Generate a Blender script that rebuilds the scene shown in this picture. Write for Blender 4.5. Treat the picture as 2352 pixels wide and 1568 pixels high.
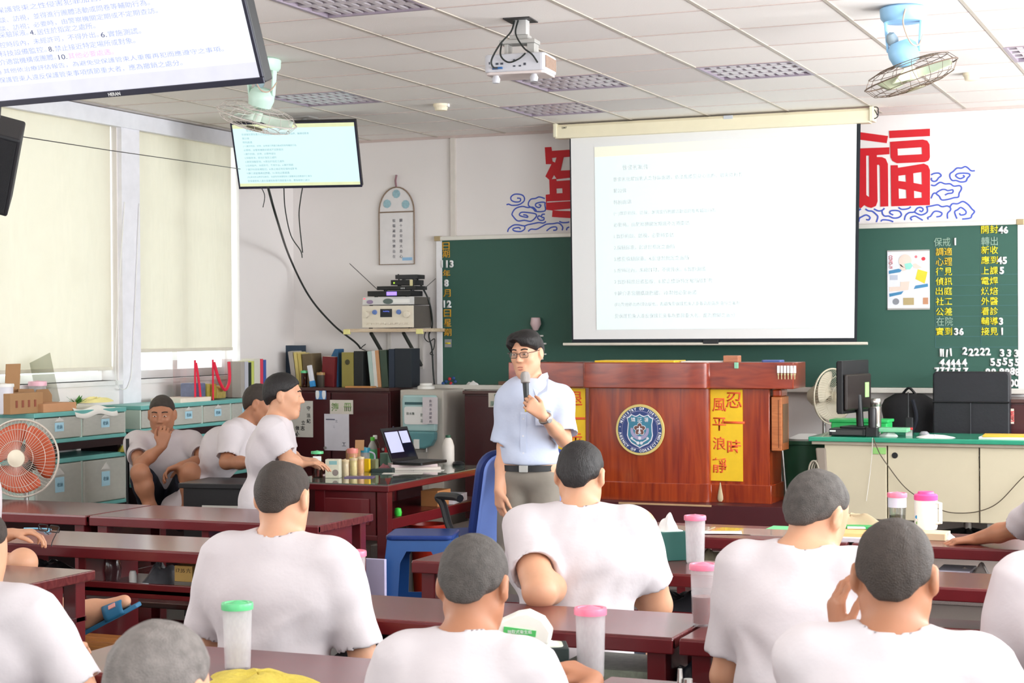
import bpy, bmesh, math, random
import numpy as np
from mathutils import Vector, Matrix, Euler
random.seed(7)
for _o in list(bpy.data.objects): bpy.data.objects.remove(_o)
SC = bpy.context.scene
COL = SC.collection
PI = math.pi
# ------------------------------------------------------------------ camera
CF, CYAW, CPIT, CROL = 4020.069, -0.39711, -0.00646, -0.0062      # focal length in pixels of a 2352 x 1568 frame
CAM = np.array([3.659, -12.910, 1.67])
_f = np.array([math.sin(CYAW)*math.cos(CPIT), math.cos(CYAW)*math.cos(CPIT), math.sin(CPIT)])
_r = np.array([math.cos(CYAW), -math.sin(CYAW), 0.0]); _u = np.cross(_r, _f)
RT = math.cos(CROL)*_r + math.sin(CROL)*_u
UP = -math.sin(CROL)*_r + math.cos(CROL)*_u
FW = _f
cam = bpy.data.cameras.new('camera'); camo = bpy.data.objects.new('camera', cam); COL.objects.link(camo)
cam.sensor_width = 36.0; cam.lens = CF*36.0/2352; cam.clip_start = 0.05; cam.clip_end = 200
camo.matrix_world = Matrix(((RT[0], UP[0], -FW[0], CAM[0]), (RT[1], UP[1], -FW[1], CAM[1]), (RT[2], UP[2], -FW[2], CAM[2]), (0, 0, 0, 1)))
cam.dof.use_dof = True; cam.dof.focus_distance = 8.2; cam.dof.aperture_fstop = 11.0
SC.camera = camo
def at(x, y, X=None, Y=None, Z=None, D=None):
    """world point seen at photo pixel (x, y) on a world plane, or at distance D along the optical axis"""
    d = FW + (x-1176)/CF*RT - (y-784)/CF*UP
    if X is not None: t = (X-CAM[0])/d[0]
    elif Y is not None: t = (Y-CAM[1])/d[1]
    elif Z is not None: t = (Z-CAM[2])/d[2]
    else: t = D
    return CAM + t*d
# ------------------------------------------------------------------ view, world, lights
SC.view_settings.view_transform = 'Standard'; SC.view_settings.look = 'None'
SC.view_settings.exposure = 0.34; SC.view_settings.gamma = 1.0; SC.view_settings.use_curve_mapping = False
SC.cycles.use_denoising = True; SC.cycles.max_bounces = 8; SC.cycles.diffuse_bounces = 5; SC.cycles.transparent_max_bounces = 12
SC.cycles.caustics_reflective = False; SC.cycles.caustics_refractive = False; SC.cycles.sample_clamp_indirect = 6
wd = bpy.data.worlds.new('world'); SC.world = wd; wd.use_nodes = True
wd.node_tree.nodes['Background'].inputs[0].default_value = (0.93, 0.97, 1.0, 1); wd.node_tree.nodes['Background'].inputs[1].default_value = 2.2
CEIL = 3.247; XL, XR, YB = -3.75, 5.4, -15.0
def area(name, loc, rot, sx, sy, power, col=(1, 1, 1)):
    l = bpy.data.lights.new(name, 'AREA'); l.shape = 'RECTANGLE'; l.size = sx; l.size_y = sy; l.energy = power; l.color = col
    o = bpy.data.objects.new(name, l); o.location = loc; o.rotation_euler = rot; COL.objects.link(o); return o
# daylight entering by the windows of the right wall, the rear wall and the left wall
for y, e_ in ((-2.4, 215), (-5.4, 200), (-8.4, 140), (-11.4, 100)): area('daylight_right', (XR-0.03, y, 2.05), (0, PI/2+math.radians(44), 0), 1.9, 2.3, e_, (0.97, 0.98, 1.0))
for x in (-1.6, 1.4, 4.2): area('daylight_rear', (x, YB+0.03, 2.05), (PI/2+math.radians(25), 0, 0), 2.2, 1.8, 26, (1.0, 0.985, 0.97))
for y in (-7.6, -11.0): area('daylight_left', (XL+0.03, y, 2.1), (0, -PI/2, 0), 1.7, 2.3, 50, (0.97, 0.98, 1.0))
for y, w in ((-1.55, 1.4), (-3.75, 2.5)): area('daylight_blind', (XL-0.45, y, 2.2), (0, -PI/2, 0), 2.0, w, 9*w, (1.0, 0.98, 0.95))
# ------------------------------------------------------------------ materials
def lin(c):
    return tuple(((v/255.0)/12.92 if v <= 10.3 else ((v/255.0+0.055)/1.055)**2.4) for v in c)
_mats = {}
def M(name, rgb, rough=0.5, metal=0.0, var=0.06, scale=12.0, bump=0.0, bscale=60.0, trans=0.0, alpha=1.0, emit=0.0, ebase=0.12, spec=0.5, coat=0.0, stretch=None, rgb2=None, sss=0.0, ior=1.45):
    if name in _mats: return _mats[name]
    m = bpy.data.materials.new(name); m.use_nodes = True; nt = m.node_tree; N = nt.nodes; L = nt.links
    b = N['Principled BSDF']; c = lin(rgb)
    tc = N.new('ShaderNodeTexCoord'); mp = N.new('ShaderNodeMapping'); L.new(tc.outputs['Object'], mp.inputs[0])
    if stretch: mp.inputs['Scale'].default_value = stretch
    nz = N.new('ShaderNodeTexNoise'); nz.inputs['Scale'].default_value = scale; nz.inputs['Detail'].default_value = 4
    L.new(mp.outputs[0], nz.inputs['Vector'])
    mx = N.new('ShaderNodeMix'); mx.data_type = 'RGBA'
    c2 = lin(rgb2) if rgb2 else tuple(max(0, v*(1-2*var)) for v in c)
    c1 = c if rgb2 else tuple(min(1, v*(1+var)) for v in c)
    mx.inputs[6].default_value = (*c1, 1); mx.inputs[7].default_value = (*c2, 1)
    L.new(nz.outputs[0], mx.inputs[0]); 
    if emit and ebase < 1:
        dk = N.new('ShaderNodeMix'); dk.data_type = 'RGBA'; dk.blend_type = 'MULTIPLY'; dk.inputs[0].default_value = 1.0; dk.inputs[7].default_value = (ebase, ebase, ebase, 1)
        L.new(mx.outputs[2], dk.inputs[6]); L.new(dk.outputs[2], b.inputs['Base Color'])
    else: L.new(mx.outputs[2], b.inputs['Base Color'])
    b.inputs['Roughness'].default_value = rough; b.inputs['Metallic'].default_value = metal; b.inputs['Specular IOR Level'].default_value = spec
    b.inputs['Coat Weight'].default_value = coat; b.inputs['Transmission Weight'].default_value = trans; b.inputs['Alpha'].default_value = alpha; b.inputs['IOR'].default_value = ior
    if sss: b.inputs['Subsurface Weight'].default_value = sss; b.inputs['Subsurface Radius'].default_value = (0.012, 0.005, 0.003)
    if emit: L.new(mx.outputs[2], b.inputs['Emission Color']); b.inputs['Emission Strength'].default_value = emit
    if bump:
        n2 = N.new('ShaderNodeTexNoise'); n2.inputs['Scale'].default_value = bscale; n2.inputs['Detail'].default_value = 3
        L.new(mp.outputs[0], n2.inputs['Vector'])
        bp = N.new('ShaderNodeBump'); bp.inputs['Strength'].default_value = bump; bp.inputs['Distance'].default_value = 0.01
        L.new(n2.outputs[0], bp.inputs['Height']); L.new(bp.outputs[0], b.inputs['Normal'])
    _mats[name] = m; return m
def Mglass(name, rgb, tint=0.85, gloss=0.08, rough=0.05):
    """thin clear sheet: mostly transparent with a faint gloss"""
    if name in _mats: return _mats[name]
    m = bpy.data.materials.new(name); m.use_nodes = True; nt = m.node_tree; N = nt.nodes; L = nt.links
    N.remove(N['Principled BSDF']); out = N['Material Output']
    t = N.new('ShaderNodeBsdfTransparent'); t.inputs[0].default_value = (*lin(rgb), 1)
    g = N.new('ShaderNodeBsdfGlossy'); g.inputs['Roughness'].default_value = rough
    mx = N.new('ShaderNodeMixShader'); mx.inputs[0].default_value = gloss
    L.new(t.outputs[0], mx.inputs[1]); L.new(g.outputs[0], mx.inputs[2]); L.new(mx.outputs[0], out.inputs[0])
    _mats[name] = m; return m
def Mfrost(name, rgb, opac=0.5, rough=0.4):
    """milky translucent plastic: diffuse + translucent over transparent"""
    if name in _mats: return _mats[name]
    m = bpy.data.materials.new(name); m.use_nodes = True; nt = m.node_tree; N = nt.nodes; L = nt.links
    b = N['Principled BSDF']; b.inputs['Base Color'].default_value = (*lin(rgb), 1); b.inputs['Roughness'].default_value = rough
    out = N['Material Output']
    nz = N.new('ShaderNodeTexNoise'); nz.inputs['Scale'].default_value = 9
    mr = N.new('ShaderNodeMapRange'); mr.inputs['To Min'].default_value = opac-0.06; mr.inputs['To Max'].default_value = opac+0.06; L.new(nz.outputs[0], mr.inputs[0])
    tl = N.new('ShaderNodeBsdfTranslucent'); tl.inputs[0].default_value = (*lin(rgb), 1)
    m1 = N.new('ShaderNodeMixShader'); m1.inputs[0].default_value = 0.45; L.new(b.outputs[0], m1.inputs[1]); L.new(tl.outputs[0], m1.inputs[2])
    t = N.new('ShaderNodeBsdfTransparent'); m2 = N.new('ShaderNodeMixShader')
    L.new(mr.outputs[0], m2.inputs[0]); L.new(t.outputs[0], m2.inputs[1]); L.new(m1.outputs[0], m2.inputs[2]); L.new(m2.outputs[0], out.inputs[0])
    _mats[name] = m; return m
def Mwood(name, rgb, rgb2, rough=0.3, scale=3.0, stretch=(1, 8, 8), coat=0.3, dist=2.0):
    if name in _mats: return _mats[name]
    m = bpy.data.materials.new(name); m.use_nodes = True; nt = m.node_tree; N = nt.nodes; L = nt.links; b = N['Principled BSDF']
    tc = N.new('ShaderNodeTexCoord'); mp = N.new('ShaderNodeMapping'); mp.inputs['Scale'].default_value = stretch; L.new(tc.outputs['Object'], mp.inputs[0])
    nz = N.new('ShaderNodeTexNoise'); nz.inputs['Scale'].default_value = scale; nz.inputs['Detail'].default_value = 8; nz.inputs['Distortion'].default_value = dist
    L.new(mp.outputs[0], nz.inputs['Vector'])
    cr = N.new('ShaderNodeValToRGB'); cr.color_ramp.elements[0].color = (*lin(rgb), 1); cr.color_ramp.elements[1].color = (*lin(rgb2), 1)
    cr.color_ramp.elements[0].position = 0.35; cr.color_ramp.elements[1].position = 0.7
    L.new(nz.outputs[0], cr.inputs[0]); L.new(cr.outputs[0], b.inputs['Base Color'])
    b.inputs['Roughness'].default_value = rough; b.inputs['Coat Weight'].default_value = coat; b.inputs['Coat Roughness'].default_value = 0.12
    _mats[name] = m; return m
# ------------------------------------------------------------------ mesh helpers
class MB:
    def __init__(s): s.v = []; s.f = []; s.mi = []; s.cur = 0
    def add(s, vs, fs):
        n = len(s.v); s.v += [tuple(map(float, v)) for v in vs]
        for f in fs: s.f.append([i+n for i in f]); s.mi.append(s.cur)
        return s
    def mat(s, i): s.cur = i; return s
    def box(s, x0, x1, y0, y1, z0, z1):
        vs = [(x, y, z) for z in (z0, z1) for y in (y0, y1) for x in (x0, x1)]
        return s.add(vs, [(0, 2, 3, 1), (4, 5, 7, 6), (0, 1, 5, 4), (2, 6, 7, 3), (0, 4, 6, 2), (1, 3, 7, 5)])
    def cbox(s, c, sz, R=None):
        h = np.array(sz)/2; vs = []
        for z in (-1, 1):
            for y in (-1, 1):
                for x in (-1, 1):
                    p = h*np.array([x, y, z]); p = (np.array(R) @ p if R is not None else p)+np.array(c); vs.append(p)
        return s.add(vs, [(0, 2, 3, 1), (4, 5, 7, 6), (0, 1, 5, 4), (2, 6, 7, 3), (0, 4, 6, 2), (1, 3, 7, 5)])
    def lathe(s, prof, c=(0, 0, 0), n=24, R=None, sx=1, sy=1):
        """profile of (r, z) from bottom to top, spun round local z"""
        vs = []; fs = []
        for (r, z) in prof:
            for k in range(n):
                a = 2*PI*k/n; p = np.array([r*math.cos(a)*sx, r*math.sin(a)*sy, z]); p = (np.array(R) @ p if R is not None else p)+np.array(c); vs.append(p)
        m = len(prof)
        for i in range(m-1):
            for k in range(n): fs.append((i*n+k, i*n+(k+1) % n, (i+1)*n+(k+1) % n, (i+1)*n+k))
        if prof[0][0] > 1e-6: fs.append(tuple(range(n-1, -1, -1)))
        if prof[-1][0] > 1e-6: fs.append(tuple((m-1)*n+k for k in range(n)))
        return s.add(vs, fs)
    def cyl(s, p0, p1, r0, r1=None, n=16):
        r1 = r0 if r1 is None else r1; return s.tube([p0, p1], [r0, r1], n)
    def tube(s, pts, r, n=8, closed=False):
        P = [np.array(p, float) for p in pts]; m = len(P); rr = r if isinstance(r, (list, tuple)) else [r]*m
        vs = []; fs = []; prev = None
        for i in range(m):
            a = P[(i-1) % m] if (closed or i > 0) else P[i]; b = P[(i+1) % m] if (closed or i < m-1) else P[i]
            t = b-a; t = t/(np.linalg.norm(t)+1e-12)
            if prev is None:
                q = np.array([0, 0, 1.0]) if abs(t[2]) < 0.9 else np.array([1.0, 0, 0]); u = np.cross(t, q)
            else: u = prev-t*np.dot(prev, t)
            u = u/(np.linalg.norm(u)+1e-12); w = np.cross(t, u); prev = u
            for k in range(n):
                an = 2*PI*k/n; vs.append(P[i]+rr[i]*(math.cos(an)*u+math.sin(an)*w))
        for i in range(m if closed else m-1):
            j = (i+1) % m
            for k in range(n): fs.append((i*n+k, i*n+(k+1) % n, j*n+(k+1) % n, j*n+k))
        if not closed: fs.append(tuple(range(n-1, -1, -1))); fs.append(tuple((m-1)*n+k for k in range(n)))
        return s.add(vs, fs)
    def prism(s, poly, h, f):
        """poly 2D -> f(u, v, w) for w in (0, h)"""
        n = len(poly); vs = [f(u, v, 0) for u, v in poly]+[f(u, v, h) for u, v in poly]
        fs = [tuple(range(n-1, -1, -1)), tuple(range(n, 2*n))]+[(k, (k+1) % n, n+(k+1) % n, n+k) for k in range(n)]
        return s.add(vs, fs)
    def prismz(s, poly, z0, z1): return s.prism(poly, 1, lambda u, v, w: (u, v, z0 if w == 0 else z1))
    def grid(s, f, nu, nv):
        vs = [f(i/nu, j/nv) for j in range(nv+1) for i in range(nu+1)]; w = nu+1
        return s.add(vs, [(j*w+i, j*w+i+1, (j+1)*w+i+1, (j+1)*w+i) for j in range(nv) for i in range(nu)])
    def shift(s, d): s.v = [(a+d[0], b+d[1], c+d[2]) for a, b, c in s.v]; return s
    def build(s, name, mats, parent=None, smooth=False, bevel=0.0, off=None, solid=0.0, fix=True):
        me = bpy.data.meshes.new(name)
        o3 = (0, 0, 0)
        if off is not None: o3 = off
        me.from_pydata([(a-o3[0], b-o3[1], c-o3[2]) for a, b, c in s.v], [], s.f)
        mats = mats if isinstance(mats, (list, tuple)) else [mats]
        for m in mats: me.materials.append(m)
        if len(mats) > 1:
            for p, i in zip(me.polygons, s.mi): p.material_index = i
        if fix:
            bm = bmesh.new(); bm.from_mesh(me); bmesh.ops.recalc_face_normals(bm, faces=bm.faces); bm.to_mesh(me); bm.free()
        if smooth:
            for p in me.polygons: p.use_smooth = True
            me.set_sharp_from_angle(angle=math.radians(38))
        o = bpy.data.objects.new(name, me); COL.objects.link(o)
        if parent is not None: o.parent = parent
        if solid:
            q = o.modifiers.new('solid', 'SOLIDIFY'); q.thickness = solid; q.offset = 0
        if bevel:
            q = o.modifiers.new('bevel', 'BEVEL'); q.width = bevel; q.segments = 2; q.limit_method = 'ANGLE'; q.angle_limit = math.radians(40)
        return o
def tag(o, label, cat, group=None, kind=None):
    o['label'] = label; o['category'] = cat
    if group: o['group'] = group
    if kind: o['kind'] = kind
    return o
def thing(name, label, cat, loc=(0, 0, 0), rz=0.0, group=None):
    o = bpy.data.objects.new(name, None); o.empty_display_size = 0.05; COL.objects.link(o)
    o.location = tuple(map(float, loc)); o.rotation_euler = (0, 0, rz)
    return tag(o, label, cat, group)
def struct(o): o['kind'] = 'structure'; return o
def dup(root, loc, rz=None, label=None, group=None):
    r = root.copy(); COL.objects.link(r); r.location = tuple(map(float, loc))
    if rz is not None: r.rotation_euler = (0, 0, rz)
    if label: r['label'] = label
    if group: r['group'] = group
    for ch in list(root.children):
        c = ch.copy(); COL.objects.link(c); c.parent = r
        for g in list(ch.children):
            d = g.copy(); COL.objects.link(d); d.parent = c
    return r
_VF = None
def text_mesh(body, size=1.0, bold=0.0, extr=0.0, align='CENTER', spacing=1.0):
    """a mesh of lettering in the local xy plane, centred on the glyph box, height about size"""
    c = bpy.data.curves.new('txt', 'FONT'); c.body = body; c.size = size; c.align_x = align; c.offset = bold; c.extrude = extr; c.space_character = spacing; c.resolution_u = 3
    o = bpy.data.objects.new('txt', c); COL.objects.link(o); bpy.context.view_layer.update()
    me = bpy.data.meshes.new_from_object(o.evaluated_get(bpy.context.evaluated_depsgraph_get()))
    bpy.data.objects.remove(o); bpy.data.curves.remove(c); return me
def text(name, body, center, height, mat, parent=None, bold=0.0, extr=0.0008, R=None, width=None, align='CENTER', spin=0.0):
    """lettering whose glyph box is centred (or left-aligned) at center, of given height; default faces -Y (R columns: right, up, out)"""
    me = text_mesh(body, 1.0, min(bold, 0.010) if any(ord(q_) > 0x2000 for q_ in body) else bold, 0.0)
    v = np.array([q.co[:] for q in me.vertices])
    if len(v) == 0: return None
    lo, hi = v.min(0), v.max(0); s = height/max(1e-6, hi[1]-lo[1]); sx = s if width is None else width/max(1e-6, hi[0]-lo[0])
    cx = (lo[0]+hi[0])/2 if align == 'CENTER' else lo[0]
    x = (v[:, 0]-cx)*sx; y = (v[:, 1]-(lo[1]+hi[1])/2)*s
    if spin: x, y = x*math.cos(spin)-y*math.sin(spin), x*math.sin(spin)+y*math.cos(spin)
    R = np.array([[1, 0, 0], [0, 0, -1], [0, 1, 0]], float) if R is None else np.array(R, float)   # columns right, up, out
    P = np.array(center)[None]+x[:, None]*R[:, 0]+y[:, None]*R[:, 1]+extr*R[:, 2][None]
    for q, p in zip(me.vertices, P): q.co = p
    me.name = name; me.materials.clear(); me.materials.append(mat)
    o = bpy.data.objects.new(name, me); COL.objects.link(o)
    if extr:
        q = o.modifiers.new('solid', 'SOLIDIFY'); q.thickness = extr; q.offset = 0
    if parent is not None: o.parent = parent
    return o
def shape2d(name, loops, f, mat, parent=None, thick=0.0015):
    """filled outline with holes; f maps (u, v) to a world point; loops: first outer, others holes or more outers (even-odd)"""
    c = bpy.data.curves.new(name, 'CURVE'); c.dimensions = '2D'; c.fill_mode = 'BOTH'
    for lp in loops:
        s = c.splines.new('POLY'); s.points.add(len(lp)-1); s.use_cyclic_u = True
        for p, (u, v) in zip(s.points, lp): p.co = (u, v, 0, 1)
    o = bpy.data.objects.new(name, c); COL.objects.link(o); bpy.context.view_layer.update()
    me = bpy.data.meshes.new_from_object(o.evaluated_get(bpy.context.evaluated_depsgraph_get()))
    bpy.data.objects.remove(o); bpy.data.curves.remove(c)
    for q in me.vertices: q.co = tuple(f(q.co.x, q.co.y))
    me.name = name; me.materials.clear(); me.materials.append(mat)
    o = bpy.data.objects.new(name, me); COL.objects.link(o)
    if thick:
        q = o.modifiers.new('solid', 'SOLIDIFY'); q.thickness = thick; q.offset = 0
    if parent is not None: o.parent = parent
    return o
def rrect(x0, x1, y0, y1, r, n=4):
    out = []
    for cx, cy, a0 in ((x1-r, y0+r, -PI/2), (x1-r, y1-r, 0), (x0+r, y1-r, PI/2), (x0+r, y0+r, PI)):
        for k in range(n+1): a = a0+PI/2*k/n; out.append((cx+r*math.cos(a), cy+r*math.sin(a)))
    return out
def spl(pts, n=6):
    """Catmull-Rom through points"""
    P = [np.array(p, float) for p in pts]; out = []
    for i in range(len(P)-1):
        a = P[max(i-1, 0)]; b = P[i]; c = P[i+1]; d = P[min(i+2, len(P)-1)]
        for k in range(n):
            t = k/n; out.append(0.5*((2*b)+(-a+c)*t+(2*a-5*b+4*c-d)*t*t+(-a+3*b-3*c+d)*t**3))
    return out+[P[-1]]
def Rz(a): c, s = math.cos(a), math.sin(a); return np.array([[c, -s, 0], [s, c, 0], [0, 0, 1.0]])
def Rx(a): c, s = math.cos(a), math.sin(a); return np.array([[1.0, 0, 0], [0, c, -s], [0, s, c]])
def Ry(a): c, s = math.cos(a), math.sin(a); return np.array([[c, 0, s], [0, 1.0, 0], [-s, 0, c]])
# ------------------------------------------------------------------ palette
MAROON = M('maroon_paint', (104, 26, 32), 0.3, var=0.12, scale=6, coat=0.35)
MAROON_TOP = Mwood('maroon_tabletop', (112, 50, 50), (82, 30, 34), 0.20, 2.5, (1, 10, 4), 0.0)
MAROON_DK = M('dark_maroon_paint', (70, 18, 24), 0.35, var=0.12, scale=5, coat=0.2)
WALLP = M('white_wall_paint', (236, 230, 228), 0.75, var=0.02, scale=2.5, bump=0.04, bscale=90)
CEILP = M('ceiling_tile_board', (240, 234, 228), 0.85, var=0.015, scale=30, bump=0.05, bscale=200)
BLACK = M('black_plastic', (24, 24, 27), 0.4, var=0.1)
DKGREY = M('dark_grey_plastic', (62, 60, 60), 0.45, var=0.08)
WHITE = M('white_plastic', (240, 238, 234), 0.4, var=0.02)
CREAM = M('cream_enamel', (238, 229, 200), 0.4, var=0.03)
METAL = M('brushed_metal', (196, 194, 190), 0.3, metal=0.9, var=0.06)
GREYM = M('grey_paint', (176, 172, 168), 0.5, var=0.05)
PAPER = M('white_paper', (240, 238, 236), 0.8, var=0.02)
INK = M('black_ink', (40, 38, 40), 0.7)
YELLOWL = M('yellow_lettering', (238, 216, 40), 0.5)
GOLDL = M('gold_lettering', (214, 160, 44), 0.5)
CHALK = M('chalk_white', (150, 176, 158), 0.9)
WHITEL = M('white_lettering', (244, 244, 244), 0.5)
REDL = M('red_mural_paint', (206, 26, 38), 0.6, var=0.05)
BLUEL = M('blue_mural_paint', (70, 92, 190), 0.6, var=0.06)
BOARDG = M('green_chalkboard', (52, 92, 80), 0.6, var=0.07, scale=2.2, bump=0.02)
ALU = M('pale_aluminium', (226, 222, 214), 0.4, metal=0.15, var=0.03)
SKIN = M('skin', (214, 160, 128), 0.5, var=0.06, scale=14, sss=0.12)
SKIN_D = M('tanned_skin', (178, 122, 92), 0.5, var=0.07, scale=14, sss=0.1)
TEAL = M('teal_plastic', (112, 180, 174), 0.4, var=0.05)
CARD = M('brown_cardboard', (176, 134, 94), 0.8, var=0.06, scale=10)
PINKLID = M('pink_plastic_lid', (244, 130, 160), 0.3, var=0.03)
GREENLID = M('green_plastic_lid', (100, 204, 138), 0.3, var=0.03)
FROST = Mfrost('frosted_clear_plastic', (234, 232, 234), 0.40)
GLASS = Mglass('window_glass', (245, 250, 250), gloss=0.05)
CLEAR = Mglass('clear_plastic', (236, 238, 238), gloss=0.12)
BLUEP = M('blue_plastic', (44, 92, 160), 0.35, var=0.06)
CABLE = M('black_cable', (34, 38, 36), 0.5)
# ------------------------------------------------------------------ room shell
fl = MB().box(XL, XR, YB, 0, -0.1, 0).build('floor', M('terrazzo_floor', (98, 90, 86), 0.4, var=0.15, scale=90, rgb2=(66, 58, 56), coat=0.1)); struct(fl)
struct(MB().box(XL-0.2, XR+0.2, 0, 0.2, 0, CEIL+0.3).build('wall_front', WALLP))
def wall_with_holes(name, axis, pos, thick, lo, hi, holes, mat):
    """axis 'x': wall in plane x = pos running along y; holes (a0, a1, z0, z1)"""
    m = MB(); cuts = sorted({lo, hi, *[h[0] for h in holes], *[h[1] for h in holes]})
    for a, b in zip(cuts, cuts[1:]):
        hz = [(h[2], h[3]) for h in holes if h[0] <= a+1e-6 and h[1] >= b-1e-6]
        spans = [(0, CEIL+0.3)] if not hz else [(0, hz[0][0]), (hz[0][1], CEIL+0.3)]
        for z0, z1 in spans:
            if axis == 'x': m.box(min(pos, pos+thick), max(pos, pos+thick), a, b, z0, z1)
            else: m.box(a, b, min(pos, pos+thick), max(pos, pos+thick), z0, z1)
    return struct(m.build(name, mat))
WL = [(-2.26, -0.86, 1.33, 3.2), (-5.2, -2.5, 1.33, 3.2), (-9.0, -6.2, 1.33, 3.2), (-12.4, -9.6, 1.33, 3.2)]
wall_with_holes('wall_left', 'x', XL, -0.22, YB, 0, WL, WALLP)
WR = [(y-1.25, y+1.25, 1.0, 3.0) for y in (-2.4, -5.4, -8.4, -11.4)]
wall_with_holes('wall_right', 'x', XR, 0.22, YB, 0, WR, WALLP)
WBk = [(x-1.2, x+1.2, 1.0, 3.0) for x in (-1.6, 1.4, 4.1)]
wall_with_holes('wall_rear', 'y', YB, -0.2, XL, XR, WBk, WALLP)
struct(MB().box(XL-0.22, XR+0.22, YB-0.2, 0.2, CEIL+0.16, CEIL+0.24).build('ceiling_slab', CEILP))
# suspended ceiling: 60 cm boards laid in a T-bar grid, a few boards yellowed or replaced
lights = [(0.6, -2.744), (-0.6, -2.744), (-2.4, -2.744), (-0.6, -5.744), (2.4, -2.744), (-1.2, -1.544), (2.4, -5.744), (3.6, -8.744), (1.2, -8.744)]
ctm = bpy.data.materials.new('ceiling_boards'); ctm.use_nodes = True
def _ct():
    nt = ctm.node_tree; N = nt.nodes; L = nt.links; b = N['Principled BSDF']
    tc = N.new('ShaderNodeTexCoord'); sn = N.new('ShaderNodeVectorMath'); sn.operation = 'SNAP'; sn.inputs[1].default_value = (0.6, 0.6, 5)
    ad = N.new('ShaderNodeVectorMath'); ad.operation = 'ADD'; ad.inputs[1].default_value = (12.0, 16.544, 1.0); L.new(tc.outputs['Object'], ad.inputs[0]); L.new(ad.outputs[0], sn.inputs[0])
    wn = N.new('ShaderNodeTexWhiteNoise'); L.new(sn.outputs[0], wn.inputs['Vector'])
    cr = N.new('ShaderNodeValToRGB'); e = cr.color_ramp.elements
    e[0].position = 0.0; e[0].color = (*lin((214, 206, 204)), 1); e[1].position = 0.16; e[1].color = (*lin((240, 234, 229)), 1)
    L.new(wn.outputs['Value'], cr.inputs[0])
    nz = N.new('ShaderNodeTexNoise'); nz.inputs['Scale'].default_value = 140; L.new(tc.outputs['Object'], nz.inputs['Vector'])
    bp = N.new('ShaderNodeBump'); bp.inputs['Strength'].default_value = 0.15; bp.inputs['Distance'].default_value = 0.004; L.new(nz.outputs[0], bp.inputs['Height']); L.new(bp.outputs[0], b.inputs['Normal'])
    L.new(cr.outputs[0], b.inputs['Base Color']); b.inputs['Roughness'].default_value = 0.85
_ct()
cm = MB(); gm = MB()
xs = [XL]+[0.6*k for k in range(-6, 9)]+[XR]; ys = [YB]+[-4.544+0.6*r for r in range(-17, 8)]+[0.0]
for a, b in zip(xs, xs[1:]):
    for c, d in zip(ys, ys[1:]):
        if any(abs(a-lx) < 0.01 and abs(c-ly) < 0.01 for lx, ly in lights): continue
        cm.add([(a, c, CEIL), (b, c, CEIL), (b, d, CEIL), (a, d, CEIL)], [(0, 3, 2, 1)])
ceil = struct(cm.build('ceiling', ctm, fix=False))
for x in xs[1:-1]: gm.box(x-0.010, x+0.010, YB, 0, CEIL-0.005, CEIL+0.012)
gm.build('ceiling_grid', M('ceiling_grid_paint', (188, 178, 166), 0.5), ceil)
gm = MB()
for y in ys[1:-1]: gm.box(XL, XR, y-0.006, y+0.006, CEIL-0.003, CEIL+0.012)
gm.box(XL, XR, -0.02, 0, CEIL-0.02, CEIL+0.005)
gm.build('ceiling_cross_tees', M('ceiling_tee_paint', (206, 188, 182), 0.5), ceil)
# troffers with parabolic louvres
LOUV = M('louvre_aluminium', (216, 206, 212), 0.35, metal=0.25, var=0.05)
def troffer():
    t = thing('louvre_light', 'square louvred ceiling light above the projection screen, left of the screen case end', 'ceiling light', (0, 0, CEIL))
    m = MB().box(0.0, 0.6, 0.0, 0.6, 0.10, 0.11)
    for a in ((0.0, 0.02, 0, 0.6), (0.58, 0.6, 0, 0.6), (0.02, 0.58, 0, 0.02), (0.02, 0.58, 0.58, 0.6)): m.box(a[0], a[1], a[2], a[3], -0.006, 0.10)
    m.build('housing', M('troffer_housing', (160, 146, 160), 0.4), t)
    m = MB()
    for k in range(1, 9):      # cross blades, V section
        x = 0.02+0.56*k/9
        m.prism([(x-0.016, 0.002), (x+0.016, 0.002), (x, 0.055)], 0.56, lambda u, v, w: (u, 0.02+w, v))
    for k in range(1, 4):
        y = 0.02+0.56*k/4
        m.prism([(y-0.022, 0.0), (y+0.022, 0.0), (y, 0.065)], 0.56, lambda u, v, w: (0.02+w, u, v))
    m.build('louvre', LOUV, t)
    for k in range(4):
        y = 0.02+0.56*(k+0.5)/4
        MB().cyl((0.03, y, 0.082), (0.57, y, 0.082), 0.008, n=10).build('lamp_tube', M('lamp_tube_glass', (236, 236, 236), 0.3), t, smooth=True)
    return t
tr = troffer(); tlab = {0: 'square louvred ceiling light right of the projector, above the screen', 1: 'square louvred ceiling light just behind the projector', 2: 'square louvred ceiling light beside the mint ceiling fan', 3: 'large near louvred ceiling light at the top edge beside the big television',
    4: 'square louvred ceiling light at the right edge beyond the blue fan', 5: 'louvred ceiling light half hidden behind the screen case'}
for i, (x, y) in enumerate(lights[:6]):
    if i == 0: tr.location = (x, y, CEIL); tr['label'] = tlab[0]; tr['group'] = 'louvred ceiling lights'
    else: dup(tr, (x, y, CEIL), label=tlab[i])
for (x, y) in lights[6:]:
    cb = MB().box(x, x+0.6, y, y+0.6, CEIL, CEIL+0.015).build('ceiling_board', CEILP, ceil)
# front wall conduit and corner pier
struct(MB().box(-2.275, -2.235, -0.03, 0, 2.42, CEIL-0.02).build('trim_1', M('conduit_paint', (222, 214, 206), 0.5)))
struct(MB().box(XL, XR, -0.012, 0, 0.0, 0.1).build('baseboard_front', GREYM))
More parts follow.
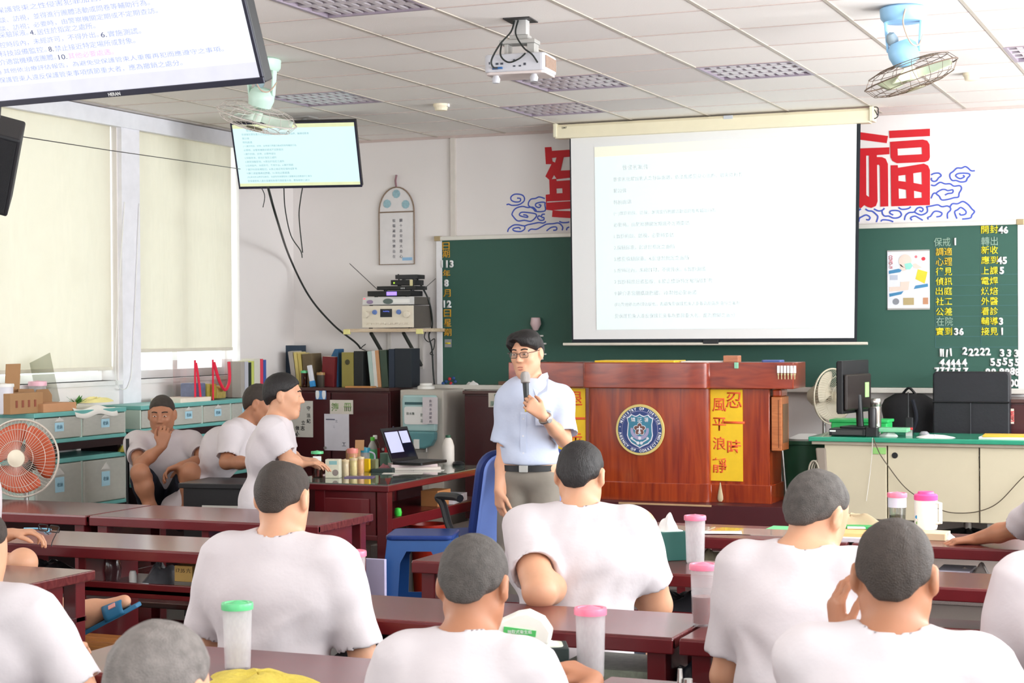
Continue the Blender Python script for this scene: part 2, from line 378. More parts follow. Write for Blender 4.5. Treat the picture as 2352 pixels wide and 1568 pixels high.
# ------------------------------------------------------------------ windows of the left wall, blinds
FRAMEW = M('white_window_frame', (246, 246, 246), 0.4, var=0.01)
for n, (a, b, z0, z1) in enumerate(WL, 1):
    wf = struct(MB().box(XL-0.2, XL-0.14, a, b, z0, z0+0.06).box(XL-0.2, XL-0.14, a, b, z1-0.06, z1).box(XL-0.2, XL-0.14, a, a+0.05, z0+0.06, z1-0.06).box(XL-0.2, XL-0.14, b-0.05, b, z0+0.06, z1-0.06).box(XL-0.19, XL-0.15, (a+b)/2-0.035, (a+b)/2+0.035, z0+0.06, z1-0.06).build('window_%d' % n, FRAMEW))
    MB().box(XL-0.172, XL-0.166, a+0.05, b-0.05, z0+0.05, z1-0.05).build('pane', GLASS, wf)
    MB().box(XL-0.22, XL+0.03, a-0.02, b+0.02, z0-0.03, z0).build('window_sill', M('sill_stone', (236, 234, 232), 0.4), wf)
for n, (a, b, z0, z1) in enumerate(WR, 5):
    wf = struct(MB().box(XR+0.1, XR+0.16, a, b, z0, z0+0.06).box(XR+0.1, XR+0.16, a, b, z1-0.06, z1).box(XR+0.1, XR+0.16, a, a+0.06, z0, z1).box(XR+0.1, XR+0.16, b-0.06, b, z0, z1).box(XR+0.1, XR+0.15, (a+b)/2-0.03, (a+b)/2+0.03, z0, z1).build('window_%d' % n, FRAMEW))
    MB().box(XR+0.125, XR+0.131, a+0.05, b-0.05, z0+0.05, z1-0.05).build('pane', GLASS, wf)
for n, (a, b, z0, z1) in enumerate(WBk, 9):
    wf = struct(MB().box(a, b, YB-0.16, YB-0.1, z0, z0+0.06).box(a, b, YB-0.16, YB-0.1, z1-0.06, z1).box(a, a+0.06, YB-0.16, YB-0.1, z0, z1).box(b-0.06, b, YB-0.16, YB-0.1, z0, z1).build('window_%d' % n, FRAMEW))
    MB().box(a+0.05, b-0.05, YB-0.131, YB-0.125, z0+0.05, z1-0.05).build('pane', GLASS, wf)
struct(MB().box(XL, XL+0.05, YB, -0.1, 3.13, CEIL-0.006).build('trim_2', M('pelmet_paint', (238, 238, 244), 0.5)))
struct(MB().box(XL, XL+0.035, -2.49, -2.27, 0, 3.13).build('trim_3', M('pier_paint', (242, 240, 246), 0.55)))
BLIND = Mfrost('cream_blind_cloth', (226, 221, 209), 0.95, 0.9)
def blind(y0, y1, z0, label):
    t = thing('roller_blind', label, 'blind', (XL-0.05, (y0+y1)/2, z0))
    w = (y1-y0)/2
    MB().grid(lambda u, v: (0.004*math.sin(u*9)+0.002*math.sin(u*31), -w+2*w*u, (3.16-z0)*v), 24, 2).build('blind_cloth', BLIND, t, solid=0.0015)
    MB().box(-0.009, 0.009, -w, w, -0.022, 0.004).build('bottom_bar', M('blind_bar', (226, 220, 204), 0.5), t, bevel=0.003)
    MB().cyl((0, -w, 3.16-z0), (0, w, 3.16-z0), 0.022).build('roller', CREAM, t, smooth=True)
    return t
blind(-2.25, -0.90, 1.545, 'cream roller blind over the narrow window nearest the front wall')
blind(-5.19, -2.51, 1.425, 'wide cream roller blind over the window left of the white pier')
blind(-8.95, -6.25, 1.45, 'cream roller blind at the middle of the window wall'); blind(-12.35, -9.65, 1.45, 'cream roller blind at the rear of the window wall')
p = [at(265, 812, X=XL+0.045), at(270, 880, X=XL+0.045), at(283, 894, X=XL+0.045), at(297, 880, X=XL+0.045), at(305, 812, X=XL+0.045)]
pb = [tuple(v) for v in spl([(XL+0.045, -2.47, 2.6), p[0], p[1], p[2], p[3], p[4], (XL+0.045, -2.29, 2.6)], 5)]
tag(MB().tube(pb, 0.003, 6).build('blind_cord', WHITE, smooth=True), 'white looped blind cord hanging on the white pier', 'blind cord')
# ------------------------------------------------------------------ dais
struct(MB().box(-1.9, XR-0.6, -2.2, 0, 0, 0.2).build('floor_dais', M('speckled_dais_top', (150, 138, 134), 0.5, var=0.2, scale=160, rgb2=(92, 82, 80)), bevel=0.006))
# ------------------------------------------------------------------ wall mural
def cr7(u, v): return at(1950+u/5.808, 280+v/5.808, Y=-0.003)
def cr6(u, v): return at(1000+u/3.92, 280+v/3.92, Y=-0.003)
ml = [[(535, 118), (1080, 90), (1080, 188), (540, 216)],
 [(548, 265), (985, 234), (1045, 250), (1075, 300), (1080, 470), (1062, 515), (1010, 535), (640, 551), (580, 520), (555, 470)], [(648, 357), (970, 337), (975, 430), (652, 447)],
 [(556, 578), (650, 575), (655, 612), (1000, 555), (1055, 580), (1080, 640), (1080, 1108), (565, 1125)], [(660, 718), (757, 705), (762, 798), (660, 785)], [(858, 685), (968, 668), (973, 833), (862, 812)], [(662, 888), (762, 905), (768, 1018), (666, 1023)], [(868, 918), (970, 940), (973, 1010), (870, 1015)],
 [(60, 125), (165, 138), (522, 187), (503, 283), (155, 238), (50, 228)],
 [(60, 358), (148, 352), (540, 338), (540, 430), (372, 442), (372, 468), (440, 468), (490, 490), (520, 560), (525, 1125), (420, 1130), (412, 585), (395, 568), (375, 575), (382, 1060), (360, 1120), (300, 1147), (250, 1135), (205, 1108), (155, 1155), (118, 1100), (118, 1050), (130, 1035), (125, 760), (60, 850)], [(230, 450), (268, 448), (272, 1003), (232, 975)]]
mt = thing('wall_lettering', 'red painted mural character right of the projection screen', 'lettering', at(2055, 390, Y=0)); mo = mt.location
def rel(f, o): return lambda u, v: np.array(f(u, v))-np.array(o)
shape2d('painted_strokes', ml, rel(cr7, mo), REDL, mt)
ml = [[(985, 228), (1045, 225), (1050, 260), (1260, 246), (1290, 865), (1205, 865), (1050, 855), (1055, 797), (998, 790), (993, 655), (1030, 650), (1025, 520), (990, 490), (1045, 380), (995, 380)],
 [(1050, 325), (1090, 320), (1078, 365), (1055, 355)], [(1155, 318), (1220, 313), (1222, 433), (1128, 438)], [(1068, 478), (1090, 510), (1048, 515)], [(1088, 516), (1230, 500), (1230, 522), (1092, 532)], [(1090, 600), (1142, 597), (1145, 640), (1092, 643)], [(1003, 716), (1230, 705), (1230, 712), (1003, 726)], [(1062, 794), (1230, 778), (1230, 802), (1120, 800)]]
mt = thing('wall_lettering', 'red painted mural character left of the screen, mostly hidden by it', 'lettering', at(1280, 420, Y=0)); mo = mt.location
shape2d('painted_strokes', ml, rel(cr6, mo), REDL, mt)
cl = [[(640,745),(660,740),(690,750),(750,745),(795,715),(800,680),(775,655),(715,650),(680,675),(685,705),(720,720),(760,715),(765,690),(735,685)],
[(985,690),(960,680),(930,675),(900,688),(860,695),(838,725),(840,755),(880,780),(905,805),(985,800),(985,745),(985,725),(950,722),(905,735),(905,760),(935,770),(950,750),(930,745)],
[(910,800),(880,768),(830,770),(780,760),(720,780),(690,825),(700,850),(740,890),(800,885),(860,893),(905,855),(905,830),(870,820),(780,812),(755,835),(780,850),(830,858),(820,840),(790,835)],
[(985,830),(960,832),(955,850),(930,845),(920,865),(945,885),(975,880),(975,860),(955,862)], [(650,990),(660,960),(700,930),(740,925),(800,935),(830,925),(880,915),(930,905),(970,910),(995,895)],
[(800,935),(805,960),(770,985),(710,980),(700,960),(750,950),(765,965)], [(835,985),(860,965),(910,965),(960,940),(1000,920),(1060,915),(1110,910),(1145,945),(1140,975)], [(1000,980),(1040,950),(1085,945),(1090,970),(1060,975)], [(1115,895),(1140,905),(1180,905),(1205,900)], [(1180,975),(1185,955),(1205,945)]]
crr = [[(1095,705),(1140,685),(1200,683),(1230,715),(1195,745),(1165,785),(1120,790),(1098,765),(1105,745)],
[(1680,650),(1630,650),(1590,615),(1550,595),(1500,615),(1440,615),(1390,660),(1350,690),(1348,740),(1380,780),(1430,780),(1490,800),(1560,790),(1580,750),(1612,715),(1600,690),(1530,682),(1450,690),(1425,720),(1480,755),(1540,730),(1520,710)],
[(1095,840),(1145,848),(1215,805),(1280,825),(1350,825),(1400,855),(1480,850),(1502,890),(1470,950),(1460,1000),(1400,1010),(1330,1030),(1240,1040),(1205,990),(1165,950),(1230,905),(1280,900),(1320,915),(1385,905),(1380,945),(1320,955),(1280,975)], [(1095,1020),(1125,955),(1165,950)],
[(1040,1130),(1100,1120),(1185,1105),(1240,1130),(1310,1120),(1350,1140),(1355,1175),(1315,1220),(1315,1290)], [(1350,1130),(1380,1090),(1450,1090),(1520,1060),(1590,1100),(1640,1160),(1675,1195),(1640,1240),(1620,1280),(1510,1295)],
[(1440,1290),(1410,1200),(1450,1170),(1495,1140),(1560,1190),(1550,1230),(1490,1240),(1475,1215)], [(1060,1300),(1050,1275),(1090,1255),(1130,1200),(1180,1190),(1240,1215),(1220,1255),(1165,1265)], [(740,1310),(755,1250),(800,1210),(870,1200),(910,1150),(960,1140),(990,1165),(970,1195),(940,1180)],
[(870,1200),(960,1240),(1040,1205),(1045,1150),(1030,1125)], [(660,1140),(710,1165),(790,1155),(825,1130)], [(335,1160),(390,1185),(440,1180),(475,1150)], [(440,1185),(450,1230),(480,1255),(530,1255),(590,1280),(660,1275),(700,1240),(680,1195),(630,1180),(560,1185),(545,1215),(590,1240)],
[(820,1275),(880,1255),(940,1285),(985,1310)], [(815,1280),(840,1310)], [(425,1325),(450,1305),(530,1310),(590,1330)], [(220,1160),(260,1185),(310,1190),(360,1230),(385,1265),(365,1335)], [(130,1330),(140,1285),(170,1265),(230,1240),(280,1270),(265,1305),(230,1300)], [(115,1185),(160,1160)]]
for lines, f, lab, c0, w in ((cl, cr6, 'blue painted swirling clouds on the wall left of the projection screen', (1200, 500), 0.0062), (crr, cr7, 'blue painted swirling clouds on the wall right of the projection screen', (2150, 450), 0.0062)):
    o = at(*c0, Y=0); m = MB()
    for ln in lines:
        q = spl([f(u, v)-o for u, v in ln], 4); m.tube([(a[0], a[1], a[2]) for a in q], w, 6)
    m.v = [(a, b*0.25-0.0008, c) for a, b, c in m.v]
    tt = thing('cloud_mural', lab, 'mural', o); m.build('painted_clouds', BLUEL, tt, smooth=True)
# ------------------------------------------------------------------ chalkboard
bx0, bx1, bz0, bz1 = -2.405, 2.215, 1.215, 2.432
cb = thing('chalkboard', 'long green chalkboard in a white frame on the front wall', 'chalkboard', (0, 0, bz0))
MB().box(bx0+0.03, bx1-0.03, -0.03, 0, 0.02, bz1-bz0-0.03).build('writing_surface', BOARDG, cb)
MB().box(bx0, bx1, -0.05, 0, bz1-bz0-0.033, bz1-bz0).build('frame_rail', ALU, cb, bevel=0.004)
MB().box(bx0-0.01, bx1+0.01, -0.09, 0, -0.02, 0.018).build('chalk_tray', ALU, cb, bevel=0.004)
for x in (bx0, bx1-0.052): MB().box(x, x+0.052, -0.0345, 0, 0.018, bz1-bz0-0.033).build('frame_stile', M('white_stile', (240, 238, 240), 0.4), cb, bevel=0.003)
for x in (bx0, bx1-0.05): MB().box(x-0.008, x+0.045, -0.056, 0, bz1-bz0-0.036, bz1-bz0+0.004).build('frame_corner', M('brass_corner', (176, 156, 120), 0.4, metal=0.4), cb, bevel=0.004)
BY = -0.0315
def brd(body, px, py, hpx, mat, bold=0.03, wpx=None, name='lettering', yy=BY):
    p = at(px, py, Y=yy); p2 = at(px, py+hpx, Y=yy); h = p[2]-p2[2]; w = None
    if wpx: w = at(px+wpx, py, Y=yy)[0]-p[0]
    return text(name, body, p-np.array([0, 0, bz0]), h, mat, cb, bold, 0.002, width=w)
def b8(u, v): return 1960+u/3.921, 500+v/3.921
for s, v in (('開封', 105), ('新收', 290), ('應到', 380), ('上課', 475), ('電焊', 568), ('烘焙', 660), ('外醫', 750), ('看診', 840), ('輔導', 930), ('接見', 1022)):
    brd(s, *b8(1226, v), 18.5, YELLOWL, 0.035, 39)
for s, v, mt in (('調適', 305, M('amber_lettering', (226, 184, 44), 0.5)), ('心理', 395, M('amber_lettering', (226, 184, 44), 0.5)), ('律見', 483, YELLOWL), ('偵訊', 572, YELLOWL), ('出庭', 660, YELLOWL), ('社工', 752, YELLOWL), ('公差', 845, YELLOWL), ('實到', 1022, YELLOWL)):
    brd(s, *b8(815, v), 18.5, mt, 0.035, 38)
for s, u, v in (('保戒', 800, 218), ('轉出', 1226, 210), ('在院', 822, 932)): brd(s, *b8(u, v), 20, CHALK, 0.0, 38)
m = MB()
for v in (520, 612, 702, 795, 888, 978, 1070, 1165):
    a = at(*b8(740, v), Y=BY); b = at(*b8(1495, v-6), Y=BY); m.box(a[0], b[0], BY-0.0006, BY+0.001, a[2]-bz0-0.0012, a[2]-bz0+0.0012)
for u in (735, 1145):
    a = at(*b8(u, 190), Y=BY); b = at(*b8(u+8, 1165), Y=BY); m.box(a[0]-0.001, a[0]+0.001, BY-0.0006, BY+0.001, b[2]-bz0, a[2]-bz0)
m.build('ruled_lines', M('pale_chalk_line', (78, 116, 124), 0.9), cb)
for s, y in (('日', 565), ('期', 583), ('年', 628), ('月', 673), ('日', 719), ('星', 741), ('期', 763)): brd(s, 1024.5+(y-565)*0.02, y, 17.5, GOLDL, 0.03, 17)
p = at(1029.5, 788, Y=BY)
MB().box(p[0]-0.03, p[0]+0.03, BY-0.004, BY, p[2]-bz0-0.032, p[2]-bz0+0.032).build('weekday_card', M('grey_card', (150, 152, 152), 0.6), cb)
text('lettering', '一', p-np.array([0, 0.005, bz0]), 0.012, YELLOWL, cb, 0.03, 0.001, width=0.045)
# white magnetic digits, every one a thing
def digit(ch, px, py, hpx, label, group, cat='magnet', tilt=0.0):
    p = at(px, py, Y=BY); h = at(px, py-hpx/2, Y=BY)[2]-at(px, py+hpx/2, Y=BY)[2]
    t = thing('magnetic_digit', label, cat, p, 0, group)
    text('digit_face', ch, (0, 0, 0), h, WHITEL, t, 0.045, 0.006, spin=tilt)
for s, x, y, w, lab in (('113', 1027, 606, 11, 'the year on the left of the board'), ('8', 1026, 650, 0, 'the month on the left of the board'), ('12', 1026.5, 698, 11, 'the day on the left of the board')):
    for i, ch in enumerate(s):
        pos = ['only', 'first', 'second', 'last'][i+1 if len(s) > 1 else 0]
        pos = 'last' if (len(s) > 1 and i == len(s)-1) else pos
        digit(ch, x+(i-(len(s)-1)/2)*w, y, 17, '%s white digit %s of %s' % (pos, ch, lab), 'white digits of the date')
for s, u, v, row in (('46', 1350, 110, 'top row under the right frame corner'), ('1', 918, 215, 'chalked top row of the left column'), ('45', 1340, 385, 'fourth row of the right column'), ('5', 1337, 475, 'fifth row of the right column'), ('3', 1330, 932, 'tenth row of the right column'), ('36', 950, 1025, 'bottom row of the left column'), ('1', 1340, 1022, 'bottom row of the right column')):
    for i, ch in enumerate(s):
        x, y = b8(u+(i-(len(s)-1)/2)*46, v); digit(ch, x, y, 17, 'white digit %s in the %s' % (ch, row), 'white digits filled in on the tally')
random.seed(3); NUMW = dict(zip('0123456789', 'zero one two three four five six seven eight nine'.split()))
for s, us, v in (('1111', (788, 808, 843, 878), 1218), ('22222', (1005, 1060, 1110, 1162, 1212), 1203), ('333', (1340, 1402, 1468), 1216), ('44444', (798, 852, 895, 942, 1000), 1306), ('55555', (1255, 1310, 1365, 1418, 1475), 1300), ('777777', (755, 800, 850, 900, 950, 1010), 1382), ('888888', (1212, 1262, 1335, 1385, 1432, 1478), 1385), ('000', (1378, 1425, 1470), 1490)):
    for u in us:
        x, y = b8(u, v+random.uniform(-8, 8)); digit(s[0], x, y, 18, 'spare white magnetic digit %s in the rows at the board\'s lower right' % NUMW[s[0]], 'spare digits %s' % NUMW[s[0]], tilt=random.uniform(-0.12, 0.12))
# round magnets, rags and eraser
for i, (x, y, c) in enumerate(((1018, 880, 'blue'), (1025, 876, 'blue'), (1033, 870, 'red'), (1036, 880, 'red'), (1042, 868, 'blue'), (1046, 876, 'blue'), (1040, 884, 'blue'))):
    p = at(x, y, Y=BY)
    mm = M('red_magnet', (206, 40, 54), 0.35) if c == 'red' else M('blue_magnet', (44, 84, 150), 0.35)
    o = MB().lathe([(0.013, 0), (0.014, 0.004), (0.010, 0.009), (0.0, 0.010)], (0, 0, 0), 16, Rx(PI/2)).build('round_magnet', mm, smooth=True); o.location = tuple(p)
    tag(o, 'round %s magnet in the cluster at the board\'s lower left corner' % c, 'magnet', 'round %s magnets' % c)
def cloth_heap(name, px, py, w, d, h, plane, mat, seed):
    rnd = random.Random(seed); ph = [rnd.uniform(0, 6) for _ in range(6)]
    def f(u, v):
        a = u*2*PI; r = v
        k = 1+0.12*math.sin(3*a+ph[0])+0.1*math.sin(5*a+ph[1]); x = w/2*r*k*math.cos(a); y = d/2*r*k*math.sin(a)
        z = h*(1-r**2.2)*(0.75+0.25*math.sin(7*x/w*2+ph[2])*math.cos(6*y/d+ph[3]))+0.004*(1-r)*math.sin(9*a+ph[4])+0.002
        return (x, y, max(0.0, z) if v < 1 else 0.0)
    return MB().grid(f, 40, 10).build(name, mat, smooth=True)
tz = 1.215+0.018
for x, w, lab, n, mt in ((1085, 0.10, 'crumpled white rag on the left of the chalk tray', 'chalk_rag', PAPER), (1158, 0.08, 'brown board eraser on the chalk tray beside the presenter', 'board_eraser', M('felt_brown', (132, 100, 84), 0.9))):
    p = at(x, 882, Y=-0.06)
    if 'rag' in n: o = cloth_heap(n, 0, 0, w, 0.05, 0.03, 0, mt, 2)
    else: o = MB().box(-0.045, 0.045, -0.02, 0.02, 0, 0.03).build(n, mt, bevel=0.006)
    o.location = (p[0], -0.06, tz); tag(o, lab, 'cloth' if 'rag' in n else 'eraser')
# poster on the board
pc = [at(2038, 577, Y=-0.035), at(2135, 572, Y=-0.035), at(2136, 708, Y=-0.035), at(2041, 711, Y=-0.035)]
cx = (pc[0][0]+pc[1][0])/2; cz = (pc[0][2]+pc[2][2])/2; pw = (pc[1][0]-pc[0][0]); ph = pc[0][2]-pc[2][2]
po = thing('health_poster', 'white disease-prevention poster with yellow and blue panels on the chalkboard', 'poster', (cx, -0.034, cz))
MB().box(-pw/2, pw/2, -0.003, 0.003, -ph/2, ph/2).build('sheet', M('poster_paper', (232, 232, 238), 0.5), po)
MB().box(-pw/2, pw/2, -0.007, 0.003, -ph/2-0.008, -ph/2+0.004).build('lower_strip', GREYM, po)
MB().box(-pw/2, pw/2, -0.007, 0.003, ph/2-0.004, ph/2+0.006).build('upper_strip', GREYM, po)
def pf(u, v, y=-0.0045): return ((u-0.5)*pw, y, (0.5-v)*ph)
def zz(x, y): return ((x-152)/806.0, (y-270)/1120.0)
def pp(name, pts, mat, y=-0.0045): return shape2d(name, [[zz(*p) for p in pts]], lambda u, v: pf(u, v, y), mat, po, 0.0006)
circ = lambda cx, cy, rx, ry, n=28: [(cx+rx*math.cos(2*PI*k/n), cy+ry*math.sin(2*PI*k/n)) for k in range(n)]
PSK = M('poster_skin', (232, 212, 200), 0.6); PBL = M('poster_blue', (74, 138, 182), 0.6); PYE = M('poster_yellow', (224, 208, 60), 0.6)
pp('printed_head', circ(495, 465, 125, 130)+[], PSK); pp('printed_neck', [(400, 520), (520, 640), (440, 660), (395, 600)], PSK)
pp('printed_mask', [(480, 520), (600, 500), (640, 560), (590, 630), (510, 630)], M('poster_mint', (150, 220, 206), 0.6), -0.0055)
pp('printed_hand', [(640, 525), (700, 515), (820, 600), (740, 620), (660, 605)], PSK)
pp('printed_virus', circ(843, 430, 38, 36), M('poster_red', (214, 60, 74), 0.6)); pp('printed_virus', circ(703, 388, 26, 26), M('poster_pink', (226, 120, 130), 0.6))
pp('printed_folder', [(735, 630), (920, 685), (865, 910), (690, 820)], PYE)
pp('printed_banner', [(182, 650), (370, 612), (430, 640), (400, 680), (182, 712)], PBL); pp('printed_banner', [(690, 945), (925, 910), (928, 970), (660, 1012)], PBL); pp('printed_banner', [(188, 1095), (460, 1050), (420, 1110), (192, 1158)], PBL)
pp('printed_arm', [(185, 965), (400, 960), (400, 870), (580, 860), (555, 1030), (190, 1055)], PSK)
pp('printed_label', [(205, 735), (350, 735), (350, 830), (205, 830)], M('poster_lavender', (190, 196, 212), 0.6)); pp('printed_coin', circ(315, 1250, 62, 62), M('poster_grey', (140, 142, 150), 0.6))
pp('printed_crates', [(455, 1180), (660, 1180), (660, 1320), (455, 1320)], M('poster_tan', (184, 164, 120), 0.6)); pp('printed_crates', [(830, 1180), (930, 1180), (930, 1310), (830, 1310)], M('poster_rust', (196, 142, 110), 0.6))
text('printed_title', 'COVID-19', pf(*zz(218, 480), -0.0048), 0.028, M('poster_title', (196, 84, 96), 0.6), po, 0.02, 0.0006, R=[[0, 1, 0], [0, 0, -1], [-1, 0, 0]], width=0.095)
# ------------------------------------------------------------------ projection screen
SX0, SX1, SY = -1.10, 1.13, -0.42
s = thing('projection_screen', 'pull-down projection screen showing a pale slide over the chalkboard', 'projection screen', ((SX0+SX1)/2, SY, 1.55))
def sx(px, py): p = at(px, py, Y=SY); return p-np.array(s.location)
hw = (SX1-SX0)/2
tl, tr_ = sx(1280, 268), sx(2000, 226)
MB().prism([(-0.05, 0.0), (0.05, 0.0), (0.055, 0.03), (0.055, 0.085), (0.04, 0.105), (-0.05, 0.105)], tr_[0]-tl[0]+0.0, lambda u, v, w: (tl[0]+w, -u, 1.565+v+0.012)).build('screen_case', CREAM, s, bevel=0.004)
for x in (tl[0]-0.012, tr_[0]): MB().box(x, x+0.03, -0.066, 0.056, 1.585, 1.69).build('case_end_cap', M('case_end', (232, 226, 200), 0.4), s, bevel=0.006)
text('maker_mark', 'DMT', (tl[0]+0.08, -0.057, 1.655), 0.014, M('mark_ink', (90, 88, 84), 0.6), s, 0.01, 0.0006)
MB().box(0.12, 0.19, -0.058, -0.053, 1.655, 1.68).build('case_badge', M('badge_grey', (200, 204, 210), 0.3), s)
a, b, c, d = sx(1308, 290), sx(1977, 258), sx(1968, 790), sx(1313, 788)
MB().add([(a[0], 0, 1.615), (b[0], 0, 1.615), (c[0], 0.004, c[2]+0.005), (d[0], 0.004, d[2]+0.005)], [(0, 1, 2, 3)]).build('black_border', M('screen_black', (30, 36, 44), 0.7), s, solid=0.001)
fa, fb, fc, fd = sx(1311, 270), sx(1968, 240), sx(1962, 776), sx(1317, 779)
SCRW = M('matte_screen', (238, 238, 238), 0.85, var=0.01)
MB().add([(fa[0], -0.003, 1.615), (fb[0], -0.003, 1.615), (fc[0], 0.0, fc[2]), (fd[0], 0.0, fd[2])], [(0, 1, 2, 3)]).build('screen_fabric', SCRW, s, solid=0.001)
MB().cyl((sx(1294, 795)[0], 0, 0.01), (sx(1993, 797)[0], 0, 0.01), 0.011, n=12).build('bottom_bar', M('bar_cream', (226, 218, 204), 0.4), s, smooth=True)
MB().box(-0.06, 0.06, -0.014, 0.01, 0.01, 0.04).build('pull_handle', M('handle_black', (34, 36, 40), 0.4), s, bevel=0.004)
MB().cyl((tr_[0]+0.03, -0.02, 1.67), (tr_[0]+0.05, -0.02, 1.63), 0.004, n=6).tube(spl([(tr_[0]+0.02, -0.03, 1.685), (tr_[0]+0.055, -0.03, 1.68), (tr_[0]+0.055, -0.03, 1.62), (tr_[0]+0.02, -0.03, 1.6)], 5), 0.004, 6).build('power_lead', CABLE, s, smooth=True)
ia, ib, ic, id_ = sx(1366, 338), sx(1927, 305), sx(1932, 752), sx(1371, 757)
IMG = M('projected_slide', (228, 240, 240), 0.8, var=0.01, emit=0.22, ebase=1)
def lerp4(u, v, y): # u,v in 0..1, v down
    top = ia+(ib-ia)*u; bot = id_+(ic-id_)*u; p = top+(bot-top)*v; return (p[0], y, p[2])
MB().add([lerp4(0, 0, -0.0055), lerp4(1, 0, -0.0055), lerp4(1, 1, -0.005), lerp4(0, 1, -0.005)], [(0, 1, 2, 3)]).build('projected_slide', IMG, s, solid=0.0006)
MB().add([lerp4(0, 0, -0.0066), lerp4(1, 0, -0.0066), lerp4(1, 0.055, -0.0066), lerp4(0, 0.055, -0.0066)], [(0, 1, 2, 3)]).build('projected_band', M('slide_band', (240, 240, 222), 0.8, var=0.01, emit=0.18, ebase=1), s, solid=0.0004)
SLT = M('slide_text_faint', (216, 224, 228), 0.8, emit=0.14, ebase=1)
SLIDE = ['性侵害案件', '性侵害犯罪加害人之社區處遇，依法應接受身心治療、輔導或教育', '第22條', '特別處遇', '(一)實施約談、訪視，並得進行團體活動或問卷等輔助行為', '必要時，由警察機關定期或不定期查訪', '1.實施約談、訪視，必要時查訪', '2.採驗尿液，居住於指定之處所', '3.接受採驗尿液。4.居住於指定之處所', '5.控時段內，未經許可，不得外出。6.實施測謊', '7.實施科技設備監控。8.禁止接近特定場所或對象', '9.轉介適當機構或團體。10.其他必要處遇', '(四)其他依治療評估報告，為避免受保護管束人重覆再犯而應遵守之事項', '受保護管束人違反保護管束事項情節重大者，應為撤銷之處分']
def slide_text(parent, f, mats, W, R=None, out=0.001, h=0.026):
    rows = [(0.06, 0.085, '中華民國', 0.02)]
    for i, t in enumerate(SLIDE):
        u = 0.12 if i == 0 else 0.08; v = 0.12+i*0.062
        text('slide_lettering', t, f(u, v), h*(1.15 if i == 0 else 1.0), mats, parent, 0.005, out*0.3, R=R, align='LEFT')
slide_text(s, lambda u, v: lerp4(u, v, -0.0062), SLT, 1.9, h=0.034)
# ------------------------------------------------------------------ televisions
def rot3(y, t, r=0): return Rz(y) @ Rx(t) @ Ry(r)
def tv(label, pos, yaw, tilt, w, h, bez, draw):
    t = thing('wall_television', label, 'television', pos); t.rotation_euler = Matrix(rot3(yaw, tilt).tolist()).to_euler()
    MB().box(-w/2, w/2, 0.0, 0.045, -h/2, h/2).build('casing', BLACK, t, bevel=0.006)
    MB().box(-w*0.3, w*0.3, 0.045, 0.09, -h*0.3, h*0.2).build('rear_housing', BLACK, t, bevel=0.01)
    BZ = M('tv_bezel', (40, 40, 58), 0.35)
    m = MB()
    m.box(-w/2, w/2, -0.008, 0.0, -h/2, -h/2+bez*1.6).box(-w/2, w/2, -0.008, 0, h/2-bez, h/2).box(-w/2, -w/2+bez, -0.008, 0, -h/2+bez*1.6, h/2-bez).box(w/2-bez, w/2, -0.008, 0, -h/2+bez*1.6, h/2-bez)
    m.build('bezel', BZ, t, bevel=0.002); draw(t, w, h, bez)
    # bracket up to the ceiling, built in the television's own axes
    Ri = np.array(rot3(yaw, tilt)).T
    top = Ri @ (np.array([pos[0], pos[1]+0.12, CEIL])-np.array(pos)); mid = np.array([0, 0.09, 0])
    MB().cyl(mid, top, 0.02, n=12).build('ceiling_pole', GREYM, t, smooth=True)
    pl = MB()
    q = [Ri @ (np.array([pos[0]+dx, pos[1]+0.12+dy, CEIL-dz])-np.array(pos)) for dz in (0.012, 0) for dy in (-0.08, 0.08) for dx in (-0.08, 0.08)]
    pl.add(q, [(0, 2, 3, 1), (4, 5, 7, 6), (0, 1, 5, 4), (2, 6, 7, 3), (0, 4, 6, 2), (1, 3, 7, 5)]).build('ceiling_plate', GREYM, t)
    return t
RT3 = [[1, 0, 0], [0, 0, -1], [0, 1, 0]]
SCR1 = M('tv_picture_white', (240, 245, 255), 0.3, var=0.01, emit=0.92)
